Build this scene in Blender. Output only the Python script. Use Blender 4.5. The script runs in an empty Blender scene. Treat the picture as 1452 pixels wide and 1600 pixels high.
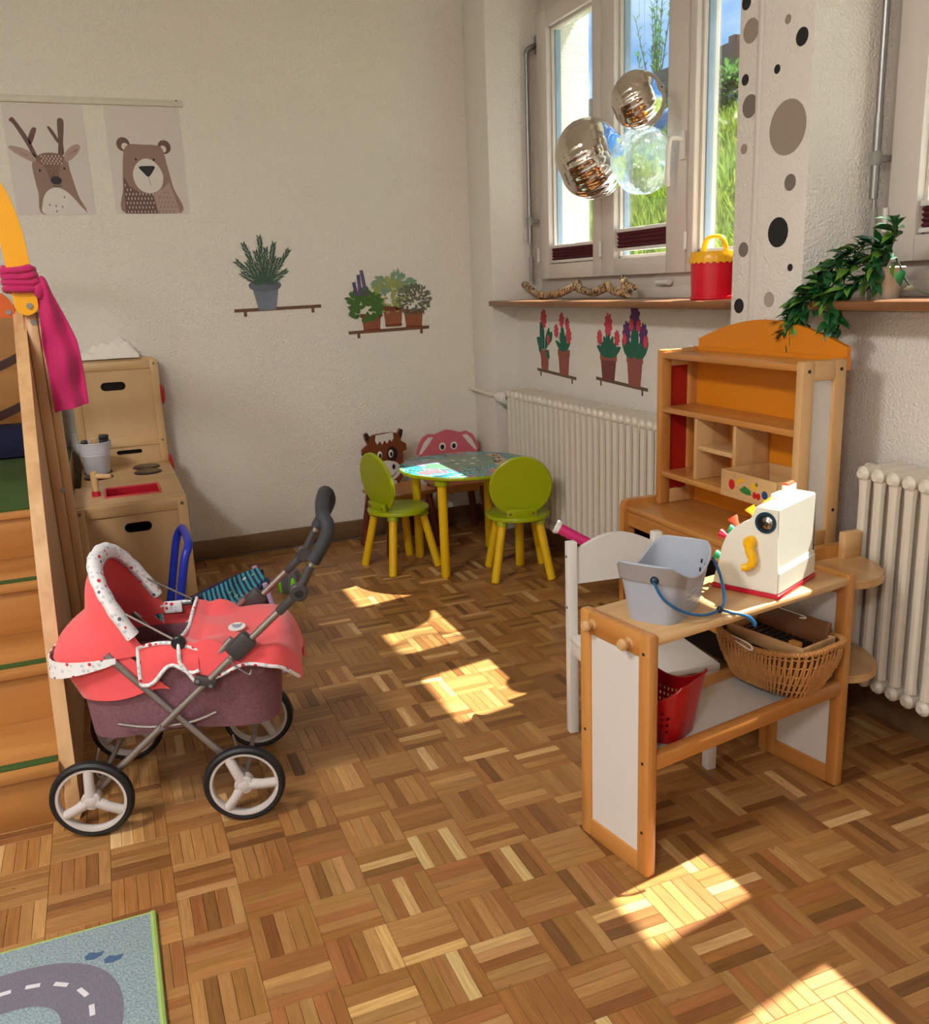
import bpy, bmesh, math, random
from mathutils import Vector, Matrix
random.seed(7)
PI = math.pi
SC = bpy.context.scene
COL = SC.collection

# ------------------------------------------------------------------ camera
def make_camera():
    f, cx, cy = 1393.0, 726.0, 800.0
    fw = Vector((145 - cx, 471 - cy, f)).normalized()          # world +Y in camera space (x right, y down, z forward)
    dn = Vector((224.0, 5500.0, f)); dn = (dn - fw * dn.dot(fw)).normalized()
    rt = dn.cross(fw)
    if rt.x < 0: rt = -rt
    rows = (rt, fw, -dn)
    Rm = Matrix(((rows[0].x, -rows[0].y, -rows[0].z), (rows[1].x, -rows[1].y, -rows[1].z), (rows[2].x, -rows[2].y, -rows[2].z)))
    cam = bpy.data.cameras.new('camera'); o = bpy.data.objects.new('camera', cam); COL.objects.link(o)
    o.matrix_world = Matrix.Translation((0, 0, 1.19)) @ Rm.to_4x4()
    cam.sensor_fit = 'HORIZONTAL'; cam.sensor_width = 36.0; cam.lens = 36.0 * f / 1452.0
    cam.clip_start = 0.02; cam.clip_end = 300
    SC.camera = o
make_camera()

# ------------------------------------------------------------------ light and exposure
SC.view_settings.view_transform = 'Standard'; SC.view_settings.look = 'None'
SC.view_settings.gamma = 1.0; SC.view_settings.use_curve_mapping = False
SC.view_settings.exposure = 0.32
SUN_STRENGTH = 42.0
SKY_STRENGTH = 4.4
FILL_LAMP_POWER = 60.0

def nd(t, typ, **kw):
    n = t.nodes.new(typ)
    for k, v in kw.items(): setattr(n, k, v)
    return n

w = bpy.data.worlds.new('sky'); SC.world = w; w.use_nodes = True
t = w.node_tree; t.nodes.clear()
out = nd(t, 'ShaderNodeOutputWorld'); bg = nd(t, 'ShaderNodeBackground')
tc = nd(t, 'ShaderNodeTexCoord'); sep = nd(t, 'ShaderNodeSeparateXYZ')
ramp = nd(t, 'ShaderNodeValToRGB'); ramp.color_ramp.elements[0].color = (0.070, 0.185, 0.34, 1); ramp.color_ramp.elements[1].color = (0.024, 0.10, 0.28, 1)
ramp.color_ramp.elements[0].position = 0.0; ramp.color_ramp.elements[1].position = 0.6
noi = nd(t, 'ShaderNodeTexNoise'); noi.inputs['Scale'].default_value = 3.2; noi.inputs['Detail'].default_value = 6
mp = nd(t, 'ShaderNodeMapping'); mp.inputs['Scale'].default_value = (1, 1, 3.5)
cr = nd(t, 'ShaderNodeValToRGB'); cr.color_ramp.elements[0].position = 0.48; cr.color_ramp.elements[1].position = 0.78
mx = nd(t, 'ShaderNodeMix', data_type='RGBA'); mx.inputs['B'].default_value = (0.50, 0.53, 0.56, 1)
t.links.new(tc.outputs['Generated'], sep.inputs[0]); t.links.new(sep.outputs['Z'], ramp.inputs[0])
t.links.new(tc.outputs['Generated'], mp.inputs[0]); t.links.new(mp.outputs[0], noi.inputs['Vector']); t.links.new(noi.outputs[0], cr.inputs[0])
t.links.new(cr.outputs[0], mx.inputs['Factor']); t.links.new(ramp.outputs[0], mx.inputs['A'])
t.links.new(mx.outputs['Result'], bg.inputs['Color']); bg.inputs['Strength'].default_value = SKY_STRENGTH
t.links.new(bg.outputs[0], out.inputs[0])

sl = bpy.data.lights.new('sun', 'SUN'); sl.energy = SUN_STRENGTH; sl.angle = math.radians(0.6); sl.color = (1.0, 0.95, 0.86)
so = bpy.data.objects.new('sun', sl); COL.objects.link(so)
so.rotation_euler = Vector((1.0, 0.185, 1.68)).to_track_quat('Z', 'Y').to_euler()
so.location = (6, 2, 9)

# ------------------------------------------------------------------ mesh helpers
def BM(): return bmesh.new()

def xf(bm, verts, m):
    for v in verts: v.co = m @ v.co

def box(bm, c, s, bev=0.0, rot=None, seg=2):
    r = bmesh.ops.create_cube(bm, size=1.0)
    vs = r['verts']
    for v in vs: v.co = Vector((v.co.x * s[0], v.co.y * s[1], v.co.z * s[2]))
    if bev > 0:
        es = list({e for v in vs for e in v.link_edges})
        rr = bmesh.ops.bevel(bm, geom=es, offset=min(bev, min(s) * 0.49), segments=seg, affect='EDGES', profile=0.5)
        vs = list({v for f in rr['faces'] for v in f.verts} | {v for v in vs if v.is_valid})
        fs = set()
        stack = list(vs); seen = set(vs)
        while stack:
            v = stack.pop()
            for e in v.link_edges:
                o = e.other_vert(v)
                if o not in seen: seen.add(o); stack.append(o)
        vs = list(seen)
    m = Matrix.Translation(Vector(c))
    if rot is not None: m = m @ (rot.to_4x4() if hasattr(rot, 'to_4x4') else rot)
    xf(bm, vs, m)
    return vs

def bx(bm, x0, x1, y0, y1, z0, z1, bev=0.0, seg=2):
    return box(bm, ((x0 + x1) / 2, (y0 + y1) / 2, (z0 + z1) / 2), (abs(x1 - x0), abs(y1 - y0), abs(z1 - z0)), bev, seg=seg)

def tube(bm, pts, r, seg=10, caps=True, closed=False, flat=None):
    """sweep a circle (or ellipse: flat=(a,b)) of radius r (or list) along pts"""
    pts = [Vector(p) for p in pts]; n = len(pts)
    rs = r if isinstance(r, (list, tuple)) else [r] * n
    T = []
    for i in range(n):
        if closed: d = pts[(i + 1) % n] - pts[i - 1]
        elif i == 0: d = pts[1] - pts[0]
        elif i == n - 1: d = pts[-1] - pts[-2]
        else: d = (pts[i + 1] - pts[i]).normalized() + (pts[i] - pts[i - 1]).normalized()
        if d.length < 1e-9: d = Vector((0, 0, 1))
        T.append(d.normalized())
    up = Vector((0, 0, 1)) if abs(T[0].z) < 0.9 else Vector((0, 1, 0))
    N = (up - T[0] * up.dot(T[0])).normalized()
    rings = []
    for i in range(n):
        N = (N - T[i] * N.dot(T[i]))
        if N.length < 1e-6: N = T[i].orthogonal()
        N.normalize(); Bn = T[i].cross(N)
        ring = []
        for k in range(seg):
            a = 2 * PI * k / seg
            fa, fb = flat if flat else (1, 1)
            ring.append(bm.verts.new(pts[i] + N * (math.cos(a) * rs[i] * fa) + Bn * (math.sin(a) * rs[i] * fb)))
        rings.append(ring)
    m = n if closed else n - 1
    for i in range(m):
        a, b = rings[i], rings[(i + 1) % n]
        for k in range(seg):
            bm.faces.new((a[k], a[(k + 1) % seg], b[(k + 1) % seg], b[k]))
    if caps and not closed:
        bm.faces.new(rings[0][::-1]); bm.faces.new(rings[-1])
    return rings

def cyl(bm, p0, p1, r0, r1=None, seg=20, bev=0.0):
    r1 = r0 if r1 is None else r1
    p0, p1 = Vector(p0), Vector(p1)
    if bev > 0:
        d = (p1 - p0).normalized()
        tube(bm, [p0, p0 + d * bev, p1 - d * bev, p1], [r0 - bev, r0, r1, r1 - bev], seg)
    else: tube(bm, [p0, p1], [r0, r1], seg)

def lathe(bm, prof, seg=32, m=None, a0=0.0, a1=2 * PI):
    """revolve profile [(r,z)...] about z; m = matrix"""
    full = abs(a1 - a0 - 2 * PI) < 1e-6
    cols = seg if full else seg + 1
    g = []
    for k in range(cols):
        a = a0 + (a1 - a0) * k / seg
        c, s = math.cos(a), math.sin(a)
        g.append([bm.verts.new((r * c, r * s, z)) for r, z in prof])
    vs = [v for col in g for v in col]
    for k in range(seg):
        A, B = g[k], g[(k + 1) % cols]
        for i in range(len(prof) - 1):
            bm.faces.new((A[i], B[i], B[i + 1], A[i + 1]))
    if m is not None: xf(bm, vs, m)
    bmesh.ops.remove_doubles(bm, verts=vs, dist=1e-6)

def prism(bm, poly, a, b, plane='xz'):
    """extrude a 2d polygon between a and b along the third axis"""
    def P(p, t):
        return {'xz': (p[0], t, p[1]), 'yz': (t, p[0], p[1]), 'xy': (p[0], p[1], t)}[plane]
    A = [bm.verts.new(P(p, a)) for p in poly]; B = [bm.verts.new(P(p, b)) for p in poly]
    n = len(poly)
    fs = [bm.faces.new(A), bm.faces.new(B[::-1])]
    for i in range(n): fs.append(bm.faces.new((A[i], B[i], B[(i + 1) % n], A[(i + 1) % n])))
    return A + B

def sheet(bm, fn, nu, nv, thick=0.0, closeu=False):
    g = [[bm.verts.new(fn(i / nu, j / nv)) for j in range(nv + 1)] for i in range(nu + (0 if closeu else 1))]
    N = len(g); fs = []
    for i in range(nu):
        for j in range(nv):
            fs.append(bm.faces.new((g[i][j], g[(i + 1) % N][j], g[(i + 1) % N][j + 1], g[i][j + 1])))
    if thick:
        bmesh.ops.recalc_face_normals(bm, faces=fs)
        bmesh.ops.solidify(bm, geom=fs, thickness=thick)
    return fs

def ell(bm, c, r, nu=20, nv=12, m=None):
    vs = bmesh.ops.create_uvsphere(bm, u_segments=nu, v_segments=nv, radius=1.0)['verts']
    for v in vs: v.co = Vector((v.co.x * r[0], v.co.y * r[1], v.co.z * r[2]))
    mm = Matrix.Translation(Vector(c))
    if m is not None: mm = mm @ m.to_4x4()
    xf(bm, vs, mm)
    return vs

def arc(cx, cy, rx, ry, a0, a1, n):
    return [(cx + rx * math.cos(math.radians(a0 + (a1 - a0) * i / n)), cy + ry * math.sin(math.radians(a0 + (a1 - a0) * i / n))) for i in range(n + 1)]

def rrect(x0, x1, y0, y1, r, n=5):
    return arc(x1 - r, y0 + r, r, r, -90, 0, n) + arc(x1 - r, y1 - r, r, r, 0, 90, n) + arc(x0 + r, y1 - r, r, r, 90, 180, n) + arc(x0 + r, y0 + r, r, r, 180, 270, n)

def smoothpath(pts, n=6, closed=False):
    """Catmull-Rom through the points"""
    P = [Vector(p) for p in pts]; o = []; N = len(P)
    for i in range(N if closed else N - 1):
        p0 = P[i - 1] if (i > 0 or closed) else P[0]; p1 = P[i]; p2 = P[(i + 1) % N]; p3 = P[(i + 2) % N] if (i + 2 < N or closed) else P[-1]
        for k in range(n):
            s = k / n
            o.append(0.5 * ((2 * p1) + (p2 - p0) * s + (2 * p0 - 5 * p1 + 4 * p2 - p3) * s * s + (3 * p1 - p0 - 3 * p2 + p3) * s ** 3))
    if not closed: o.append(P[-1])
    return o

def finish(name, bm, mt, parent=None, smooth=35, loc=(0, 0, 0), rot=(0, 0, 0)):
    bmesh.ops.recalc_face_normals(bm, faces=bm.faces[:])
    me = bpy.data.meshes.new(name)
    if smooth:
        for f in bm.faces: f.smooth = True
    bm.to_mesh(me); bm.free()
    if smooth and smooth < 180: me.set_sharp_from_angle(angle=math.radians(smooth))
    if isinstance(mt, (list, tuple)):
        for q in mt: me.materials.append(q)
    elif mt is not None: me.materials.append(mt)
    o = bpy.data.objects.new(name, me); COL.objects.link(o)
    o.location = loc; o.rotation_euler = rot
    if parent is not None: o.parent = parent
    return o

def tag(o, label, cat, group=None):
    o['label'] = label; o['category'] = cat
    if group: o['group'] = group
    return o

def thing(name, label, cat, loc=(0, 0, 0), rz=0.0, group=None):
    o = bpy.data.objects.new(name, None); COL.objects.link(o)
    o.empty_display_size = 0.05
    o.location = loc; o.rotation_euler = (0, 0, math.radians(rz))
    return tag(o, label, cat, group)

def struct(name, bm, mt, parent=None, smooth=35):
    o = finish(name, bm, mt, parent, smooth)
    if parent is None: o['kind'] = 'structure'
    return o

def copy_tree(o, parent=None):
    c = o.copy(); COL.objects.link(c); c.parent = parent
    for ch in list(o.children): copy_tree(ch, c)
    return c

def part_label(o, s): o['label'] = s; return o

# ------------------------------------------------------------------ materials
def srgb(r, g, b):
    f = lambda c: (c / 255 / 12.92) if c / 255 <= 0.04045 else ((c / 255 + 0.055) / 1.055) ** 2.4
    return (f(r), f(g), f(b), 1.0)

def newmat(name):
    m = bpy.data.materials.new(name); m.use_nodes = True
    t = m.node_tree; p = t.nodes['Principled BSDF']
    return m, t, p

def mat(name, col, rough=0.5, metal=0.0, var=0.06, vscale=25.0, bump=0.0, bscale=200.0, coat=0.0, trans=0.0, sheen=0.0, alpha=1.0, bdist=0.002, spec=0.5):
    m, t, p = newmat(name)
    p.inputs['Roughness'].default_value = rough; p.inputs['Metallic'].default_value = metal
    p.inputs['Coat Weight'].default_value = coat; p.inputs['Transmission Weight'].default_value = trans
    p.inputs['Sheen Weight'].default_value = sheen; p.inputs['Specular IOR Level'].default_value = spec
    tc = nd(t, 'ShaderNodeTexCoord')
    n = nd(t, 'ShaderNodeTexNoise'); n.inputs['Scale'].default_value = vscale; n.inputs['Detail'].default_value = 4
    mx = nd(t, 'ShaderNodeMix', data_type='RGBA')
    mx.inputs['A'].default_value = tuple(max(0, c * (1 - var)) for c in col[:3]) + (1,)
    mx.inputs['B'].default_value = tuple(min(1, c * (1 + var)) for c in col[:3]) + (1,)
    t.links.new(tc.outputs['Object'], n.inputs['Vector']); t.links.new(n.outputs[0], mx.inputs['Factor'])
    t.links.new(mx.outputs['Result'], p.inputs['Base Color'])
    if bump > 0:
        b = nd(t, 'ShaderNodeBump'); b.inputs['Strength'].default_value = bump; b.inputs['Distance'].default_value = bdist
        n2 = nd(t, 'ShaderNodeTexNoise'); n2.inputs['Scale'].default_value = bscale; n2.inputs['Detail'].default_value = 3
        t.links.new(tc.outputs['Object'], n2.inputs['Vector']); t.links.new(n2.outputs[0], b.inputs['Height']); t.links.new(b.outputs[0], p.inputs['Normal'])
    return m

def wood(name, c1, c2, axis='x', scale=10.0, stretch=14.0, rough=0.38, coat=0.15, knots=False):
    """long grain along an axis of the part"""
    m, t, p = newmat(name)
    p.inputs['Roughness'].default_value = rough; p.inputs['Coat Weight'].default_value = coat; p.inputs['Coat Roughness'].default_value = 0.25
    tc = nd(t, 'ShaderNodeTexCoord'); mp = nd(t, 'ShaderNodeMapping')
    s = {'x': (scale, scale * stretch, scale * stretch), 'y': (scale * stretch, scale, scale * stretch), 'z': (scale * stretch, scale * stretch, scale)}[axis]
    mp.inputs['Scale'].default_value = tuple(v * 0.25 for v in s)
    n = nd(t, 'ShaderNodeTexNoise'); n.inputs['Scale'].default_value = 1.0; n.inputs['Detail'].default_value = 6; n.inputs['Distortion'].default_value = 0.6
    r = nd(t, 'ShaderNodeValToRGB'); r.color_ramp.elements[0].position = 0.32; r.color_ramp.elements[1].position = 0.68
    r.color_ramp.elements[0].color = c1; r.color_ramp.elements[1].color = c2
    t.links.new(tc.outputs['Object'], mp.inputs[0]); t.links.new(mp.outputs[0], n.inputs['Vector']); t.links.new(n.outputs[0], r.inputs[0])
    t.links.new(r.outputs[0], p.inputs['Base Color'])
    return m

M = {}
M['wall'] = mat('wall_plaster', srgb(238, 231, 219), 0.9, var=0.02, vscale=3, bump=0.8, bscale=120, bdist=0.010)
M['wallr'] = mat('window_wall_plaster', srgb(234, 227, 217), 0.88, var=0.02, vscale=3, bump=0.7, bscale=130, bdist=0.009)
M['ceil'] = mat('ceiling_paint', srgb(230, 228, 222), 0.9)
M['frame'] = mat('window_frame_paint', srgb(212, 203, 194), 0.35, var=0.03)
M['white'] = mat('white_paint', srgb(222, 218, 212), 0.35, var=0.03)
M['rad'] = mat('radiator_enamel', srgb(216, 206, 190), 0.35, var=0.03)
M['base'] = wood('baseboard_wood', srgb(112, 84, 56), srgb(136, 104, 72), 'x', 6, 12, 0.5)
M['sill'] = wood('sill_wood', srgb(120, 78, 46), srgb(150, 100, 62), 'y', 6, 14, 0.35)
M['birch'] = {a: wood('birch_' + a, srgb(206, 166, 114), srgb(226, 190, 140), a, 7, 14, 0.4) for a in 'xyz'}
M['ply'] = {a: wood('plywood_' + a, srgb(208, 170, 122), srgb(220, 184, 136), a, 4, 6, 0.42) for a in 'xyz'}
M['beech'] = {a: wood('beech_' + a, srgb(180, 116, 54), srgb(202, 142, 74), a, 7, 14, 0.33, 0.3) for a in 'xyz'}
M['maple'] = {a: wood('maple_' + a, srgb(196, 150, 98), srgb(214, 174, 122), a, 7, 14, 0.33, 0.3) for a in 'xyz'}
M['pine'] = {a: wood('pine_' + a, srgb(190, 144, 96), srgb(214, 172, 122), a, 6, 14, 0.4) for a in 'xyz'}
M['steel'] = mat('steel', srgb(150, 148, 146), 0.3, 0.9)
M['screw'] = mat('screw_metal', srgb(150, 135, 105), 0.35, 0.9)
M['black'] = mat('black_plastic', srgb(26, 26, 28), 0.4)
M['darkhole'] = mat('dark_interior', srgb(30, 16, 12), 0.9)  # shade of hollow insides put into a near-black colour
# ------------------------------------------------------------------ the room
XW, YB = 1.739, 4.19            # inner face of the window wall, of the back wall
ZC = 2.78
XL, YF = -2.6, -2.8             # left wall, wall behind the photographer
XO = 2.26                       # outer face of the window wall
N1 = (2.205, 3.935)             # niche of window 1 along y
N2 = (0.187, 1.917)
ZSILL, ZTOP = 1.118, 2.44

bm = BM(); bx(bm, XL - 0.12, XO, YB, YB + 0.15, -0.02, ZC + 0.1); struct('wall_back', bm, M['wall'], smooth=0)
bm = BM(); bx(bm, XL - 0.12, XL, YF, YB, -0.02, ZC + 0.1); struct('wall_left', bm, M['wall'], smooth=0)
bm = BM(); bx(bm, XL - 0.12, XO, YF - 0.12, YF, -0.02, ZC + 0.1); struct('wall_front', bm, M['wall'], smooth=0)
bm = BM(); bx(bm, XL - 0.12, XO, YF - 0.12, YB + 0.15, ZC, ZC + 0.12); struct('ceiling', bm, M['ceil'], smooth=0)

# window wall: piers, parapets (set back under the sills) and lintels
def pier(y0, y1):
    bm = BM(); bx(bm, XW, XO, y0, y1, 0, ZC, 0.006); return struct('wall_right', bm, M['wallr'])
pier(N1[1], YB); wr = pier(N2[1], N1[0]); pier(YF, N2[0])
for a, b in (N1, N2):
    bm = BM(); bx(bm, 1.862, XO, a, b, 0, 1.085); struct('wall_right', bm, M['wallr'])
    bm = BM(); bx(bm, XW, XO, a, b, ZTOP, ZC); struct('wall_right', bm, M['wallr'])
# vertical conduit on the dotted pier
bm = BM(); tube(bm, [(XW + 0.004, 2.113, 0.0), (XW + 0.004, 2.113, ZC - 0.01)], 0.0125, 16)
finish('conduit', bm, M['frame'], wr)

# baseboards
bm = BM(); bx(bm, XL, XW, YB - 0.016, YB, 0.0, 0.088, 0.004); struct('baseboard_back', bm, M['base'])
for x, y0, y1 in ((XW, N1[1], YB - 0.016), (XW, N2[1], N1[0]), (1.862, N1[0], N1[1]), (1.862, N2[0], N2[1])):
    bm = BM(); bx(bm, x - 0.016, x, y0, y1, 0, 0.088, 0.004); struct('baseboard_right', bm, M['base'])

# ---- floor: sub-floor plus mosaic parquet strips
bm = BM(); bx(bm, XL, XO, YF, YB, -0.06, -0.008)
M['sub'] = mat('parquet_joint', srgb(58, 34, 18), 0.9)
floor = struct('floor', bm, M['sub'], smooth=0)

def parquet_mat():
    m, t, p = newmat('oak_parquet')
    uv = nd(t, 'ShaderNodeUVMap'); uv.uv_map = 'UVMap'
    at = nd(t, 'ShaderNodeAttribute'); at.attribute_name = 'tone'
    mp = nd(t, 'ShaderNodeMapping'); mp.inputs['Scale'].default_value = (9, 130, 1)
    n = nd(t, 'ShaderNodeTexNoise'); n.inputs['Scale'].default_value = 1.0; n.inputs['Detail'].default_value = 7; n.inputs['Distortion'].default_value = 1.2
    r = nd(t, 'ShaderNodeValToRGB'); r.color_ramp.elements[0].position = 0.30; r.color_ramp.elements[1].position = 0.72
    r.color_ramp.elements[0].color = (0.74, 0.66, 0.58, 1); r.color_ramp.elements[1].color = (1.12, 1.1, 1.06, 1)
    mu = nd(t, 'ShaderNodeMix', data_type='RGBA', blend_type='MULTIPLY'); mu.inputs['Factor'].default_value = 1
    # knots
    mp2 = nd(t, 'ShaderNodeMapping'); mp2.inputs['Scale'].default_value = (16, 34, 1)
    v = nd(t, 'ShaderNodeTexVoronoi'); v.inputs['Scale'].default_value = 1.0
    r2 = nd(t, 'ShaderNodeValToRGB'); r2.color_ramp.elements[0].position = 0.03; r2.color_ramp.elements[1].position = 0.11
    r2.color_ramp.elements[0].color = (0.30, 0.2, 0.13, 1); r2.color_ramp.elements[1].color = (1, 1, 1, 1)
    wn = nd(t, 'ShaderNodeMath', operation='GREATER_THAN'); wn.inputs[1].default_value = 0.72
    sepc = nd(t, 'ShaderNodeSeparateColor')
    mk = nd(t, 'ShaderNodeMix', data_type='RGBA', blend_type='MULTIPLY')
    L = t.links.new
    L(uv.outputs[0], mp.inputs[0]); L(mp.outputs[0], n.inputs['Vector']); L(n.outputs[0], r.inputs[0])
    L(at.outputs['Color'], mu.inputs['A']); L(r.outputs[0], mu.inputs['B'])
    L(uv.outputs[0], mp2.inputs[0]); L(mp2.outputs[0], v.inputs['Vector']); L(v.outputs['Distance'], r2.inputs[0])
    L(v.outputs['Color'], sepc.inputs[0]); L(sepc.outputs[0], wn.inputs[0]); L(wn.outputs[0], mk.inputs['Factor'])
    L(mu.outputs['Result'], mk.inputs['A']); L(r2.outputs[0], mk.inputs['B'])
    L(mk.outputs['Result'], p.inputs['Base Color'])
    p.inputs['Roughness'].default_value = 0.36; p.inputs['Specular IOR Level'].default_value = 0.45
    b = nd(t, 'ShaderNodeBump'); b.inputs['Strength'].default_value = 0.12; b.inputs['Distance'].default_value = 0.001
    L(n.outputs[0], b.inputs['Height']); L(b.outputs[0], p.inputs['Normal'])
    return m
M['parquet'] = parquet_mat()
TONES = [srgb(*c) for c in ((160, 114, 64), (152, 104, 56), (172, 128, 76), (144, 97, 52), (166, 122, 70), (132, 88, 46), (184, 141, 88), (204, 165, 112), (156, 108, 60), (170, 124, 72), (120, 80, 42), (212, 176, 126))]
TW = [6, 6, 5, 4, 6, 2.5, 3, 1.6, 6, 5, 1.2, 0.8]
BL, NS = 0.1232, 5                # block edge, strips per block
SW = BL / NS
PX0, PY0 = 0.126 - 30 * BL, 1.815 - 30 * BL

def strip_geo(along_x, cx, cy, z=0.0):
    """8 top/side quads of one strip, chamfered"""
    L2, W2, ch = BL / 2 - 0.0003, SW / 2 - 0.0003, 0.0006
    a, b = (L2, W2)
    out = []
    for (dx, dy) in ((-a, -b), (a, -b), (a, b), (-a, b)): out.append((dx, dy))
    top = [((dx - math.copysign(ch, dx)), (dy - math.copysign(ch, dy)), z) for dx, dy in out]
    mid = [(dx, dy, z - ch) for dx, dy in out]
    bot = [(dx, dy, z - 0.008) for dx, dy in out]
    vs = top + mid + bot
    fs = [(0, 1, 2, 3)] + [(4 + i, 4 + (i + 1) % 4, (i + 1) % 4, i) for i in range(4)] + [(8 + i, 8 + (i + 1) % 4, 4 + (i + 1) % 4, 4 + i) for i in range(4)]
    uvs = [(v[0], v[1]) for v in vs]
    if along_x: w3 = [(cx + v[0], cy + v[1], v[2]) for v in vs]
    else: w3 = [(cx - v[1], cy + v[0], v[2]) for v in vs]
    return w3, fs, uvs

def strips_mesh(name, items):
    V, Fc, U, T = [], [], [], []
    for (ax, cx, cy, tone, ou) in items:
        v, f, u = strip_geo(ax, cx, cy)
        o = len(V); V += v
        for q in f:
            Fc.append(tuple(i + o for i in q))
            for i in q: U.append((u[i][0] + ou[0], u[i][1] + ou[1])); T.append(tone)
    me = bpy.data.meshes.new(name); me.from_pydata(V, [], Fc)
    ul = me.uv_layers.new(name='UVMap'); ul.data.foreach_set('uv', [c for q in U for c in q])
    ca = me.color_attributes.new('tone', 'FLOAT_COLOR', 'CORNER'); ca.data.foreach_set('color', [c for q in T for c in q])
    me.materials.append(M['parquet'])
    return me

rs = random.Random(11)
near, far = [], []
for i in range(0, 62):
    for j in range(0, 62):
        x0 = PX0 + i * BL; y0 = PY0 + j * BL
        if x0 + BL > 1.86 or x0 < -1.4 or y0 < -0.6 or y0 + BL > YB + 0.06: continue
        ax = (i + j) % 2 == 0
        blocktone = rs.uniform(0.9, 1.1)
        for k in range(NS):
            o = (k + 0.5) * SW
            cx, cy = (x0 + BL / 2, y0 + o) if ax else (x0 + o, y0 + BL / 2)
            k0 = rs.choices(range(len(TONES)), TW)[0]
            tn = TONES[k0]; g = blocktone * rs.uniform(0.9, 1.1)
            it = (ax, cx, cy, (tn[0] * g, tn[1] * g, tn[2] * g, 1), (rs.uniform(0, 40), rs.uniform(0, 40)), k0)
            # in view and near?
            d = cx * 0.37 + cy
            vis = (-0.03 < cx + 0.04 and abs((cx * 0.93 - cy * 0.37) / max(0.1, cx * 0.35 + cy * 0.9)) < 0.56 and cy > 0.82 and not (cx < -0.03 and cy < 1.66))
            (near if vis else far).append((cx * cx + cy * cy, it))
near.sort(key=lambda q: q[0])
far += near[300:]; near = near[:300]
variants = {}
for _, it in near:
    key = (it[5], rs.randrange(3))
    if key not in variants:
        variants[key] = strips_mesh('parquet_strip', [(True, 0, 0, tuple(c * rs.uniform(0.9, 1.08) for c in TONES[key[0]][:3]) + (1,), (rs.uniform(0, 40), rs.uniform(0, 40)))])
    o = bpy.data.objects.new('parquet_strip', variants[key]); COL.objects.link(o); o.parent = floor
    o.location = (it[1], it[2], 0)
    if not it[0]: o.rotation_euler = (0, 0, PI / 2)
me = strips_mesh('parquet_field', [it[:5] for _, it in far])
o = bpy.data.objects.new('parquet_field', me); COL.objects.link(o); o.parent = floor; o['kind'] = 'stuff'

# ---- windows
def glass_mat():
    m, t, p = newmat('window_glass'); t.nodes.remove(p)
    out = t.nodes['Material Output']
    tr = nd(t, 'ShaderNodeBsdfTransparent'); tr.inputs[0].default_value = (0.94, 0.98, 0.98, 1)
    gl = nd(t, 'ShaderNodeBsdfGlossy'); gl.inputs['Roughness'].default_value = 0.02
    fr = nd(t, 'ShaderNodeFresnel'); fr.inputs[0].default_value = 1.4
    mu = nd(t, 'ShaderNodeMath', operation='MULTIPLY'); mu.inputs[1].default_value = 0.6
    mi = nd(t, 'ShaderNodeMixShader')
    t.links.new(fr.outputs[0], mu.inputs[0]); t.links.new(mu.outputs[0], mi.inputs[0]); t.links.new(tr.outputs[0], mi.inputs[1]); t.links.new(gl.outputs[0], mi.inputs[2]); t.links.new(mi.outputs[0], out.inputs[0])
    return m
M['glass'] = glass_mat()
M['burg'] = mat('burgundy_pleat', srgb(92, 30, 42), 0.8, var=0.1)
M['skylit_gasket'] = mat('skylit_gasket', srgb(140, 156, 176), 0.5)  # bluish light on the window depth is put into this colour

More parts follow.
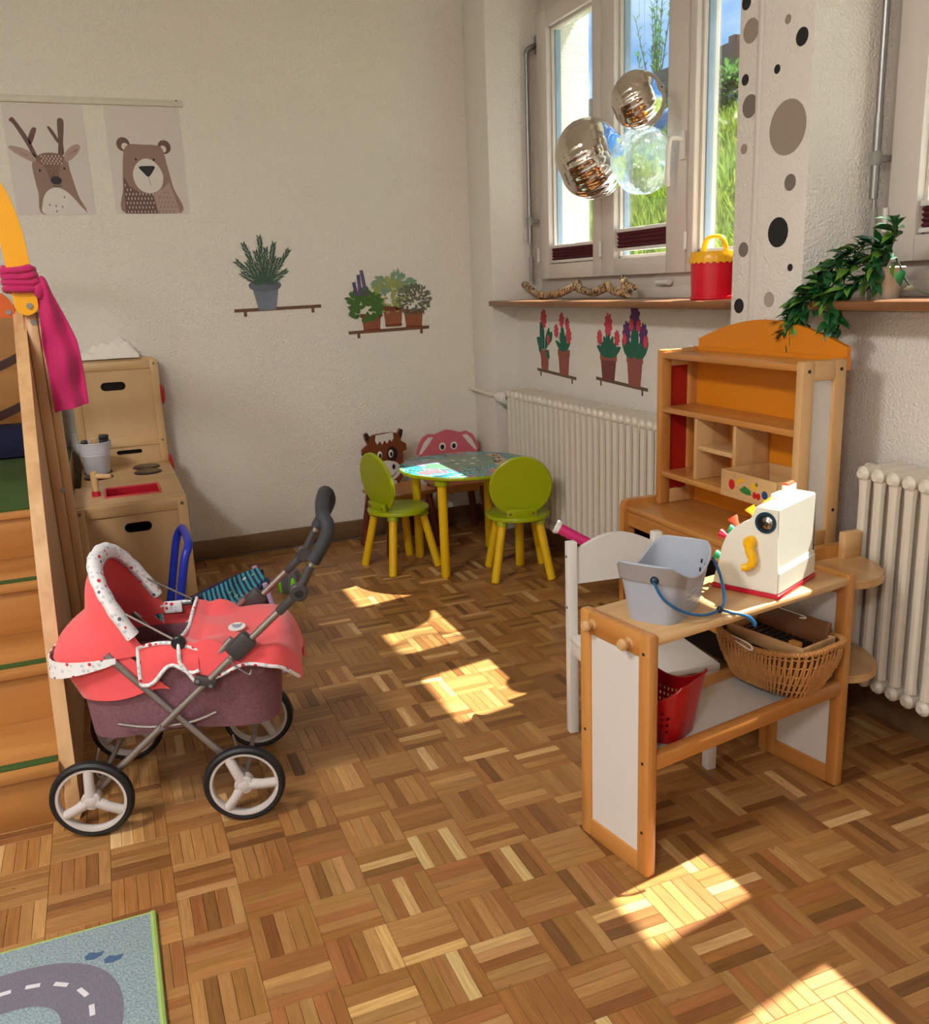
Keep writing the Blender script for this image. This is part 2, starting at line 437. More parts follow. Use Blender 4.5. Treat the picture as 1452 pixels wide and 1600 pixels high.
def window(name, ytop, label_sill):
    """ytop = far end of the niche; mirrored nowhere, three sashes"""
    Y = lambda v: ytop - v          # v measured from the far jamb towards the camera
    bm = BM()
    bx(bm, 2.0, 2.075, Y(0), Y(0.062), ZSILL, ZTOP, 0.004); bx(bm, 2.0, 2.075, Y(1.655), Y(1.73), ZSILL, ZTOP, 0.004)
    bx(bm, 2.002, 2.073, Y(1.12), Y(1.21), 1.19, 2.36, 0.004)
    bx(bm, 1.996, 2.071, Y(0.004), Y(1.726), ZSILL, 1.214, 0.004); bx(bm, 1.998, 2.071, Y(0.004), Y(1.726), 2.325, ZTOP, 0.004)
    bx(bm, 1.990, 1.999, Y(0.002), Y(1.728), ZSILL, 1.16, 0.003)
    win = struct(name, bm, M['frame'])
    # exterior jamb boards and sill
    bm = BM(); bx(bm, 2.09, 2.34, Y(-0.02), Y(1.75), 1.10, 1.13, 0.003); finish('outer_sill', bm, M['white'], win)
    panes = ((0.147, 0.541), (0.709, 1.068), (1.230, 1.590))
    sashes = ((0.052, 0.612), (0.612, 1.188), (1.192, 1.672))
    zb, zt = 1.272, 2.262
    for k, ((a, b), (s0, s1)) in enumerate(zip(panes, sashes)):
        bm = BM()
        x0, x1 = 1.962, 2.018
        bx(bm, x0, x1, Y(s0 + 0.002), Y(a), 1.207, 2.335, 0.005); bx(bm, x0, x1, Y(b), Y(s1 - 0.002), 1.207, 2.335, 0.005)
        bx(bm, x0, x1, Y(a), Y(b), 1.207, zb, 0.005); bx(bm, x0, x1, Y(a), Y(b), zt, 2.335, 0.005)
        # glazing bead, set back
        for q0, q1, z0, z1 in ((a, a + 0.012, zb, zt), (b - 0.012, b, zb, zt), (a, b, zb, zb + 0.012), (a, b, zt - 0.012, zt)):
            bx(bm, 1.985, 2.03, Y(q0), Y(q1), z0, z1, 0.002)
        sash = finish('sash', bm, M['frame'], win)
        bm = BM(); bx(bm, 2.004, 2.008, Y(a + 0.011), Y(b - 0.011), zb + 0.011, zt - 0.011); finish('pane', bm, M['glass'], sash, 0)
        bm = BM()
        for q0, q1 in ((a + 0.011, a + 0.017), (b - 0.017, b - 0.011)): bx(bm, 2.0, 2.026, Y(q0), Y(q1), zb + 0.01, zt - 0.01)
        finish('skylit_gasket', bm, M['skylit_gasket'], sash)
        if k < 2:
            z0, z1 = ((1.288, 1.340), (1.312, 1.372))[k]
            bm = BM()
            n = 4
            for q in range(n):
                za, zc = z0 + (z1 - z0) * q / n, z0 + (z1 - z0) * (q + 1) / n
                prism(bm, [(1.982, za), (1.972, (za + zc) / 2), (1.982, zc), (1.985, zc), (1.985, za)], Y(a + 0.008), Y(b - 0.008), 'xz')
            finish('pleated_blind', bm, M['burg'], sash, 20)
            bm = BM()
            bx(bm, 1.970, 1.987, Y(a + 0.004), Y(b - 0.004), z1, z1 + 0.014, 0.002); bx(bm, 1.970, 1.987, Y(a + 0.004), Y(b - 0.004), z0 - 0.012, z0, 0.002)
            bx(bm, 1.966, 1.974, Y((a + b) / 2 - 0.03), Y((a + b) / 2 + 0.03), z1 + 0.004, z1 + 0.012, 0.002)
            finish('blind_rail', bm, M['white'], sash)
        if k == 1:
            yh = Y(s1 - 0.016)
            bm = BM(); bx(bm, x0 - 0.012, x0, yh - 0.014, yh + 0.014, 1.585, 1.68, 0.004)
            tube(bm, smoothpath([(x0 - 0.01, yh, 1.652), (x0 - 0.045, yh, 1.655), (x0 - 0.056, yh + 0.008, 1.640), (x0 - 0.054, yh + 0.018, 1.56), (x0 - 0.052, yh + 0.02, 1.50)], 5), 0.0085, 10)
            finish('handle', bm, M['white'], sash)
        # hinges
        bm = BM(); cyl(bm, (x0 - 0.006, Y(s0 + 0.004), 1.285), (x0 - 0.006, Y(s0 + 0.004), 1.345), 0.007, seg=12); finish('hinge', bm, M['white'], sash)
    bm = BM(); cyl(bm, (1.975, Y(1.0), 1.175), (1.975, Y(1.08), 1.175), 0.010, seg=12); finish('drain_cap', bm, M['white'], win)
    bm = BM(); bx(bm, 1.716, 2.0, Y(-0.002), Y(1.732), ZSILL - 0.024, ZSILL, 0.006); finish('sill', bm, M['sill'], win)
    return win
window('window_1', N1[1], 0); window('window_2', N2[1], 0)

# ---- added ceiling fill lamps, out of view (above and behind the photographer)
def lampmat():
    m, t, p = newmat('fill_lamp_diffuser'); t.nodes.remove(p)
    e = nd(t, 'ShaderNodeEmission'); e.inputs[0].default_value = (1.0, 0.985, 0.96, 1); e.inputs[1].default_value = FILL_LAMP_POWER
    t.links.new(e.outputs[0], t.nodes['Material Output'].inputs[0]); return m
M['lamp'] = lampmat()
for (x, y, nm) in ((-1.4, 1.0, 'added round white fill lamp, unseen on the ceiling left of the photographer'), (-1.5, -1.2, 'added round white fill lamp, unseen on the ceiling far behind the photographer, to the left')):
    L = thing('fill_lamp', nm, 'lamp', (x, y, ZC), 0, 'added fill lamps')
    bm = BM(); lathe(bm, [(0.0, 0.0), (0.32, 0.0), (0.32, -0.05), (0.30, -0.06), (0.0, -0.055)], 40); finish('lamp_body', bm, M['white'], L)
    bm = BM(); lathe(bm, [(0.30, -0.06), (0.29, -0.085), (0.2, -0.10), (0.0, -0.105)], 40); finish('diffuser', bm, M['lamp'], L)
# ------------------------------------------------------------------ radiators
def radiator(name, y_far, n, label):
    """column radiator along the wall, first section at y_far, marching towards the camera"""
    P = 0.0462
    R = thing(name, label, 'radiator', (0, y_far, 0), 0, 'radiators under the windows')
    z0, z1 = 0.165, 0.70
    xs = (1.728, 1.770, 1.812)
    bm = BM()
    for x in xs:
        tube(bm, [(x, 0, z0 + 0.02), (x, 0, z0 + 0.05), (x, 0, z1 - 0.05), (x, 0, z1 - 0.012)], [0.0165, 0.0145, 0.0145, 0.0165], 10)
    for z in (z0, z1):                # header of one section: rounded box across the columns
        tube(bm, [(1.706, 0, z), (1.716, 0, z), (1.828, 0, z), (1.838, 0, z)], [0.010, 0.0195, 0.0195, 0.010], 12)
        cyl(bm, (1.770, -P / 2, z - 0.005), (1.770, P / 2, z - 0.005), 0.022, seg=14)
    sec = finish('section', bm, M['rad'], R)
    for k in range(1, n):
        c = sec.copy(); COL.objects.link(c); c.parent = R; c.location = (0, -k * P, 0)
    for z in (z0, z1):
        bm = BM(); cyl(bm, (1.770, P / 2, z - 0.005), (1.770, P / 2 + 0.016, z - 0.005), 0.021, seg=6); finish('end_cap', bm, M['rad'], R)
    for k in (3, n - 4):
        bm = BM(); bx(bm, 1.80, 1.862, -k * P - 0.015, -k * P + 0.015, z0 - 0.05, z0 - 0.012, 0.003); finish('bracket', bm, M['rad'], R)
    return R
RA = radiator('radiator', 3.745, 27, 'cream column radiator under the flower stickers beside the round table')
RB = radiator('radiator', 1.645, 25, 'cream column radiator at the right edge, beside the rounded shelf end')
# thermostat head and pipe on the far end
bm = BM()
lathe(bm, [(0.0, 0.0), (0.02, 0.0), (0.026, 0.004), (0.030, 0.02), (0.030, 0.085), (0.024, 0.098), (0.0, 0.10)], 20, Matrix.Translation((1.740, 3.80, 0.672)) @ Matrix.Rotation(-PI / 2, 4, 'X'))
th = finish('thermostat', bm, M['white'], RA, loc=(0, -3.745, 0))
bm = BM(); cyl(bm, (1.766, 3.766, 0.692), (1.742, 3.806, 0.674), 0.015, seg=12); finish('valve_neck', bm, M['black'], RA, loc=(0, -3.745, 0))
bm = BM(); tube(bm, smoothpath([(1.740, 3.89, 0.672), (1.732, 3.93, 0.676), (1.722, 3.97, 0.680), (1.715, 4.02, 0.684), (1.715, YB - 0.001, 0.690)], 5), 0.009, 10)
finish('pipe', bm, M['rad'], RA, loc=(0, -3.745, 0))

# ------------------------------------------------------------------ shutter cranks beside the windows
def crank(x, y, z_top, z_bot, z_clip, label):
    C = thing('shutter_crank', label, 'crank', (x, y, 0), 0, 'metal shutter cranks')
    bm = BM(); tube(bm, [(0, 0, z_top), (0, 0, z_clip + 0.10)], 0.0095, 12); tube(bm, [(0, 0, z_clip + 0.10), (0, 0, z_clip - 0.10)], 0.011, 12)
    finish('rod', bm, M['steel'], C)
    bm = BM(); tube(bm, [(0.004, 0, z_clip - 0.10), (0.004, 0, z_bot + 0.1)], 0.006, 10); finish('lower_rod', bm, M['steel'], C)
    bm = BM(); tube(bm, [(0.004, 0, z_bot + 0.11), (0.004, 0, z_bot)], 0.0105, 12); part_label(finish('grip', bm, M['gripg'], C), 'grey plastic grip')
    bm = BM(); box(bm, (0.0, 0.0, z_clip), (0.026, 0.022, 0.034), 0.004); bx(bm, 0.01, 0.05, -0.008, 0.008, z_clip - 0.008, z_clip + 0.008, 0.002)
    finish('clip', bm, M['gripg'], C)
    bm = BM(); tube(bm, smoothpath([(0, 0, z_top), (0.002, 0, z_top + 0.02), (0.02, 0, z_top + 0.035), (0.052, 0, z_top + 0.05)], 5), 0.012, 12)
    box(bm, (0.052, 0.0, z_top + 0.05), (0.016, 0.024, 0.075), 0.004)
    finish('knuckle', bm, M['steel'], C)
M['gripg'] = mat('grey_plastic', srgb(150, 146, 140), 0.45)
crank(1.925, 3.905, 2.17, 1.20, 1.47, 'long thin metal shutter crank left of the window with balloons')
crank(1.935, 1.885, 2.20, 1.235, 1.47, 'long thin metal shutter crank behind the trailing plant')

# ------------------------------------------------------------------ things on the sills
# foil balloons
M['foil'] = mat('silver_foil', srgb(215, 205, 195), 0.08, 1.0, var=0.03, bump=0.10, bscale=9, bdist=0.02)
def clearfoil():
    m, t, p = newmat('clear_film'); t.nodes.remove(p)
    tr = nd(t, 'ShaderNodeBsdfTransparent'); tr.inputs[0].default_value = (0.93, 0.97, 1.0, 1)
    gl = nd(t, 'ShaderNodeBsdfGlossy'); gl.inputs['Roughness'].default_value = 0.08
    df = nd(t, 'ShaderNodeBsdfTranslucent'); df.inputs[0].default_value = (0.8, 0.9, 1.0, 1)
    lw = nd(t, 'ShaderNodeLayerWeight'); lw.inputs[0].default_value = 0.35
    r = nd(t, 'ShaderNodeMapRange'); r.inputs['To Min'].default_value = 0.14; r.inputs['To Max'].default_value = 0.55
    m1 = nd(t, 'ShaderNodeMixShader'); m1.inputs[0].default_value = 0.35
    m2 = nd(t, 'ShaderNodeMixShader')
    n = nd(t, 'ShaderNodeTexNoise'); n.inputs['Scale'].default_value = 14; n.inputs['Distortion'].default_value = 2
    b = nd(t, 'ShaderNodeBump'); b.inputs['Strength'].default_value = 0.5; b.inputs['Distance'].default_value = 0.02
    tc = nd(t, 'ShaderNodeTexCoord')
    L = t.links.new
    L(tc.outputs['Object'], n.inputs['Vector']); L(n.outputs[0], b.inputs['Height']); L(b.outputs[0], gl.inputs['Normal']); L(b.outputs[0], lw.inputs['Normal'])
    L(lw.outputs['Facing'], r.inputs[0]); L(r.outputs[0], m2.inputs[0]); L(gl.outputs[0], m1.inputs[1]); L(df.outputs[0], m1.inputs[2])
    L(tr.outputs[0], m2.inputs[1]); L(m1.outputs[0], m2.inputs[2]); L(m2.outputs[0], t.nodes['Material Output'].inputs[0])
    return m
M['clear'] = clearfoil()
def balloon(name, c, r, mt, label, tilt, axis='Y', depth=0.86, wrinkles=26):
    """two round foil discs welded at a rim: puffed, with rim puckers"""
    B = thing(name, label, 'balloon', c, 0, 'foil balloons hanging at the window')
    bm = BM()
    NU, NV = 104, 22
    def fn(u, v):
        a = 2 * PI * u; ph = (v - 0.5) * PI
        rad = math.cos(ph) ** 0.85; z = math.sin(ph) * depth
        pk = 1 + 0.022 * math.sin(a * wrinkles) * max(0, 1 - abs(v - 0.5) * 3.2) + 0.006 * math.sin(a * 7 + 4 * v)
        return Vector((math.cos(a) * rad * r * pk, math.sin(a) * rad * r * pk, z * r * (1 + 0.03 * math.sin(3 * a))))
    sheet(bm, fn, NU, NV, closeu=True)
    bmesh.ops.remove_doubles(bm, verts=bm.verts[:], dist=1e-5)
    rm = Matrix.Rotation(math.radians(tilt[0]), 4, 'X') @ Matrix.Rotation(math.radians(tilt[1]), 4, 'Y')
    xf(bm, bm.verts[:], rm)
    finish('foil_skin', bm, mt, B, 180)
    bm = BM()                                   # tail where it is tied
    d = rm @ Vector((r * 0.98, 0, 0)); e = rm @ Vector((r * 1.10, 0.006, 0))
    tube(bm, [d * 0.98, (d + e) / 2, e], [0.012, 0.004, 0.009], 8); finish('tail', bm, mt, B)
    bm = BM(); tube(bm, [(0, 0, r * 0.93), (0.002, 0.0, ZTOP - c[2])], 0.0006, 5); finish('thread', bm, M['white'], B)
balloon('foil_balloon', (1.845, 3.195, 1.645), 0.150, M['foil'], 'large round silver foil balloon, lowest of the three at the window', (62, 38))
balloon('foil_balloon', (1.80, 2.80, 1.778), 0.095, M['foil'], 'small silver foil balloon above the other two at the window', (60, 40), depth=0.92)
balloon('clear_balloon', (1.875, 2.885, 1.598), 0.114, M['clear'], 'transparent round balloon beside the silver ones at the window', (80, 20), depth=0.95, wrinkles=18)

# birch branch on the sill
def barkmat():
    m, t, p = newmat('birch_bark')
    tc = nd(t, 'ShaderNodeTexCoord'); n = nd(t, 'ShaderNodeTexNoise'); n.inputs['Scale'].default_value = 55; n.inputs['Detail'].default_value = 5
    mp = nd(t, 'ShaderNodeMapping'); mp.inputs['Scale'].default_value = (1, 2.2, 1)
    r = nd(t, 'ShaderNodeValToRGB'); r.color_ramp.elements[0].position = 0.42; r.color_ramp.elements[1].position = 0.58
    r.color_ramp.elements[0].color = srgb(74, 50, 34); r.color_ramp.elements[1].color = srgb(196, 168, 128)
    b = nd(t, 'ShaderNodeBump'); b.inputs['Strength'].default_value = 0.6; b.inputs['Distance'].default_value = 0.004
    L = t.links.new
    L(tc.outputs['Object'], mp.inputs[0]); L(mp.outputs[0], n.inputs['Vector']); L(n.outputs[0], r.inputs[0]); L(r.outputs[0], p.inputs['Base Color']); L(n.outputs[0], b.inputs['Height']); L(b.outputs[0], p.inputs['Normal'])
    p.inputs['Roughness'].default_value = 0.7
    return m
M['bark'] = barkmat()
Bq = thing('branch', 'knobbly birch branch lying on the sill under the balloons', 'branch', (1.87, 3.38, ZSILL))
bm = BM()
bp = [(0, 0.48, 0.070), (0, 0.40, 0.038), (0.004, 0.33, 0.019), (0.006, 0.22, 0.020), (0.0, 0.12, 0.030), (-0.004, -0.02, 0.052), (-0.006, -0.06, 0.040), (0, -0.15, 0.028), (0.004, -0.25, 0.045), (0.006, -0.30, 0.034), (0.0, -0.39, 0.020), (-0.004, -0.42, 0.024)]
sp = smoothpath(bp, 4); rr = [0.0165 + 0.0016 * math.sin(i * 0.9) for i in range(len(sp))]
tube(bm, sp, rr, 10); finish('stem', bm, M['bark'], Bq)
bm = BM(); tube(bm, smoothpath([(0, -0.385, 0.02), (-0.01, -0.40, 0.05), (0.0, -0.375, 0.075), (-0.01, -0.37, 0.082)], 4), [0.014, 0.014, 0.013, 0.013, 0.013, 0.014, 0.015, 0.014, 0.012, 0.012, 0.012, 0.012, 0.009][:13], 10); finish('fork', bm, M['bark'], Bq)
bm = BM(); tube(bm, smoothpath([(-0.01, -0.385, 0.066), (-0.012, -0.43, 0.055), (-0.012, -0.475, 0.043)], 4), [0.011, 0.011, 0.011, 0.011, 0.010, 0.010, 0.010, 0.010, 0.012], 10); finish('twig', bm, M['bark'], Bq)
for q in ((0, -0.02, 0.06), (0.004, -0.25, 0.05)):
    bm = BM(); ell(bm, q, (0.020, 0.022, 0.020), 12, 8); finish('knot', bm, M['bark'], Bq)

# red bucket with yellow lid
M['redp'] = mat('red_plastic', srgb(214, 12, 40), 0.22, var=0.03); M['yelp'] = mat('yellow_plastic', srgb(246, 180, 20), 0.3, var=0.03)
Bk = thing('bucket', 'shiny red toy bucket with scalloped yellow lid on the window sill', 'bucket', (1.845, 2.425, ZSILL))
bm = BM(); lathe(bm, [(0.0, 0.0), (0.071, 0.0), (0.074, 0.004), (0.074, 0.010), (0.070, 0.012), (0.072, 0.06), (0.0735, 0.125), (0.0, 0.125)], 40); finish('tub', bm, M['redp'], Bk)
bm = BM()
def lidf(u, v):
    a = 2 * PI * u
    if v < 0.34: r, z = 0.0775 + 0.001 * math.cos(24 * a), 0.116 - 0.005 * (0.5 + 0.5 * math.cos(24 * a)) + v / 0.34 * 0.014
    elif v < 0.67: r, z = 0.0775 - (v - 0.34) / 0.33 * 0.006, 0.130 + (v - 0.34) / 0.33 * 0.018
    else: r, z = 0.0715 * (1 - (v - 0.67) / 0.33), 0.148 + 0.004 * (v - 0.67)
    return Vector((r * math.cos(a), r * math.sin(a), z))
sheet(bm, lidf, 120, 12, closeu=True); bmesh.ops.remove_doubles(bm, verts=bm.verts[:], dist=1e-5); finish('lid', bm, M['yelp'], Bk)
bm = BM(); tube(bm, smoothpath([(0.0, 0.056, 0.148), (0.0, 0.050, 0.172), (0.0, 0.034, 0.190), (0, 0, 0.194), (0.0, -0.034, 0.190), (0.0, -0.050, 0.172), (0.0, -0.056, 0.148)], 5), 0.006, 10, flat=(1.0, 1.6)); finish('handle', bm, M['yelp'], Bk)

# trailing artificial plant
M['leaf'] = mat('plastic_leaf', srgb(30, 84, 40), 0.3, var=0.35, vscale=30); M['leaf2'] = mat('variegated_leaf', srgb(96, 140, 50), 0.3, var=0.3, vscale=40)
M['stem'] = mat('plant_stem', srgb(52, 66, 32), 0.5)
M['pot'] = mat('pot_cream', srgb(196, 184, 168), 0.6)
PL = thing('potted_plant', 'trailing leafy green plant in a cream pot on the right-hand sill', 'plant', (1.845, 1.745, ZSILL))
bm = BM(); lathe(bm, [(0.0, 0.0), (0.036, 0.0), (0.046, 0.072), (0.049, 0.075), (0.046, 0.078), (0.040, 0.066), (0.0, 0.066)], 28); finish('pot', bm, M['pot'], PL)
def leaf(bm, base, d, up, L, W):
    d = d.normalized(); s = d.cross(up)
    if s.length < 1e-4: s = d.orthogonal()
    s.normalize(); n = s.cross(d)
    prof = [(0, 0.0, 0), (0.18, 0.5, 0.02), (0.42, 1.0, 0.05), (0.7, 0.72, 0.02), (1.0, 0.0, -0.10)]
    mid = [bm.verts.new(base + d * (L * a) + n * (L * c)) for a, b, c in prof]
    l = [bm.verts.new(base + d * (L * a) + s * (W * b / 2) + n * (L * (c + 0.07 * b))) for a, b, c in prof[1:-1]]
    r = [bm.verts.new(base + d * (L * a) - s * (W * b / 2) + n * (L * (c + 0.07 * b))) for a, b, c in prof[1:-1]]
    for side in (l, r):
        bm.faces.new((mid[0], side[0], mid[1])); bm.faces.new((mid[1], side[0], side[1], mid[2])); bm.faces.new((mid[2], side[1], side[2], mid[3])); bm.faces.new((mid[3], side[2], mid[4]))
rl = random.Random(5)
W0 = Vector((1.845, 1.745, ZSILL))
vines = [  # world points
    [(1.845, 1.745, 1.19), (1.80, 1.80, 1.235), (1.765, 1.86, 1.18), (1.735, 1.90, 1.12), (1.724, 1.925, 1.07), (1.724, 1.93, 1.02)],
    [(1.845, 1.745, 1.19), (1.79, 1.77, 1.21), (1.75, 1.82, 1.17), (1.72, 1.87, 1.12), (1.722, 1.895, 1.08), (1.724, 1.90, 1.03)],
    [(1.845, 1.745, 1.19), (1.80, 1.745, 1.25), (1.76, 1.80, 1.22), (1.725, 1.86, 1.15), (1.722, 1.91, 1.10), (1.724, 1.94, 1.06)],
    [(1.845, 1.745, 1.19), (1.79, 1.73, 1.18), (1.74, 1.75, 1.15), (1.722, 1.79, 1.13), (1.720, 1.785, 1.09), (1.724, 1.78, 1.06)],
    [(1.845, 1.745, 1.19), (1.83, 1.71, 1.26), (1.80, 1.68, 1.28), (1.78, 1.665, 1.295)],
    [(1.845, 1.745, 1.19), (1.82, 1.70, 1.22), (1.80, 1.66, 1.20), (1.79, 1.62, 1.155), (1.78, 1.54, 1.128), (1.775, 1.45, 1.124)],
    [(1.845, 1.745, 1.19), (1.80, 1.78, 1.20), (1.76, 1.83, 1.15), (1.725, 1.88, 1.11), (1.722, 1.915, 1.08), (1.724, 1.935, 1.05)],
    [(1.845, 1.745, 1.19), (1.81, 1.75, 1.16), (1.77, 1.80, 1.135), (1.74, 1.85, 1.13), (1.725, 1.89, 1.10), (1.724, 1.91, 1.05)],
    [(1.845, 1.745, 1.19), (1.815, 1.72, 1.23), (1.785, 1.70, 1.235), (1.76, 1.69, 1.20), (1.745, 1.685, 1.16)],
]
bms = BM(); nleaf = 0
variants_leaf = []
for k in range(10):
    b2 = BM(); leaf(b2, Vector((0, 0, 0)), Vector((1, 0, rl.uniform(-0.2, 0.1))), Vector((0, 0, 1)), rl.uniform(0.042, 0.058), rl.uniform(0.018, 0.027))
    bmesh.ops.recalc_face_normals(b2, faces=b2.faces[:])
    me = bpy.data.meshes.new('leaf'); [setattr(f, 'smooth', True) for f in b2.faces]; b2.to_mesh(me); b2.free(); me.materials.append(M['leaf2'] if k in (3, 7) else M['leaf']); variants_leaf.append(me)
for vi, v in enumerate(vines):
    sp = [p - W0 for p in smoothpath(v, 7)]
    tube(bms, sp, 0.0022, 5)
    for i in range(3, len(sp)):
        for s in range(1 if vi in (4, 5) else 2):
            if vi == 5 and i % 4: continue
            if rl.random() < 0.15: continue
            d = (sp[i] - sp[i - 1]).normalized()
            q = Vector((rl.uniform(-1, 0.35), rl.uniform(-1, 1), rl.uniform(-0.6, 0.8)))
            dr = (d * 0.6 + q * 0.8).normalized()
            o = bpy.data.objects.new('leaf', rl.choice(variants_leaf)); COL.objects.link(o); o.parent = PL; o.location = sp[i]
            o.rotation_mode = 'QUATERNION'; o.rotation_quaternion = dr.to_track_quat('X', 'Z') @ Matrix.Rotation(rl.uniform(-0.7, 0.7), 3, 'X').to_quaternion(); nleaf += 1
finish('stems', bms, M['stem'], PL)
# tiny feather leaf sprays
bm = BM()
for vi, v in enumerate(vines[:3] + vines[6:8]):
    sp = [p - W0 for p in smoothpath(v, 10)]
    for i in range(12, len(sp), 2):
        for s in range(3):
            dr = Vector((rl.uniform(-1, 0.3), rl.uniform(-1, 1), rl.uniform(-1, 0.5))); leaf(bm, sp[i], dr, Vector((0, 0, 1)), 0.034, 0.006)
sp_ = finish('leaf_spray', bm, M['leaf'], PL); sp_['kind'] = 'stuff'
# ------------------------------------------------------------------ round table and four chairs
M['lime'] = mat('lime_paint', srgb(160, 172, 12), 0.32, var=0.03); M['yel'] = mat('yellow_paint', srgb(232, 186, 22), 0.35, var=0.05)
def jungle():
    m, t, p = newmat('jungle_print')
    tc = nd(t, 'ShaderNodeTexCoord')
    n = nd(t, 'ShaderNodeTexNoise'); n.inputs['Scale'].default_value = 9; n.inputs['Detail'].default_value = 2; n.inputs['Distortion'].default_value = 1.5
    r = nd(t, 'ShaderNodeValToRGB'); r.color_ramp.interpolation = 'CONSTANT'
    cols = [(0.0, (28, 92, 110)), (0.36, (40, 140, 150)), (0.42, (70, 170, 190)), (0.47, (40, 110, 90)), (0.52, (110, 190, 180)), (0.57, (206, 92, 110)), (0.62, (60, 150, 170)), (0.68, (120, 120, 160))]
    el = r.color_ramp.elements
    el[0].position = 0; el[0].color = srgb(*cols[0][1]); el[1].position = cols[1][0]; el[1].color = srgb(*cols[1][1])
    for ps, c in cols[2:]: e = el.new(ps); e.color = srgb(*c)
    v = nd(t, 'ShaderNodeTexVoronoi'); v.feature = 'DISTANCE_TO_EDGE'; v.inputs['Scale'].default_value = 18
    rr = nd(t, 'ShaderNodeValToRGB'); rr.color_ramp.elements[0].position = 0.02; rr.color_ramp.elements[1].position = 0.06; rr.color_ramp.elements[0].color = (0.45, 0.5, 0.55, 1); rr.color_ramp.elements[1].color = (1, 1, 1, 1)
    mu = nd(t, 'ShaderNodeMix', data_type='RGBA', blend_type='MULTIPLY'); mu.inputs['Factor'].default_value = 0.7
    L = t.links.new
    L(tc.outputs['Object'], n.inputs['Vector']); L(n.outputs[0], r.inputs[0]); L(tc.outputs['Object'], v.inputs['Vector']); L(v.outputs['Distance'], rr.inputs[0])
    L(r.outputs[0], mu.inputs['A']); L(rr.outputs[0], mu.inputs['B']); L(mu.outputs['Result'], p.inputs['Base Color'])
    p.inputs['Roughness'].default_value = 0.15
    return m
M['jungle'] = jungle()
TB = thing('round_table', 'low round table with colourful jungle print and yellow legs', 'table', (1.412, 3.545, 0))
bm = BM(); lathe(bm, [(0, 0.424), (0.281, 0.424), (0.289, 0.428), (0.291, 0.436), (0.289, 0.4405), (0.0, 0.4405)], 72); finish('tabletop', bm, M['lime'], TB)
bm = BM(); lathe(bm, [(0, 0.4412), (0.2865, 0.4412), (0.2865, 0.4403), (0, 0.4403)], 72); pr = finish('printed_top', bm, M['jungle'], TB)
# flat printed animals
def flat(parent, name, poly, z, mt, h=0.0003):
    bm = BM(); prism(bm, poly, z, z + h, 'xy'); return finish(name, bm, mt, parent, 0)
M['pgreen'] = mat('print_green', srgb(96, 138, 112), 0.15, var=0.15, vscale=12); M['pgrey'] = mat('print_grey', srgb(150, 150, 176), 0.15, var=0.2, vscale=40)
M['pgir'] = mat('print_giraffe', srgb(206, 170, 130), 0.15); M['pbrown'] = mat('print_brown', srgb(96, 56, 44), 0.15); M['ppale'] = mat('print_pale', srgb(220, 226, 210), 0.15); M['ppink'] = mat('print_pink', srgb(220, 110, 120), 0.15, var=0.2)
zt = 0.4413
flat(pr, 'meadow_print', [(x * (1 + 0.06 * math.sin(i * 1.3)), y * (1 + 0.08 * math.cos(i * 2.1))) for i, (x, y) in enumerate(arc(0.01, 0.05, 0.19, 0.14, 0, 350, 35))], zt, M['pgreen'])
flat(pr, 'rhino_print', [(-0.20, 0.075), (-0.185, 0.12), (-0.14, 0.15), (-0.09, 0.145), (-0.06, 0.12), (-0.035, 0.10), (-0.05, 0.075), (-0.085, 0.08), (-0.10, 0.055), (-0.115, 0.08), (-0.16, 0.075), (-0.165, 0.05), (-0.185, 0.052)], zt + 0.0002, M['pgrey'])
gir = [(0.10, -0.10), (0.15, -0.13), (0.19, -0.04), (0.20, 0.05), (0.215, 0.12), (0.19, 0.16), (0.16, 0.145), (0.165, 0.08), (0.145, 0.0)]
flat(pr, 'giraffe_print', gir, zt + 0.0002, M['pgir'])
bm = BM(); rg = random.Random(3)
for k in range(26):
    tq = rg.random(); cx = 0.125 + 0.065 * tq + rg.uniform(-0.016, 0.016); cy = -0.10 + 0.23 * tq + rg.uniform(-0.01, 0.01)
    prism(bm, [(cx + 0.008 * math.cos(a + k) * rg.uniform(0.7, 1.1), cy + 0.009 * math.sin(a + k)) for a in (0, 1.2, 2.4, 3.7, 5)], zt + 0.0005, zt + 0.0007, 'xy')
finish('giraffe_spots', bm, M['pbrown'], pr, 0)
bm = BM()
for cx, cy in ((-0.03, 0.02), (0.02, 0.07), (0.07, 0.03), (0.03, -0.01), (-0.02, 0.1), (0.08, 0.10)): prism(bm, arc(cx, cy, 0.012, 0.010, 0, 330, 11), zt + 0.0003, zt + 0.0005, 'xy')
finish('blossom_print', bm, M['ppale'], pr, 0)
flat(pr, 'pig_print', arc(-0.20, -0.085, 0.05, 0.035, 0, 340, 17), zt + 0.0002, M['ppink']); flat(pr, 'flamingo_print', [(0.02, -0.20), (0.06, -0.17), (0.11, -0.185), (0.14, -0.20), (0.09, -0.225), (0.04, -0.23)], zt + 0.0002, M['ppink'])
for a in (45, 135, 225, 315):
    c, s = 0.246 * math.cos(math.radians(a)), 0.234 * math.sin(math.radians(a))
    bm = BM(); tube(bm, [(c, s, 0.0), (c, s, 0.006), (c, s, 0.402)], [0.0175, 0.0195, 0.0195], 22)
    lg = finish('leg', bm, M['yel'], TB)
    bm = BM(); lathe(bm, [(0, 0.398), (0.030, 0.398), (0.030, 0.425), (0, 0.425)], 24, Matrix.Translation((c, s, 0))); finish('leg_block', bm, M['lime'], lg)

def leg(bm, top, foot, r0, r1):
    d = (Vector(foot) - Vector(top)).normalized()
    tube(bm, [top, Vector(foot) - d * 0.004, foot], [r0, r1, r1 - 0.003], 20)

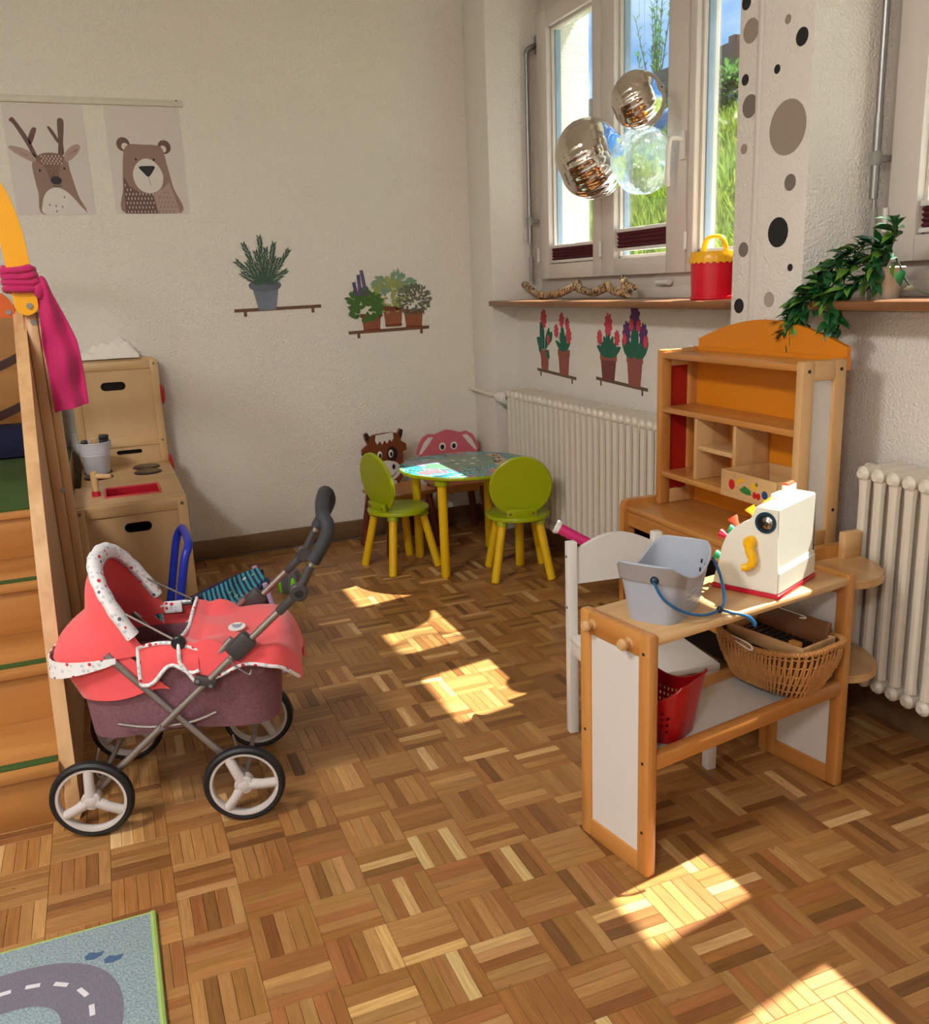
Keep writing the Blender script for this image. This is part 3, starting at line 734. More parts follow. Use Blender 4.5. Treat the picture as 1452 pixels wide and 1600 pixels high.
def lime_chair(loc, rz, label):
    """seat round, backrest a round disc; local +y is where the sitter faces, back at -y"""
    C = thing('lime_chair', label, 'chair', (loc[0], loc[1], 0), rz, 'lime children chairs')
    bm = BM(); lathe(bm, [(0, 0.252), (0.128, 0.252), (0.134, 0.255), (0.1355, 0.262), (0.133, 0.269), (0.126, 0.271), (0, 0.271)], 56); finish('seat', bm, M['lime'], C)
    bm = BM(); m = Matrix.Translation((0, -0.098, 0.396)) @ Matrix.Rotation(math.radians(9), 4, 'X') @ Matrix.Rotation(PI / 2, 4, 'X')
    lathe(bm, [(0, -0.008), (0.124, -0.008), (0.129, -0.004), (0.129, 0.004), (0.124, 0.008), (0, 0.008)], 56, m)
    xf(bm, bm.verts[:], Matrix.Identity(4))
    for v in bm.verts:                       # flattened foot of the disc
        if v.co.z < 0.268: v.co.z = 0.268
    finish('backrest', bm, M['lime'], C)
    bm = BM(); box(bm, (0, -0.105, 0.288), (0.125, 0.016, 0.034), 0.002, Matrix.Rotation(math.radians(9), 3, 'X')); br = finish('bracket', bm, M['lime'], C)
    for s in (-1, 1):
        bm = BM(); cyl(bm, (s * 0.047, -0.1135, 0.286), (s * 0.047, -0.1105, 0.286), 0.006, seg=12); finish('screw', bm, M['screw'], br)
    for sx in (-1, 1):
        for sy in (-1, 1):
            bm = BM(); leg(bm, (sx * 0.075, sy * 0.075, 0.246), (sx * 0.118, sy * 0.118, 0.0), 0.0175, 0.0175); lg = finish('leg', bm, M['yel'], C)
            bm = BM(); tube(bm, [(sx * 0.0755, sy * 0.0755, 0.253), (sx * 0.079, sy * 0.079, 0.231)], 0.0235, 20); finish('leg_socket', bm, M['lime'], lg)
    bm = BM(); bx(bm, -0.05, 0.05, -0.072, -0.050, 0.240, 0.253, 0.002); finish('under_rail', bm, M['lime'], C)
lime_chair((1.122, 3.628), -76, 'lime green round-backed chair left of the jungle table')
lime_chair((1.535, 3.280), -17, 'lime green round-backed chair in front of the jungle table, its back to the viewer')

M['cowb'] = mat('cow_brown', srgb(122, 62, 34), 0.4, var=0.08); M['cowd'] = mat('cow_dark', srgb(40, 26, 24), 0.4); M['offw'] = mat('print_white', srgb(226, 220, 214), 0.45); M['pinkw'] = mat('pink_paint', srgb(206, 104, 118), 0.4, var=0.05)
M['redleg'] = wood('mahogany_leg', srgb(92, 36, 26), srgb(116, 50, 34), 'z', 6, 10)
M['eyew'] = mat('eye_white', srgb(236, 232, 224), 0.4)
def animal_chair(name, label, loc, rz, build):
    """back at +y, the sitter faces local -y"""
    C = thing(name, label, 'chair', (loc[0], loc[1], 0), rz, 'animal-faced wooden chairs')
    bm = BM(); prism(bm, rrect(-0.135, 0.135, -0.13, 0.13, 0.025), 0.262, 0.278, 'xy'); finish('seat', bm, M['beech']['x'], C)
    for sx in (-1, 1):
        for sy in (-1, 1):
            bm = BM(); leg(bm, (sx * 0.10, sy * 0.10, 0.262), (sx * 0.135, sy * 0.13, 0.0), 0.018, 0.018); finish('leg', bm, M['redleg'], C)
    bm = BM()
    for s in (-1, 1): bx(bm, -0.1, 0.1, s * 0.10 - 0.008, s * 0.10 + 0.008, 0.235, 0.262, 0.002)
    finish('apron', bm, M['beech']['x'], C)
    build(C)
    return C
YBK = 0.118
def lay(C, name, poly, k, mt, y=YBK):
    """thin painted layer on the front of the back board"""
    bm = BM(); prism(bm, poly, y - 0.0075 - 0.0010 * k, y - 0.0075 - 0.001 * (k - 1), 'xz'); return finish(name, bm, mt, C, 0)
def sym(h): return h + [(-x, z) for x, z in h[::-1]]
def cow(C):
    sil = sym([(0.06, 0.272), (0.088, 0.30), (0.092, 0.33), (0.098, 0.40), (0.098, 0.43), (0.12, 0.435), (0.118, 0.465), (0.095, 0.48), (0.088, 0.485), (0.10, 0.51), (0.104, 0.535), (0.088, 0.542), (0.076, 0.52), (0.05, 0.528), (0.0, 0.53)])
    bm = BM(); prism(bm, sil, YBK - 0.0075, YBK + 0.0075, 'xz'); B = finish('backrest', bm, M['cowb'], C)
    lay(B, 'forelock', [(-0.045, 0.525), (0.048, 0.528), (0.05, 0.50), (0.038, 0.485), (0.028, 0.498), (0.014, 0.478), (0.0, 0.496), (-0.012, 0.476), (-0.025, 0.495), (-0.04, 0.48), (-0.05, 0.50)], 1, M['offw'])
    lay(B, 'eye_patch', arc(0.038, 0.425, 0.030, 0.036, 0, 350, 22), 1, M['cowd'])
    for s in (-1, 1):
        horn = [(s * 0.080, 0.52), (s * 0.092, 0.54), (s * 0.103, 0.535), (s * 0.099, 0.51), (s * 0.086, 0.492)]
        lay(B, 'horn', horn, 1, M['cowd'])
        e = lay(B, 'eye', arc(s * 0.03, 0.428, 0.013, 0.019, 0, 350, 18), 2, M['eyew']); lay(e, 'pupil', arc(s * 0.03 + 0.002, 0.425, 0.007, 0.011, 0, 350, 16), 3, M['black'])
    mz = lay(B, 'muzzle', arc(0.0, 0.345, 0.082, 0.052, 0, 355, 36), 1, M['offw'])
    for s in (-1, 1): lay(mz, 'nostril', arc(s * 0.042, 0.362, 0.008, 0.013, 0, 350, 14), 2, M['black'])
    sm = [(p[0], p[1]) for p in arc(0.0, 0.352, 0.058, 0.040, 205, 345, 20)]; lay(mz, 'smile', sm + [(x, z - 0.004) for x, z in sm[::-1]], 2, M['black'])
    for s in (-1, 1): lay(B, 'hoof', arc(s * 0.038, 0.284, 0.018, 0.013, 0, 350, 14), 2, M['offw'])
def elephant(C):
    sil = sym([(0.07, 0.272), (0.105, 0.31), (0.12, 0.37), (0.15, 0.385), (0.162, 0.40), (0.150, 0.44), (0.13, 0.475), (0.10, 0.492), (0.065, 0.488), (0.045, 0.495), (0.02, 0.502), (0.0, 0.506)])
    bm = BM(); prism(bm, sil, YBK - 0.0075, YBK + 0.0075, 'xz'); B = finish('backrest', bm, M['pinkw'], C)
    for s in (-1, 1):
        lay(B, 'inner_ear', [(s * x, z) for x, z in ((0.075, 0.475), (0.10, 0.476), (0.125, 0.45), (0.145, 0.41), (0.150, 0.392), (0.135, 0.40), (0.10, 0.44))], 1, M['offw'])
        e = lay(B, 'eye', arc(s * 0.03, 0.425, 0.017, 0.020, 0, 350, 18), 2, M['eyew']); lay(e, 'pupil', arc(s * 0.03, 0.423, 0.010, 0.013, 0, 350, 16), 3, M['black'])
    for k, zz in enumerate((0.39, 0.37, 0.35)): lay(B, 'trunk_crease', [(-0.03, zz), (0.03, zz), (0.028, zz - 0.003), (-0.028, zz - 0.003)], 1, M['ppink'])
animal_chair('cow_chair', 'wooden chair with a brown cow face back behind the lime chair', (1.222, 3.93), 12, cow)
animal_chair('elephant_chair', 'wooden chair with a pink elephant face back behind the jungle table', (1.535, 3.985), -4, elephant)
# ------------------------------------------------------------------ toy shop shelf against the dotted pier
# local frame: origin at floor, x along world x, y along world y
M['orange'] = mat('orange_board', srgb(216, 130, 20), 0.4, var=0.03); M['redb'] = mat('red_board', srgb(160, 22, 18), 0.4)
M['whitel'] = mat('white_laminate', srgb(214, 208, 202), 0.3, var=0.02)
SH = thing('toy_shop_shelf', 'tall wooden toy shop shelf with orange back and arched top', 'shelf', (1.60, 2.0, 0))
O = Vector((1.60, 2.0, 0))
def lb(bm, x0, x1, y0, y1, z0, z1, b=0.004): bx(bm, x0 - O.x, x1 - O.x, y0 - O.y, y1 - O.y, z0, z1, b)
YL, YR = 2.318, 1.700           # left and right ends seen from the front
XF, XB = 1.562, 1.700           # front and back
ZT = 0.982
for (ya, yb, nm) in ((YL, YL - 0.026, 'left'), (YR, YR + 0.026, 'right')):
    y0, y1 = min(ya, yb), max(ya, yb)
    bm = BM(); lb(bm, XF, XF + 0.038, y0, y1, 0.505, ZT, 0.006); fr = finish('post', bm, M['beech']['z'] if nm == 'left' else M['maple']['z'], SH)
    bm = BM(); lb(bm, XB - 0.038, XB, y0, y1, 0.505, ZT, 0.006); finish('post', bm, M['beech']['z'] if nm == 'left' else M['maple']['z'], SH)
    bm = BM(); lb(bm, XF + 0.036, XB - 0.036, y0 + 0.001, y1 - 0.001, ZT - 0.05, ZT - 0.001, 0.003); finish('top_rail', bm, M['maple']['x'], SH)
    bm = BM(); lb(bm, XF + 0.036, XB - 0.036, y0 + 0.001, y1 - 0.001, 0.506, 0.55, 0.003); finish('bottom_rail', bm, M['maple']['x'], SH)
    bm = BM(); lb(bm, XF + 0.034, XB - 0.034, (y0 + y1) / 2 - 0.004, (y0 + y1) / 2 + 0.004, 0.545, ZT - 0.045, 0); finish('side_panel', bm, M['redb'] if nm == 'left' else M['whitel'], SH, 0)
for x in (XF + 0.019, XB - 0.019):
    for z in (ZT - 0.025, 0.60):
        bm = BM(); cyl(bm, (x - O.x, YR - 0.0012 - O.y, z), (x - O.x, YR + 0.004 - O.y, z), 0.0045, seg=10); finish('screw', bm, M['cowd'], SH)
yi0, yi1 = YR + 0.024, YL - 0.024
def shelfb(z, t=0.018, x0=XF + 0.004): 
    bm = BM(); lb(bm, x0, XB - 0.008, yi0, yi1, z - t, z, 0.004); return finish('shelf_board', bm, M['beech']['y'], SH)
shelfb(ZT - 0.008); shelfb(0.812); shelfb(0.612)
bm = BM(); lb(bm, XB - 0.008, XB - 0.002, yi0 - 0.02, yi1 + 0.02, 0.505, 0.985, 0); finish('back_panel', bm, M['orange'], SH, 0)
# arched head board
pts = [(YR + 0.004 - O.y, ZT - 0.03), (YL - 0.02 - O.y, ZT - 0.03), (YL - 0.02 - O.y, ZT + 0.026)] + [(a - O.y, b) for a, b in [((YR + 0.004) + (YL - 0.024 - YR) * (1 - q / 20), ZT + 0.026 + 0.075 * math.sin(PI * (0.06 + 0.88 * q / 20)) - 0.075 * math.sin(PI * 0.06)) for q in range(1, 20)]] + [(YR + 0.004 - O.y, ZT + 0.026)]
bm = BM(); prism(bm, pts, XB - 0.001 - O.x, XB + 0.012 - O.x, 'yz'); finish('arched_top', bm, M['orange'], SH)
# pigeonholes between the two lower shelves
for y in (2.135, 1.962):
    bm = BM(); lb(bm, XF + 0.012, XB - 0.01, y - 0.007, y + 0.007, 0.612, 0.794, 0.003); finish('divider', bm, M['maple']['z'], SH)
bm = BM(); lb(bm, XF + 0.016, XB - 0.01, 1.970, 2.128, 0.700, 0.714, 0.003); finish('pigeonhole_shelf', bm, M['maple']['y'], SH)
# counter below
bm = BM(); lb(bm, 1.462, 1.705, 1.655, 2.352, 0.488, 0.506, 0.005); finish('counter_top', bm, M['beech']['y'], SH)
bm = BM(); lb(bm, 1.470, 1.488, 1.68, 2.33, 0.440, 0.489, 0.003); finish('counter_apron', bm, M['beech']['y'], SH)
for ya, yb in ((2.330, 2.354), (1.650, 1.674)):
    bm = BM(); prism(bm, [(x - O.x, z) for x, z in [(1.455, 0.0), (1.495, 0.0), (1.495, 0.44), (1.672, 0.44), (1.672, 0.0), (1.712, 0.0), (1.712, 0.500), (1.704, 0.516), (1.690, 0.522), (1.475, 0.522), (1.461, 0.516), (1.455, 0.500)]], ya - O.y, yb - O.y, 'xz'); finish('end_frame', bm, M['beech']['z'], SH)
    bm = BM(); lb(bm, 1.493, 1.674, (ya + yb) / 2 - 0.004, (ya + yb) / 2 + 0.004, 0.02, 0.445, 0); finish('end_panel', bm, M['darkhole'] if ya > 2 else M['whitel'], SH, 0)
bm = BM(); lb(bm, 1.672, 1.690, 1.674, 2.330, 0.03, 0.44, 0.0); finish('blackboard', bm, M['black'], SH, 0)
bm = BM(); lb(bm, 1.47, 1.70, 1.674, 2.330, 0.235, 0.252, 0.004); finish('lower_shelf', bm, M['beech']['y'], SH)
bm = BM(); lb(bm, 1.655, 1.712, 1.625, 1.65, 0.49, 0.56, 0.006); finish('bracket', bm, M['maple']['x'], SH)
# half-round end shelves
for z in (0.492, 0.255):
    poly = [(1.712 - O.x, 1.650 - O.y)] + [(1.592 - O.x + 0.120 * math.cos(math.radians(a)), 1.650 - O.y + 0.178 * math.sin(math.radians(a))) for a in range(0, -181, -9)]
    bm = BM(); prism(bm, poly, z - 0.019, z, 'xy'); bmesh.ops.bevel(bm, geom=[e for e in bm.edges if abs(e.verts[0].co.z - e.verts[1].co.z) < 1e-5], offset=0.004, segments=2, affect='EDGES'); finish('half_round_shelf', bm, M['maple']['y'], SH)

# fruit box on the shelf
FB = thing('fruit_box', 'small pale wooden box with painted fruit on the toy shop shelf', 'box', (1.625, 1.835, 0.612))
def fbx(bm, a): bx(bm, *a, 0.002)
m_ = M['maple']['y']
for nm, a in (('front', (-0.105, -0.097, -0.108, 0.108, 0.0, 0.072)), ('back', (0.052, 0.060, -0.108, 0.108, 0.0, 0.072)), ('side', (-0.097, 0.052, 0.100, 0.108, 0.0, 0.072)), ('side', (-0.097, 0.052, -0.108, -0.100, 0.0, 0.072)), ('bottom', (-0.097, 0.052, -0.10, 0.10, 0.0, 0.008))):
    bm = BM(); fbx(bm, a); ob = finish(nm, bm, m_, FB)
    if nm == 'front': fr_ = ob
def fpr(name, poly, mt, k=1):
    bm = BM(); prism(bm, poly, -0.1052 - 0.0004 * k, -0.1048, 'yz'); finish(name, bm, mt, fr_, 0)
M['fr'] = mat('fruit_red', srgb(196, 28, 30), 0.4); M['fy'] = mat('fruit_yellow', srgb(232, 178, 40), 0.4); M['fg'] = mat('fruit_green', srgb(46, 120, 60), 0.4); M['fb'] = mat('fruit_blue', srgb(38, 74, 130), 0.4)
fpr('apple_print', arc(0.062, 0.037, 0.012, 0.014, 0, 345, 16), M['fr']); fpr('banana_print', [(0.045, 0.045), (0.035, 0.058), (0.018, 0.06), (0.008, 0.052), (0.02, 0.052), (0.034, 0.046), (0.042, 0.034)], M['fy']); fpr('grape_print', [(0.03, 0.028), (0.01, 0.042), (-0.012, 0.034), (-0.018, 0.022), (0.0, 0.020), (0.018, 0.022)], M['fg'], 2)
for y in (-0.030, -0.044): fpr('cherry_print', arc(y, 0.024, 0.008, 0.009, 0, 340, 12), M['fr'])
fpr('pear_print', arc(-0.025, 0.046, 0.011, 0.010, 0, 340, 12), M['fy']); fpr('plum_print', arc(-0.068, 0.032, 0.011, 0.011, 0, 340, 14), M['fb']); fpr('leaf_print', [(-0.03, 0.05), (-0.036, 0.062), (-0.041, 0.05)], M['fg']); fpr('stalk_print', [(0.052, 0.062), (0.055, 0.068), (0.049, 0.058)], M['cowd'])

# ------------------------------------------------------------------ narrow shop counter
DK = thing('toy_counter', 'narrow wooden play counter with white side panels and a lower shelf', 'counter', (0.897, 1.342, 0), 9.5)
LX, DY, HZ = 0.625, 0.213, 0.53
def endframe(x0, x1, mz):
    for y0, y1 in ((0.0, 0.034), (DY - 0.034, DY)):
        bm = BM(); bx(bm, x0, x1, y0, y1, 0, HZ, 0.007); finish('leg', bm, M['beech']['z'], DK)
    bm = BM(); bx(bm, x0 + 0.001, x1 - 0.001, 0.02, DY - 0.02, HZ - 0.052, HZ - 0.0005, 0.006); finish('end_rail', bm, M['beech']['y'], DK)
    bm = BM(); bx(bm, x0 + 0.001, x1 - 0.001, 0.03, DY - 0.03, 0.0, 0.045, 0.004); finish('bottom_rail', bm, M['beech']['y'], DK)
    bm = BM(); bx(bm, (x0 + x1) / 2 - 0.007, (x0 + x1) / 2 + 0.007, 0.03, DY - 0.03, 0.04, HZ - 0.048, 0); finish('end_panel', bm, M['whitel'], DK, 0)
endframe(0.0, 0.026, 0); endframe(LX - 0.026, LX, 0)
bm = BM(); bx(bm, 0.024, LX - 0.024, 0.002, DY - 0.002, HZ - 0.026, HZ - 0.008, 0.006); finish('top_board', bm, M['maple']['x'], DK)
for y0, y1 in ((0.002, 0.024), (DY - 0.024, DY - 0.002)):
    bm = BM(); bx(bm, 0.025, LX - 0.025, y0, y1, 0.238, 0.274, 0.005); finish('shelf_rail', bm, M['beech']['x'], DK)
bm = BM(); bx(bm, 0.025, LX - 0.025, 0.022, DY - 0.022, 0.246, 0.256, 0); finish('shelf_panel', bm, M['whitel'], DK, 0)
for y in (0.060, 0.172):
    bm = BM(); lathe(bm, [(0.0, 0.024), (0.009, 0.023), (0.0125, 0.017), (0.011, 0.010), (0.006, 0.006), (0.006, 0.0), (0.012, -0.001)], 18, Matrix.Translation((0.0, y, HZ - 0.026 - (0.0 if y > 0.1 else 0.004))) @ Matrix.Rotation(-PI / 2, 4, 'Y')); finish('knob', bm, M['maple']['x'], DK)
for x, y, z in ((0.0, 0.017, 0.49), (0.0, 0.017, 0.256), (0.0, DY - 0.017, 0.256), (0.0, 0.017, 0.10)):
    bm = BM(); cyl(bm, (x - 0.0008, y, z), (x + 0.003, y, z), 0.0035, seg=10); finish('screw', bm, M['cowd'], DK)

# ------------------------------------------------------------------ cash register
ZD = HZ - 0.008
def dl(x, y, z):
    c_, s_ = math.cos(math.radians(9.5)), math.sin(math.radians(9.5)); return (0.897 + x * c_ - y * s_, 1.342 + x * s_ + y * c_, z)
M['regw'] = mat('register_white', srgb(232, 228, 214), 0.25, var=0.02); M['regred'] = mat('register_red', srgb(200, 16, 46), 0.3); M['regy'] = mat('register_yellow', srgb(244, 184, 14), 0.3); M['rego'] = mat('register_orange', srgb(250, 92, 60), 0.3); M['regg'] = mat('register_green', srgb(20, 150, 96), 0.3); M['bell'] = mat('bell_metal', srgb(150, 140, 130), 0.25, 1.0); M['navy'] = mat('bell_blue', srgb(20, 52, 72), 0.35)
RG = thing('cash_register', 'white toy cash register with red base and yellow crank on the counter', 'cash register', (1.259, 1.409, ZD), 25)
Wd, Dp = 0.190, 0.150
bm = BM(); bx(bm, -0.003, Wd + 0.003, -0.003, Dp + 0.003, 0.0, 0.010, 0.003); finish('base', bm, M['regred'], RG)
prof = [(0.0, 0.010), (Dp, 0.010), (Dp, 0.020), (0.138, 0.060), (0.134, 0.09), (0.124, 0.118), (0.106, 0.142), (0.084, 0.158), (0.070, 0.162), (0.063, 0.170), (0.058, 0.192), (0.056, 0.198), (0.006, 0.196), (0.006, 0.062), (0.0, 0.058)]
bm = BM(); prism(bm, prof, 0.0, Wd, 'yz')
bmesh.ops.bevel(bm, geom=bm.edges[:], offset=0.0028, segments=2, affect='EDGES'); body = finish('body', bm, M['regw'], RG)
bm = BM(); lathe(bm, [(0.0, 0.006), (0.018, 0.006), (0.020, 0.002), (0.0205, -0.0005), (0.0215, 0.001), (0.0175, 0.0012), (0.0165, 0.0), (0.0, 0.0)], 32, Matrix.Translation((-0.0005, 0.034, 0.166)) @ Matrix.Rotation(-PI / 2, 4, 'Y')); 
bm.free()
bm = BM(); lathe(bm, [(0.0165, 0.0035), (0.0225, 0.0035), (0.023, 0.002), (0.023, -0.002), (0.0165, -0.002)], 36, Matrix.Translation((0.0, 0.034, 0.164)) @ Matrix.Rotation(-PI / 2, 4, 'Y')); ring = finish('bell_ring', bm, M['navy'], RG)
bm = BM(); lathe(bm, [(0.0, 0.001), (0.0225, 0.001), (0.0225, -0.001), (0.0, -0.001)], 30, Matrix.Translation((0.0, 0.034, 0.164)) @ Matrix.Rotation(-PI / 2, 4, 'Y')); finish('bell_well', bm, M['black'], ring)
bm = BM(); lathe(bm, [(0.0, 0.006), (0.004, 0.006), (0.006, 0.004), (0.011, 0.003), (0.0145, 0.0005), (0.0, 0.0005)], 26, Matrix.Translation((-0.0008, 0.030, 0.163)) @ Matrix.Rotation(-PI / 2, 4, 'Y')); finish('bell', bm, M['bell'], RG)
bm = BM()
cyl(bm, (0.004, 0.064, 0.118), (-0.016, 0.064, 0.118), 0.014, 0.013, seg=20, bev=0.003)
tube(bm, smoothpath([(-0.011, 0.064, 0.116), (-0.012, 0.060, 0.100), (-0.012, 0.054, 0.085), (-0.012, 0.056, 0.072), (-0.014, 0.066, 0.064), (-0.018, 0.076, 0.062)], 5), [0.012] * 3 + [0.0105] * 6 + [0.0095] * 8 + [0.0085] * 6 + [0.0075] * 3, 12)
finish('crank', bm, M['regy'], RG)
# funnel shaped keys on the sloping front
for k, (x, y, z, mt) in enumerate(((0.03, 0.112, 0.140, M['rego']), (0.075, 0.095, 0.155, M['regy']), (0.12, 0.112, 0.140, M['rego']), (0.16, 0.095, 0.155, M['regy']), (0.03, 0.130, 0.112, M['regred']), (0.075, 0.130, 0.112, M['regg']), (0.03, 0.139, 0.062, M['regg']))):
    bm = BM(); lathe(bm, [(0.0, 0.0), (0.005, 0.0), (0.006, 0.012), (0.011, 0.022), (0.0115, 0.026), (0.0, 0.025)], 18, Matrix.Translation((x, y - 0.004, z - 0.004)) @ Matrix.Rotation(math.radians(-38 if k < 4 else -75), 4, 'X')); part_label(finish('key', bm, mt, RG), ('orange key', 'yellow key', 'orange key', 'yellow key', 'red key', 'green key', 'green key')[k])
for x in (0.075, 0.13):
    bm = BM(); bx(bm, x, x + 0.045, 0.045, 0.060, 0.190, 0.208 if x < 0.1 else 0.216, 0.002); finish('display_tab', bm, M['regw'], RG)
bm = BM(); cyl(bm, (0.135, 0.054, 0.213), (0.17, 0.054, 0.213), 0.0085, seg=18); finish('roll_knob', bm, M['rego'], RG)

# ------------------------------------------------------------------ toy shopping baskets
M['gbask'] = mat('grey_plastic_basket', srgb(168, 174, 186), 0.3, var=0.02); M['gband'] = mat('taupe_band', srgb(150, 144, 142), 0.35); M['bluep'] = mat('blue_plastic', srgb(28, 96, 150), 0.3); M['navyp'] = mat('navy_plastic', srgb(22, 44, 70), 0.35); M['redbk'] = mat('dark_red_plastic', srgb(170, 14, 22), 0.3, var=0.04)
def superell(a, rx, ry, p=4.0):
    c, s = math.cos(a), math.sin(a)
    d = (abs(c / rx) ** p + abs(s / ry) ** p) ** (-1 / p)
    return d * c, d * s
def basket(name, label, loc, rz, Lx, Ly, H, dip, holes_side, mt, band=None):
    """tapered bowl; the rim dips on the long sides' middle; round holes on the sides"""
    B = thing(name, label, 'basket', loc, rz, 'plastic toy shopping baskets')
    NU, NV = 96, 14
    def pt(u, v, off=0.0):
        a = 2 * PI * u + PI / 4
        k = 0.76 + 0.24 * v
        x, y = superell(a, Lx / 2 * k - off, Ly / 2 * k - off, 4.5)
        dx = abs(math.cos(a)) 
        zt = H - dip * max(0.0, math.cos(min(PI / 2, abs(x / (Lx / 2 * k)) * PI / 2 * 1.05))) ** 0.8 * (1 if abs(y) > Ly / 2 * k * 0.8 else 0)
        return Vector((x, y, v * zt))
    bm = BM(); g = [[bm.verts.new(pt(i / NU, j / NV)) for j in range(NV + 1)] for i in range(NU)]
    fs = []
    for i in range(NU):
        for j in range(NV):
            q = (g[i][j], g[(i + 1) % NU][j], g[(i + 1) % NU][j + 1], g[i][j + 1])
            c = (q[0].co + q[2].co) / 2
            if holes_side and 3 <= j <= 9 and j % 2 == 1 and i % 2 == 1 and holes_side(c): continue
            fs.append(bm.faces.new(q))
    cv = bm.verts.new((0, 0, 0))
    for i in range(NU): fs.append(bm.faces.new((g[(i + 1) % NU][0], g[i][0], cv)))
    bmesh.ops.recalc_face_normals(bm, faces=fs); bmesh.ops.solidify(bm, geom=fs, thickness=0.0028)
    o = finish('shell', bm, mt, B, 50)
    bm = BM(); tube(bm, [pt(i / NU, 1.0) + Vector((0, 0, 0.0)) for i in range(NU)], 0.0026, 8, closed=True); finish('rim', bm, mt, B)
    if band:
        bm = BM(); fs = []
        for e in (-1,):
            idx = [i for i in range(NU) if pt(i / NU, 1)[0] < -Lx * 0.28]
            idx.sort(key=lambda i: pt(i / NU, 1)[1])
            for a_, b_ in zip(idx, idx[1:]):
                q = [bm.verts.new(pt(a_ / NU, 0.72, -0.004)), bm.verts.new(pt(b_ / NU, 0.72, -0.004)), bm.verts.new(pt(b_ / NU, 0.985, -0.004)), bm.verts.new(pt(a_ / NU, 0.985, -0.004))]; fs.append(bm.faces.new(q))
        bmesh.ops.remove_doubles(bm, verts=bm.verts[:], dist=1e-5); fs = bm.faces[:]
        bmesh.ops.recalc_face_normals(bm, faces=fs); bmesh.ops.solidify(bm, geom=fs, thickness=0.003); finish('grip_band', bm, band, B)
    return B
GBK = basket('shopping_basket', 'grey toy shopping basket with a blue handle on the counter top', dl(0.140, 0.106, ZD), 33, 0.215, 0.140, 0.128, 0.042, lambda c: c.y < -0.04 and c.x > -0.03, M['gbask'], M['gband'])
bm = BM(); ell(bm, (-0.106, -0.022, 0.100), (0.009, 0.009, 0.009), 16, 10); finish('pivot', bm, M['navyp'], GBK)
bm = BM(); tube(bm, smoothpath([(-0.112, -0.022, 0.100), (-0.106, -0.040, 0.066), (-0.078, -0.066, 0.036), (-0.030, -0.092, 0.016), (0.030, -0.104, 0.010), (0.062, -0.104, 0.022), (0.088, -0.085, 0.062), (0.092, -0.066, 0.100)], 6), 0.0032, 8); finish('handle_bow', bm, M['bluep'], GBK)
bm = BM(); ell(bm, (0.030, -0.106, 0.011), (0.009, 0.007, 0.008), 12, 8); finish('handle_joint', bm, M['navyp'], GBK)
bm = BM(); tube(bm, smoothpath([(0.030, -0.106, 0.011), (0.042, -0.124, 0.004), (0.052, -0.143, 0.000), (0.062, -0.156, -0.008), (0.072, -0.164, -0.022), (0.073, -0.165, -0.028)], 5), [0.0032] * 14 + [0.0042] * 12, 8); finish('handle_end', bm, M['bluep'], GBK)
RBK = basket('shopping_basket', 'dark red perforated toy shopping basket on the lower counter shelf', dl(0.125, 0.110, 0.258), 118, 0.180, 0.150, 0.135, 0.045, lambda c: abs(c.x) < 0.06, M['redbk'])

# ------------------------------------------------------------------ wicker basket with wooden instruments
M['wick'] = mat('wicker', srgb(186, 132, 74), 0.6, var=0.25, vscale=60); M['wickd'] = mat('wicker_dark', srgb(84, 50, 26), 0.8)
WB = thing('wicker_basket', 'oval wicker basket on the lower counter shelf', 'basket', dl(0.488, 0.098, 0.275), -78)
RX, RY, WH = 0.140, 0.092, 0.112
def wk(u, v, o=0.0):
    a = 2 * PI * u; k = 0.70 + 0.30 * math.sin(min(1, v) * PI / 2)
    x, y = superell(a, RX * k + o, RY * k + o, 3.2); return Vector((x, y, v * (WH + 0.012 * math.cos(2 * a))))
bm = BM(); sheet(bm, lambda u, v: wk(u, v, -0.006), 60, 8, closeu=True); cv = bm.verts.new((0, 0, 0.002)); bm.verts.ensure_lookup_table()
bmesh.ops.contextual_create(bm, geom=[e for e in bm.edges if e.is_boundary and all(v.co.z < 0.02 for v in e.verts)])
finish('lining', bm, M['wickd'], WB)
bm = BM()
for k in range(130):                                   # slanting uprights
    u = k / 130; sl = 0.007 * (1 if k % 2 else -0.2)
    tube(bm, [wk(u + sl * (j / 6 - 0.5) * 2, j / 6, 0.0015 * math.sin(j * PI + k * PI)) for j in range(7)], 0.0025, 5, caps=False)
for v in (0.12, 0.3, 0.5, 0.7, 0.88):
    tube(bm, [wk(i / 96, v, 0.0028 * (1 if i % 2 else -1)) for i in range(96)], 0.0018, 5, closed=True)
wv = finish('weave', bm, M['wick'], WB); wv['kind'] = 'stuff'
bm = BM()
rim = [wk(i / 120, 1.0) for i in range(120)]
tube(bm, rim, 0.0055, 8, closed=True)
for i in range(120):
    c = rim[i]; nx = (rim[(i + 1) % 120] - rim[i - 1]).normalized(); 
    e1 = Vector((0, 0, 1)); e2 = nx.cross(e1).normalized()
    tube(bm, [c + (e1 * math.cos(a) + e2 * math.sin(a)) * 0.0068 + nx * (0.0035 * (a / PI - 1)) for a in (0, PI / 3, 2 * PI / 3, PI, 4 * PI / 3, 5 * PI / 3, 2 * PI)], 0.0017, 4, caps=False)
finish('rim', bm, M['wick'], WB)
M['darkw'] = wood('walnut', srgb(96, 58, 30), srgb(128, 80, 44), 'x', 6, 12)
bm = BM(); tube(bm, smoothpath([(-0.06, -0.088, 0.112), (-0.03, -0.098, 0.116), (0.0, -0.099, 0.112), (0.008, -0.1, 0.104), (0.0, -0.1, 0.1), (-0.03, -0.099, 0.106), (-0.055, -0.09, 0.106)], 4), 0.002, 6); finish('loop_tie', bm, M['offw'], WB)
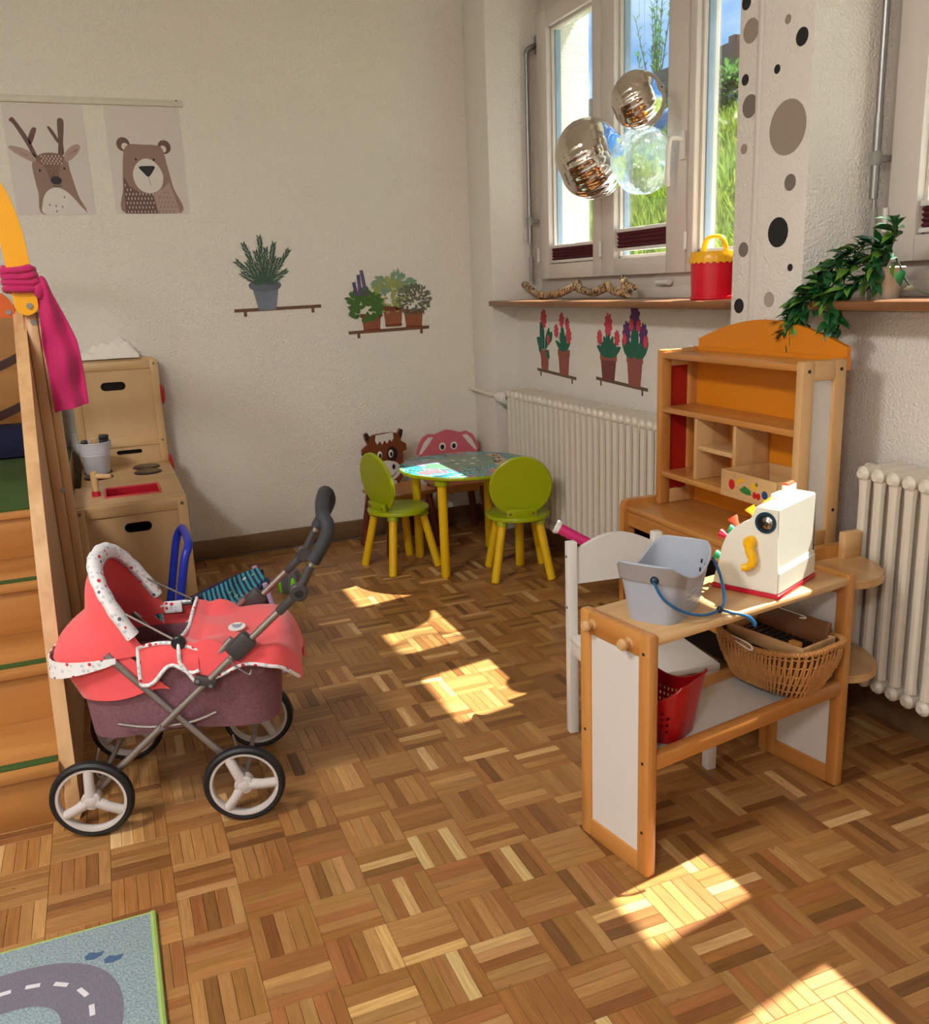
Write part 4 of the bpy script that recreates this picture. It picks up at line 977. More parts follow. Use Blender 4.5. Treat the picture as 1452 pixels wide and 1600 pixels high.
IN = thing('glockenspiel', 'flat wooden tray holding a dark xylophone bar set in the wicker basket', 'instrument', dl(0.494, 0.098, 0.366), -78)
for nm, a in (('side', (-0.105, 0.105, -0.058, -0.050, 0.0, 0.03)), ('side', (-0.105, 0.105, 0.050, 0.058, 0.0, 0.03)), ('end', (-0.105, -0.097, -0.05, 0.05, 0.0, 0.03)), ('end', (0.097, 0.105, -0.05, 0.05, 0.0, 0.03)), ('floor_board', (-0.1, 0.1, -0.052, 0.052, 0.0, 0.005))):
    bm = BM(); bx(bm, *a, 0.002); finish(nm, bm, M['pine']['x'] if nm != 'floor_board' else M['darkw'], IN)
for k in range(9):
    bm = BM(); bx(bm, -0.085 + k * 0.018, -0.073 + k * 0.018, -0.02 - 0.001 * k, 0.03 - 0.001 * k, 0.012, 0.017, 0.001); finish('tone_bar', bm, M['black'], IN)
bm = BM(); bx(bm, 0.055, 0.082, -0.045, -0.028, 0.006, 0.033, 0.003); finish('wood_block', bm, M['beech']['x'], IN)
WR = thing('clapper', 'dark wooden clapper board leaning in the back of the wicker basket', 'instrument', dl(0.545, 0.11, 0.374), -78)
bm = BM(); box(bm, (0, 0, 0.02), (0.20, 0.012, 0.062), 0.003, Matrix.Rotation(math.radians(-18), 3, 'X')); finish('board', bm, M['darkw'], WR)
bm = BM(); tube(bm, smoothpath([(-0.07, -0.002, 0.055), (-0.02, -0.004, 0.053), (0.03, -0.004, 0.052), (0.045, -0.006, 0.049), (0.03, -0.008, 0.046)], 4), 0.0018, 6); finish('wire_loop', bm, M['offw'], WR)

# ------------------------------------------------------------------ white children's chair tucked behind the counter
WC = thing('white_chair', 'white wooden child chair with arched back behind the counter', 'chair', (1.172, 1.80, 0), -6)
for sx in (-1, 1):
    bm = BM(); bx(bm, sx * 0.122 - 0.013, sx * 0.122 + 0.013, 0.135, 0.161, 0, 0.540, 0.003); finish('rear_leg', bm, M['white'], WC)
    bm = BM(); bx(bm, sx * 0.122 - 0.013, sx * 0.122 + 0.013, -0.155, -0.129, 0, 0.27, 0.003); finish('front_leg', bm, M['white'], WC)
    bm = BM(); bx(bm, sx * 0.122 - 0.008, sx * 0.122 + 0.008, -0.13, 0.137, 0.235, 0.27, 0.002); finish('side_rail', bm, M['white'], WC)
    for z in (0.50, 0.36):
        bm = BM(); cyl(bm, (sx * 0.122 - 0.0138, 0.148, z), (sx * 0.122 - 0.012, 0.148, z), 0.004, seg=10); finish('screw_hole', bm, M['cowd'], WC)
pts = [(-0.111, 0.425), (0.111, 0.425)] + [(0.111 - 0.222 * q / 16, 0.515 + 0.036 * math.sin(PI * q / 16)) for q in range(17)]
bm = BM(); prism(bm, pts, 0.140, 0.154, 'xz'); finish('backrest', bm, M['white'], WC)
bm = BM(); bx(bm, -0.135, 0.135, -0.16, 0.135, 0.27, 0.286, 0.004); finish('seat', bm, M['white'], WC)
# pink push handle behind the chair
M['mag'] = mat('magenta_foam', srgb(196, 24, 104), 0.5)
TBE = thing('push_toy', 'magenta foam push handle with white rim behind the white chair', 'push toy', (1.30, 2.15, 0))
a_, b_ = Vector((0.0, -0.045, 0.415)), Vector((-0.145, 0.06, 0.508))
dd = (b_ - a_).normalized()
bm = BM(); tube(bm, smoothpath([(0.05, -0.04, 0.008), (0.055, -0.043, 0.15), (0.045, -0.04, 0.36)], 4) + smoothpath([a_, b_], 3), 0.0155, 20); finish('foam_handle', bm, M['mag'], TBE)
bm = BM(); tube(bm, [b_ - dd * 0.012, b_ - dd * 0.002, b_ + dd * 0.004], [0.0165, 0.0205, 0.0195], 20); finish('rim', bm, M['white'], TBE)
bm = BM(); box(bm, (0.05, -0.02, 0.045), (0.10, 0.15, 0.075), 0.012); part_label(finish('toy_body', bm, M['rego'], TBE), 'orange toy body')
for sx in (-1, 1):
    for sy in (-1, 1):
        bm = BM(); cyl(bm, (0.05 + sx * 0.05, -0.02 + sy * 0.05, 0.022), (0.05 + sx * 0.064, -0.02 + sy * 0.05, 0.022), 0.022, seg=18, bev=0.003); finish('wheel', bm, M['black'], TBE)
# ------------------------------------------------------------------ doll's pram
M['coral'] = mat('coral_cloth', srgb(238, 84, 88), 0.75, var=0.06, vscale=12, bump=0.25, bscale=600, sheen=0.3, bdist=0.001)
M['tweed'] = mat('purple_tweed', srgb(126, 84, 94), 0.85, var=0.5, vscale=170, bump=0.3, bscale=500, bdist=0.001)
M['alu'] = mat('aluminium_tube', srgb(160, 152, 148), 0.32, 0.85, var=0.03)
M['charc'] = mat('charcoal_plastic', srgb(62, 58, 58), 0.45); M['foam'] = mat('black_foam', srgb(46, 48, 52), 0.7); M['tyre'] = mat('black_tyre', srgb(20, 20, 22), 0.55); M['rimg'] = mat('pale_grey_rim', srgb(196, 188, 184), 0.35)
def dotted():
    m, t, p = newmat('dotted_trim')
    tc = nd(t, 'ShaderNodeTexCoord')
    v = nd(t, 'ShaderNodeTexVoronoi'); v.inputs['Scale'].default_value = 75; v.inputs['Randomness'].default_value = 0.55
    lt = nd(t, 'ShaderNodeMath', operation='LESS_THAN'); lt.inputs[1].default_value = 0.34
    sp = nd(t, 'ShaderNodeSeparateColor'); r = nd(t, 'ShaderNodeValToRGB'); r.color_ramp.interpolation = 'CONSTANT'
    e = r.color_ramp.elements; e[0].color = srgb(196, 204, 206); e[1].position = 0.74; e[1].color = srgb(206, 48, 70); q = e.new(0.92); q.color = srgb(90, 96, 120)
    mx = nd(t, 'ShaderNodeMix', data_type='RGBA'); mx.inputs['A'].default_value = srgb(234, 230, 230)
    L = t.links.new
    L(tc.outputs['Object'], v.inputs['Vector']); L(v.outputs['Distance'], lt.inputs[0]); L(v.outputs['Color'], sp.inputs[0]); L(sp.outputs[0], r.inputs[0]); L(lt.outputs[0], mx.inputs['Factor']); L(r.outputs[0], mx.inputs['B']); L(mx.outputs['Result'], p.inputs['Base Color'])
    p.inputs['Roughness'].default_value = 0.8
    return m
M['dots'] = dotted()
PR = thing('doll_pram', 'coral doll pram with hood and four grey-spoked wheels beside the play stairs', 'doll pram', (0.062, 2.135, 0), -14.4)
def make_wheel(x, y, rot, out):
    W = None
    m = Matrix.Translation((x, y, 0.0935)) @ Matrix.Rotation(-out * PI / 2, 4, 'X') @ Matrix.Rotation(math.radians(rot), 4, 'Z')
    bm = BM()
    lathe(bm, [(0.072, -0.010), (0.080, -0.011), (0.080, 0.011), (0.072, 0.010), (0.070, 0.004), (0.070, -0.004), (0.072, -0.010)], 48, m)
    for k in range(3):
        a = 2 * PI * k / 3 + PI / 2
        d = Vector((math.cos(a), math.sin(a), 0)); 
        p = [m @ (d * 0.012 + Vector((0, 0, 0.006))), m @ (d * 0.04 + Vector((0, 0, 0.007))), m @ (d * 0.072)]
        tube(bm, p, [0.0135, 0.0115, 0.0115], 12, flat=(1.0, 0.75) if False else None)
    lathe(bm, [(0.0, -0.014), (0.020, -0.014), (0.022, 0.0), (0.022, 0.012), (0.019, 0.016), (0.0, 0.016)], 28, m)
    W = finish('wheel', bm, M['rimg'], PR)
    bm = BM(); lathe(bm, [(0.078, -0.011), (0.086, -0.0125), (0.0915, -0.008), (0.0935, 0.0), (0.0915, 0.008), (0.086, 0.0125), (0.078, 0.011)], 56, m); finish('tyre', bm, M['tyre'], W)
    bm = BM(); lathe(bm, [(0.0, 0.020), (0.010, 0.0195), (0.0135, 0.0175), (0.0145, 0.015)], 24, m); finish('hub_cap', bm, M['rimg'], W)
make_wheel(-0.17, -0.172, 0, -1); make_wheel(0.17, -0.172, 25, -1); make_wheel(-0.17, 0.175, 60, 1); make_wheel(0.17, 0.175, 90, 1)
for x in (-0.17, 0.17):
    bm = BM(); cyl(bm, (x, -0.165, 0.0935), (x, 0.168, 0.0935), 0.006, seg=12); finish('axle', bm, M['alu'], PR)
for s, yy in ((-1, -0.152), (1, 0.152)):
    bm = BM(); tube(bm, [(-0.168, yy, 0.098), (0.325, yy, 0.536)], 0.0085, 12); finish('push_tube', bm, M['alu'], PR)
    y2 = yy - s * 0.014
    bm = BM(); tube(bm, [(0.168, y2, 0.098), (-0.105, y2, 0.425)], 0.0085, 12); finish('cross_tube', bm, M['alu'], PR)
    ang = math.atan2(0.438, 0.493)
    ry = Matrix.Rotation(-ang, 3, 'Y')
    bm = BM(); box(bm, (0.192, yy, 0.424), (0.062, 0.030, 0.044), 0.008, ry); finish('slider', bm, M['charc'], PR)
    bm = BM(); box(bm, (0.106, yy - s * 0.004, 0.346), (0.050, 0.026, 0.026), 0.006, Matrix.Rotation(math.radians(20), 3, 'Y')); lk = finish('link', bm, M['charc'], PR)
    for q in ((0.09, 0.352), (0.118, 0.338)):
        bm = BM(); cyl(bm, (q[0], yy + s * 0.008, q[1]), (q[0], yy + s * 0.012, q[1]), 0.0045, seg=10); finish('rivet', bm, M['alu'], lk)
    bm = BM(); tube(bm, [(0.095, y2, 0.36), (0.172, y2, 0.438)], 0.0075, 10); finish('carry_strut', bm, M['alu'], PR)
    bm = BM(); tube(bm, smoothpath([(0.165, yy + s * 0.016, 0.405), (0.178, yy + s * 0.020, 0.385), (0.205, yy + s * 0.020, 0.362), (0.212, yy + s * 0.018, 0.372)], 4), 0.0022, 6); finish('wire_latch', bm, M['alu'], PR)
    bm = BM(); box(bm, (0.300, yy, 0.513), (0.052, 0.020, 0.020), 0.005, ry); finish('lower_sleeve', bm, M['charc'], PR)
    bm = BM(); cyl(bm, (0.331, yy - 0.013, 0.541), (0.331, yy + 0.013, 0.541), 0.020, seg=24, bev=0.003); kn = finish('hinge_knob', bm, M['charc'], PR)
    bm = BM(); cyl(bm, (0.331, yy + s * 0.013, 0.541), (0.331, yy + s * 0.017, 0.541), 0.009, seg=16, bev=0.001); finish('knob_cap', bm, M['black'], kn)
    bm = BM(); tube(bm, [(0.333, yy, 0.545), (0.362, yy, 0.598)], 0.0105, 12); finish('upper_sleeve', bm, M['charc'], PR)
    bm = BM(); tube(bm, [(0.362, yy, 0.598), (0.374, yy, 0.618)], 0.0075, 12); finish('handle_tube', bm, M['alu'], PR)
    # spring wires by the wheels
    for x in (-0.15, 0.15):
        bm = BM(); tube(bm, [(x, y2, 0.20), (x * 1.08, y2 + s * 0.01, 0.15), (x * 1.0, y2, 0.10)], 0.0022, 6); finish('spring_wire', bm, M['alu'], PR)
bm = BM(); tube(bm, smoothpath([(0.368, -0.152, 0.608), (0.402, -0.152, 0.664), (0.406, -0.146, 0.690), (0.396, -0.118, 0.706), (0.392, 0, 0.708), (0.396, 0.118, 0.706), (0.406, 0.146, 0.690), (0.402, 0.152, 0.664), (0.368, 0.152, 0.608)], 6), 0.0155, 14); finish('foam_grip', bm, M['foam'], PR)
bm = BM(); tube(bm, smoothpath([(-0.10, -0.138, 0.255), (-0.03, -0.138, 0.24), (0.06, -0.138, 0.243), (0.12, -0.138, 0.262)], 4), 0.004, 8); finish('cradle_bar', bm, M['alu'], PR)
bm = BM(); cyl(bm, (0.0, -0.166, 0.247), (0.0, 0.166, 0.247), 0.006, seg=12); finish('pivot_bar', bm, M['alu'], PR)
# bassinet
bm = BM()
def tub(u, v):
    a = 2 * PI * u; k = 0.93 + 0.07 * v
    x, y = superell(a, 0.235 * k, 0.133 * k, 3.4); return Vector((0.035 + x, y, 0.212 + 0.176 * v - 0.012 * (1 - v) * math.cos(2 * a)))
sheet(bm, tub, 72, 8, closeu=True)
bmesh.ops.contextual_create(bm, geom=[e for e in bm.edges if e.is_boundary and all(v.co.z < 0.24 for v in e.verts)])
fs = bm.faces[:]; bmesh.ops.recalc_face_normals(bm, faces=fs); bmesh.ops.solidify(bm, geom=fs, thickness=0.006)
finish('bassinet', bm, M['tweed'], PR)
bm = BM(); bx(bm, -0.16, 0.24, -0.11, 0.11, 0.33, 0.36, 0.012); finish('mattress', bm, M['tweed'], PR)
# hood
HP = Vector((-0.015, 0, 0.418))
def hoodR(th):
    q = (th - 119) / 66
    return 0.228 * (1 - q) + 0.238 * q - 0.050 * math.sin(PI * q)
def hoodp(u, v, extra=0.0):
    th = 119 + 66 * u; R = hoodR(th) + extra; s = PI * v
    pucker = 0.008 * math.sin(u * PI * 3) * math.sin(s)
    d = Vector((math.cos(math.radians(th)), 0, math.sin(math.radians(th))))
    sn = max(0.0, math.sin(s)) ** 0.62; cs = math.cos(s); cs = math.copysign(abs(cs) ** 0.75, cs)
    return HP + d * ((R + pucker) * sn) + Vector((0.0, (0.140 + extra) * cs, 0.0))
bm = BM(); fs = sheet(bm, hoodp, 20, 36); bmesh.ops.recalc_face_normals(bm, faces=bm.faces[:]); bmesh.ops.solidify(bm, geom=bm.faces[:], thickness=0.004); hood = finish('hood', bm, M['coral'], PR, 60)
bm = BM(); tube(bm, [hoodp(0.0, 0.03 + 0.94 * i / 40, 0.002) for i in range(41)], [0.0125 + 0.002 * abs(math.sin(i * 0.9)) for i in range(41)], 12, flat=(1.0, 1.5)); finish('hood_trim', bm, M['dots'], hood)
# valance round the back of the hood and the skirt under it
def valp(u, v):
    s = 0.04 + 0.92 * u; p = hoodp(1.0, s, 0.010)
    q = hoodp(1.0, s, 0.0); w = math.sin(PI * u)
    return p + Vector((-0.004 * v * w, 0, -v * (0.012 + 0.036 * w ** 0.7) + 0.006))
bm = BM(); sheet(bm, valp, 40, 4); fs = bm.faces[:]; bmesh.ops.recalc_face_normals(bm, faces=fs); bmesh.ops.solidify(bm, geom=fs, thickness=0.003); finish('valance', bm, M['dots'], hood, 60)
def skirt(u, v):
    s = 0.02 + 0.96 * u; top = hoodp(1.0, s, -0.004)
    a = math.radians(95 + 170 * u); x, y = superell(a, 0.232, 0.140, 3.4)
    bot = Vector((0.035 + x, y, 0.295 + 0.035 * abs(math.cos(PI * u)) ** 2))
    k = v ** 0.8
    return top.lerp(bot, k) + Vector((0, 0, 0.004 * math.sin(u * 22) * v))
bm = BM(); sheet(bm, skirt, 48, 8); fs = bm.faces[:]; bmesh.ops.recalc_face_normals(bm, faces=fs); bmesh.ops.solidify(bm, geom=fs, thickness=0.004); finish('hood_skirt', bm, M['coral'], hood, 60)
for s in (-1, 1):
    bm = BM(); cyl(bm, (0.055, s * 0.132, 0.440), (0.055, s * 0.148, 0.440), 0.016, seg=20, bev=0.003); finish('hood_joint', bm, M['black'], hood)
    bm = BM(); tube(bm, [(0.05, s * 0.136, 0.443), hoodp(0.02, 0.5 - s * 0.36, -0.008)], 0.0028, 8); finish('hood_rod', bm, M['alu'], hood)
    bm = BM(); tube(bm, [(0.05, s * 0.136, 0.438), (-0.02, s * 0.135, 0.436)], 0.004, 8); finish('hood_arm', bm, M['charc'], hood)
bm = BM(); box(bm, (-0.005, 0.133, 0.432), (0.045, 0.012, 0.030), 0.004); finish('snap_tab', bm, M['dots'], hood)
# apron over the foot end
def apron(u, v, e=0.0):
    x = 0.055 + 0.262 * v; w = 0.150 + e
    t_ = (u - 0.5) * 2; a = abs(t_)
    endk = max(0.0, (v - 0.62) / 0.38)
    wy = w * math.sqrt(max(0.0, 1 - (endk * 0.92) ** 2.6)) if endk > 0 else w
    z = 0.410 + 0.016 * math.sin(PI * min(1, v * 1.1)) * (1 - t_ * t_) + 0.008 * math.sin(v * 9 + t_ * 3) * (1 - a)
    if a > 0.72:
        q = (a - 0.72) / 0.28
        z -= q * (0.052 + 0.020 * math.sin(v * 7.5 + 0.5)) * (1 - 0.3 * endk)
        y = math.copysign(wy * (0.93 + 0.07 * math.sin(q * PI / 2)), t_)
    else: y = t_ / 0.72 * 0.93 * wy
    z -= max(0.0, endk - 0.45) ** 2 * 0.22
    if v < 0.12: z += (0.12 - v) * 0.26 * (0.5 + a)
    if v < 0.4 and a > 0.4: z += 0.03 * math.sin(PI * v / 0.4) * max(0, 1 - abs(a - 0.72) * 3)
    return Vector((x, y, z + e * 0.5))
bm = BM(); sheet(bm, apron, 44, 34); fs = bm.faces[:]; bmesh.ops.recalc_face_normals(bm, faces=fs); bmesh.ops.solidify(bm, geom=fs, thickness=0.004); ap = finish('apron', bm, M['coral'], PR, 60)
edge = [apron(i / 40, 0.0) for i in range(41)] + [apron(1.0, j / 34) for j in range(1, 33)]
bm = BM(); tube(bm, [apron(i / 44, 0.0, 0.002) for i in range(45)], 0.0045, 8); finish('apron_trim', bm, M['dots'], ap)
for e in (0.0, 1.0):
    bm = BM(); tube(bm, [apron(e, j / 34, 0.002) for j in range(34)], 0.0045, 8); finish('apron_trim', bm, M['dots'], ap)
# side wings of the apron next to the hood
for s in (-1, 1):
    def wing(u, v, s=s):
        x = -0.035 + 0.13 * u; top = 0.435 - 0.016 * u + 0.014 * math.sin(u * PI)
        return Vector((x, s * (0.139 + 0.012 * math.sin(v * PI * 0.6)), top - v * (0.085 - 0.045 * u + 0.012 * math.sin(u * 9))))
    bm = BM(); sheet(bm, wing, 16, 6); fs = bm.faces[:]; bmesh.ops.recalc_face_normals(bm, faces=fs); bmesh.ops.solidify(bm, geom=fs, thickness=0.004); wg = finish('apron_wing', bm, M['coral'], ap, 60)
    bm = BM(); tube(bm, [wing(0, 1 - j / 6) for j in range(7)] + [wing(i / 16, 0) for i in range(1, 17)], 0.0045, 8); finish('wing_trim', bm, M['dots'], wg)
    bm = BM(); tube(bm, [wing(i / 16, 1.0) for i in range(17)], 0.0045, 8); finish('wing_trim', bm, M['dots'], wg)
# round badge with a little grey animal head
bdm = Matrix.Translation((0.172, -0.045, 0.4315)) @ Matrix.Rotation(math.radians(8), 4, 'X')
bm = BM(); lathe(bm, [(0, 0.001), (0.020, 0.0), (0.020, -0.002), (0, -0.002)], 26, bdm); bd = finish('badge', bm, M['offw'], PR)
bm = BM(); ell(bm, (0, 0, 0.001), (0.010, 0.009, 0.0012), 16, 8); ell(bm, (-0.009, 0.007, 0.001), (0.004, 0.004, 0.0012), 10, 6); ell(bm, (0.009, 0.007, 0.001), (0.004, 0.004, 0.0012), 10, 6); xf(bm, bm.verts[:], bdm); finish('badge_face', bm, M['pgrey'], bd)

# ------------------------------------------------------------------ doll car seat behind the pram
M['navys'] = mat('navy_shell', srgb(26, 34, 74), 0.35); M['bluebar'] = mat('blue_foam_bar', srgb(28, 48, 168), 0.4, var=0.05); M['lilac'] = mat('lilac_plastic', srgb(190, 160, 196), 0.4)
def patch():
    m, t, p = newmat('patterned_cushion'); tc = nd(t, 'ShaderNodeTexCoord')
    wv = nd(t, 'ShaderNodeTexWave'); wv.inputs['Scale'].default_value = 22; wv.inputs['Distortion'].default_value = 0.6; wv.bands_direction = 'X'
    r = nd(t, 'ShaderNodeValToRGB'); r.color_ramp.interpolation = 'CONSTANT'; e = r.color_ramp.elements; e[0].color = srgb(24, 40, 84); e[1].position = 0.5; e[1].color = srgb(60, 150, 160)
    v = nd(t, 'ShaderNodeTexVoronoi'); v.inputs['Scale'].default_value = 30; g = nd(t, 'ShaderNodeMath', operation='LESS_THAN'); g.inputs[1].default_value = 0.22
    sp = nd(t, 'ShaderNodeSeparateColor'); r2 = nd(t, 'ShaderNodeValToRGB'); r2.color_ramp.interpolation = 'CONSTANT'; e = r2.color_ramp.elements; e[0].color = srgb(200, 50, 56); e[1].position = 0.4; e[1].color = srgb(130, 180, 110); q = e.new(0.75); q.color = srgb(226, 214, 190)
    mx = nd(t, 'ShaderNodeMix', data_type='RGBA'); L = t.links.new
    L(tc.outputs['Object'], wv.inputs['Vector']); L(wv.outputs[1], r.inputs[0]); L(tc.outputs['Object'], v.inputs['Vector']); L(v.outputs['Distance'], g.inputs[0]); L(v.outputs['Color'], sp.inputs[0]); L(sp.outputs[0], r2.inputs[0])
    L(g.outputs[0], mx.inputs['Factor']); L(r.outputs[0], mx.inputs['A']); L(r2.outputs[0], mx.inputs['B']); L(mx.outputs['Result'], p.inputs['Base Color']); p.inputs['Roughness'].default_value = 0.8
    return m
M['patch'] = patch(); M['mint'] = mat('mint_piping', srgb(140, 190, 130), 0.7)
CS = thing('doll_car_seat', 'navy doll car seat with blue carry bar behind the coral pram', 'doll seat', (0.18, 2.80, 0))
def shell(u, v):
    # u across width (-1..1), v along x from foot to head
    x = -0.165 + 0.385 * v; t_ = (u - 0.5) * 2
    low = 0.045 + 0.17 * max(0, v - 0.35) ** 1.3 * 1.3 + 0.05 * (1 - v) ** 3
    rim = 0.175 + 0.135 * v ** 1.1
    w = 0.135 * (0.78 + 0.22 * math.sin(PI * min(1, v * 0.9 + 0.1)))
    if v > 0.75: w *= math.sqrt(1 - 0.75 * ((v - 0.75) / 0.25) ** 2)
    a = abs(t_); z = low + (rim - low) * a ** 2.2
    return Vector((x, math.copysign(w * min(1, a ** 0.6), t_) if a > 0 else 0, z))
bm = BM(); sheet(bm, shell, 24, 24); fs = bm.faces[:]; bmesh.ops.recalc_face_normals(bm, faces=fs); bmesh.ops.solidify(bm, geom=fs, thickness=0.008); cs = finish('seat_shell', bm, M['navys'], CS, 60)
bm = BM(); tube(bm, [shell(0, i / 24) for i in range(25)] + [shell(j / 12, 1.0) for j in range(1, 12)] + [shell(1.0, 1 - i / 24) for i in range(25)], 0.008, 8); finish('shell_rim', bm, M['navys'], CS)
def cush(u, v):
    v2 = 0.02 + 0.95 * v; p0, p1 = shell(0.0, v2), shell(1.0, v2); t_ = (u - 0.5) * 2
    return Vector((p0.x + 0.008 * (v - 0.5), p0.y * 0.93 * -t_ * -1, p0.z + 0.016 - 0.035 * (1 - t_ ** 4) * math.sin(PI * (0.15 + 0.85 * v)) - (0.03 if abs(t_) > 0.97 else 0)))
bm = BM(); sheet(bm, cush, 24, 24); fs = bm.faces[:]; bmesh.ops.recalc_face_normals(bm, faces=fs); bmesh.ops.solidify(bm, geom=fs, thickness=0.012); finish('cushion', bm, M['patch'], CS, 60)
bm = BM(); tube(bm, [shell(0.02, 0.3 + 0.4 * i / 12) + Vector((0, -0.004, 0.014)) for i in range(13)], 0.008, 8); finish('piping', bm, M['mint'], CS)
bm = BM(); tube(bm, smoothpath([(-0.075, -0.135, 0.20), (-0.055, -0.140, 0.30), (-0.028, -0.138, 0.43), (-0.012, -0.120, 0.468), (-0.006, -0.07, 0.480), (-0.006, 0.07, 0.480), (-0.012, 0.120, 0.468), (-0.028, 0.138, 0.43), (-0.055, 0.140, 0.30), (-0.075, 0.135, 0.20)], 6), 0.0125, 14); finish('carry_bar', bm, M['bluebar'], CS)
for s in (-1, 1):
    bm = BM(); tube(bm, [(0.205, s * 0.10, 0.315), (0.235, s * 0.10, 0.19), (0.24, s * 0.10, 0.012)], 0.0085, 12); finish('support_tube', bm, M['lilac'], CS)
    bm = BM(); tube(bm, [(-0.14, s * 0.085, 0.008), (0.0, s * 0.085, 0.045), (0.0, s * 0.085, 0.046)], 0.008, 8); finish('rocker', bm, M['navys'], CS)
bm = BM(); tube(bm, [(0.24, -0.10, 0.012), (0.24, 0.10, 0.012)], 0.0085, 12); finish('support_foot', bm, M['lilac'], CS)
bm = BM(); bx(bm, -0.12, 0.10, -0.075, 0.075, 0.0, 0.075, 0.02); finish('base', bm, M['navys'], CS)
# small grey toy with green tips on the floor behind
M['toyg'] = mat('grey_toy', srgb(96, 96, 98), 0.5); M['ntip'] = mat('neon_green', srgb(120, 220, 20), 0.4)
GT = thing('toy_lantern', 'small grey toy with bright green tips on the floor behind the pram handle', 'toy', (0.605, 3.50, 0), 20)
bm = BM(); lathe(bm, [(0, 0), (0.034, 0.0), (0.044, 0.02), (0.046, 0.06), (0.036, 0.095), (0.0, 0.098)], 8); finish('toy_body', bm, M['toyg'], GT)
for k in range(4):
    a = PI / 2 * k - 1.9
    bm = BM(); ell(bm, (0.040 * math.cos(a), 0.040 * math.sin(a), 0.038), (0.012, 0.012, 0.036), 12, 8); finish('green_tip', bm, M['ntip'], GT)

# ------------------------------------------------------------------ play kitchen
def plate_hole(bm, outer, inner, a, b):
    """plate in the xz plane between y=a and y=b with one hole"""
    for yy in (a, b):
        vo = [bm.verts.new((p[0], yy, p[1])) for p in outer]; vi = [bm.verts.new((p[0], yy, p[1])) for p in inner]
        es = [bm.edges.new((vo[i], vo[(i + 1) % len(vo)])) for i in range(len(vo))] + [bm.edges.new((vi[i], vi[(i + 1) % len(vi)])) for i in range(len(vi))]
        bmesh.ops.triangle_fill(bm, edges=es, use_beauty=True)
        if yy == a: A = (vo, vi)
        else: Bq_ = (vo, vi)
    for p, q in zip(A, Bq_):
        for i in range(len(p)): bm.faces.new((p[i], p[(i + 1) % len(p)], q[(i + 1) % len(p)], q[i]))
def capsule(cx, cz, w, h): return arc(cx + w / 2 - h / 2, cz, h / 2, h / 2, -90, 90, 8) + arc(cx - w / 2 + h / 2, cz, h / 2, h / 2, 90, 270, 8)
KX0, KX1 = -0.155, 0.222
KT = thing('play_kitchen', 'pale wooden play kitchen with red sink, hotplates and tall back', 'play kitchen', (0.0, 3.27, 0))
w_ = KX1 - KX0
# sink unit: y 0..0.37
for x0 in (KX0, KX1 - 0.036):
    bm = BM(); bx(bm, x0, x0 + 0.036, 0.0, 0.022, 0.0, 0.496, 0.005); finish('stile', bm, M['birch']['z'], KT)
bm = BM(); bx(bm, KX0 + 0.034, KX1 - 0.034, 0.001, 0.021, 0.456, 0.4955, 0.003); finish('rail', bm, M['birch']['x'], KT)
bm = BM(); bx(bm, KX0 + 0.034, KX1 - 0.034, 0.001, 0.021, 0.0, 0.04, 0.003); finish('rail', bm, M['birch']['x'], KT)
bm = BM(); plate_hole(bm, [(KX0 + 0.034, 0.038), (KX1 - 0.034, 0.038), (KX1 - 0.034, 0.458), (KX0 + 0.034, 0.458)], capsule(0.048, 0.408, 0.092, 0.036), 0.008, 0.016); finish('front_panel', bm, M['ply']['z'], KT, 20)
for x0 in (KX0 + 0.002, KX1 - 0.016):
    bm = BM(); bx(bm, x0, x0 + 0.014, 0.02, 0.37, 0.0, 0.490, 0.003); finish('side_panel', bm, M['ply']['y'], KT)
bm = BM(); bx(bm, KX0 + 0.016, KX1 - 0.016, 0.03, 0.36, 0.02, 0.38, 0); finish('shade_filler', bm, M['darkhole'], KT, 0)  # filler box: the shade behind the slot as a near-black colour
# worktop with a sink cut out
bm = BM()
for a in ((KX0, KX1, 0.018, 0.125), (KX0, KX1, 0.30, 0.372), (KX0, -0.048, 0.125, 0.30), (0.142, KX1, 0.125, 0.30)): bx(bm, a[0], a[1], a[2], a[3], 0.482, 0.500, 0.0)
bmesh.ops.remove_doubles(bm, verts=bm.verts[:], dist=1e-5); finish('worktop', bm, M['ply']['x'], KT, 20)
M['sinkr'] = mat('red_sink', srgb(206, 36, 56), 0.3); M['sinkp'] = mat('sink_edge', srgb(226, 78, 92), 0.3)
bm = BM()
for a in ((-0.052, 0.146, 0.121, 0.129), (-0.052, 0.146, 0.296, 0.304), (-0.052, -0.044, 0.129, 0.296), (0.138, 0.146, 0.129, 0.296)): bx(bm, *a, 0.496, 0.505, 0.0015)
sk = finish('sink_rim', bm, M['sinkp'], KT)
bm = BM()
for a in ((-0.048, 0.142, 0.125, 0.129, 0.40, 0.498), (-0.048, 0.142, 0.296, 0.300, 0.40, 0.498), (-0.048, -0.044, 0.129, 0.296, 0.40, 0.498), (0.138, 0.142, 0.129, 0.296, 0.40, 0.498), (-0.048, 0.142, 0.125, 0.3, 0.396, 0.402)): bx(bm, *a, 0)
finish('basin', bm, M['sinkr'], sk, 20)
bm = BM(); cyl(bm, (-0.078, 0.185, 0.50), (-0.078, 0.185, 0.518), 0.015, seg=18); tp = finish('tap_collar', bm, M['sinkr'], KT)
bm = BM(); cyl(bm, (-0.078, 0.185, 0.518), (-0.078, 0.185, 0.592), 0.0125, seg=18, bev=0.002); finish('tap_post', bm, M['birch']['z'], tp)
bm = BM(); cyl(bm, (-0.078, 0.185, 0.575), (-0.020, 0.160, 0.572), 0.0095, seg=16, bev=0.002); finish('tap_spout', bm, M['birch']['x'], tp)
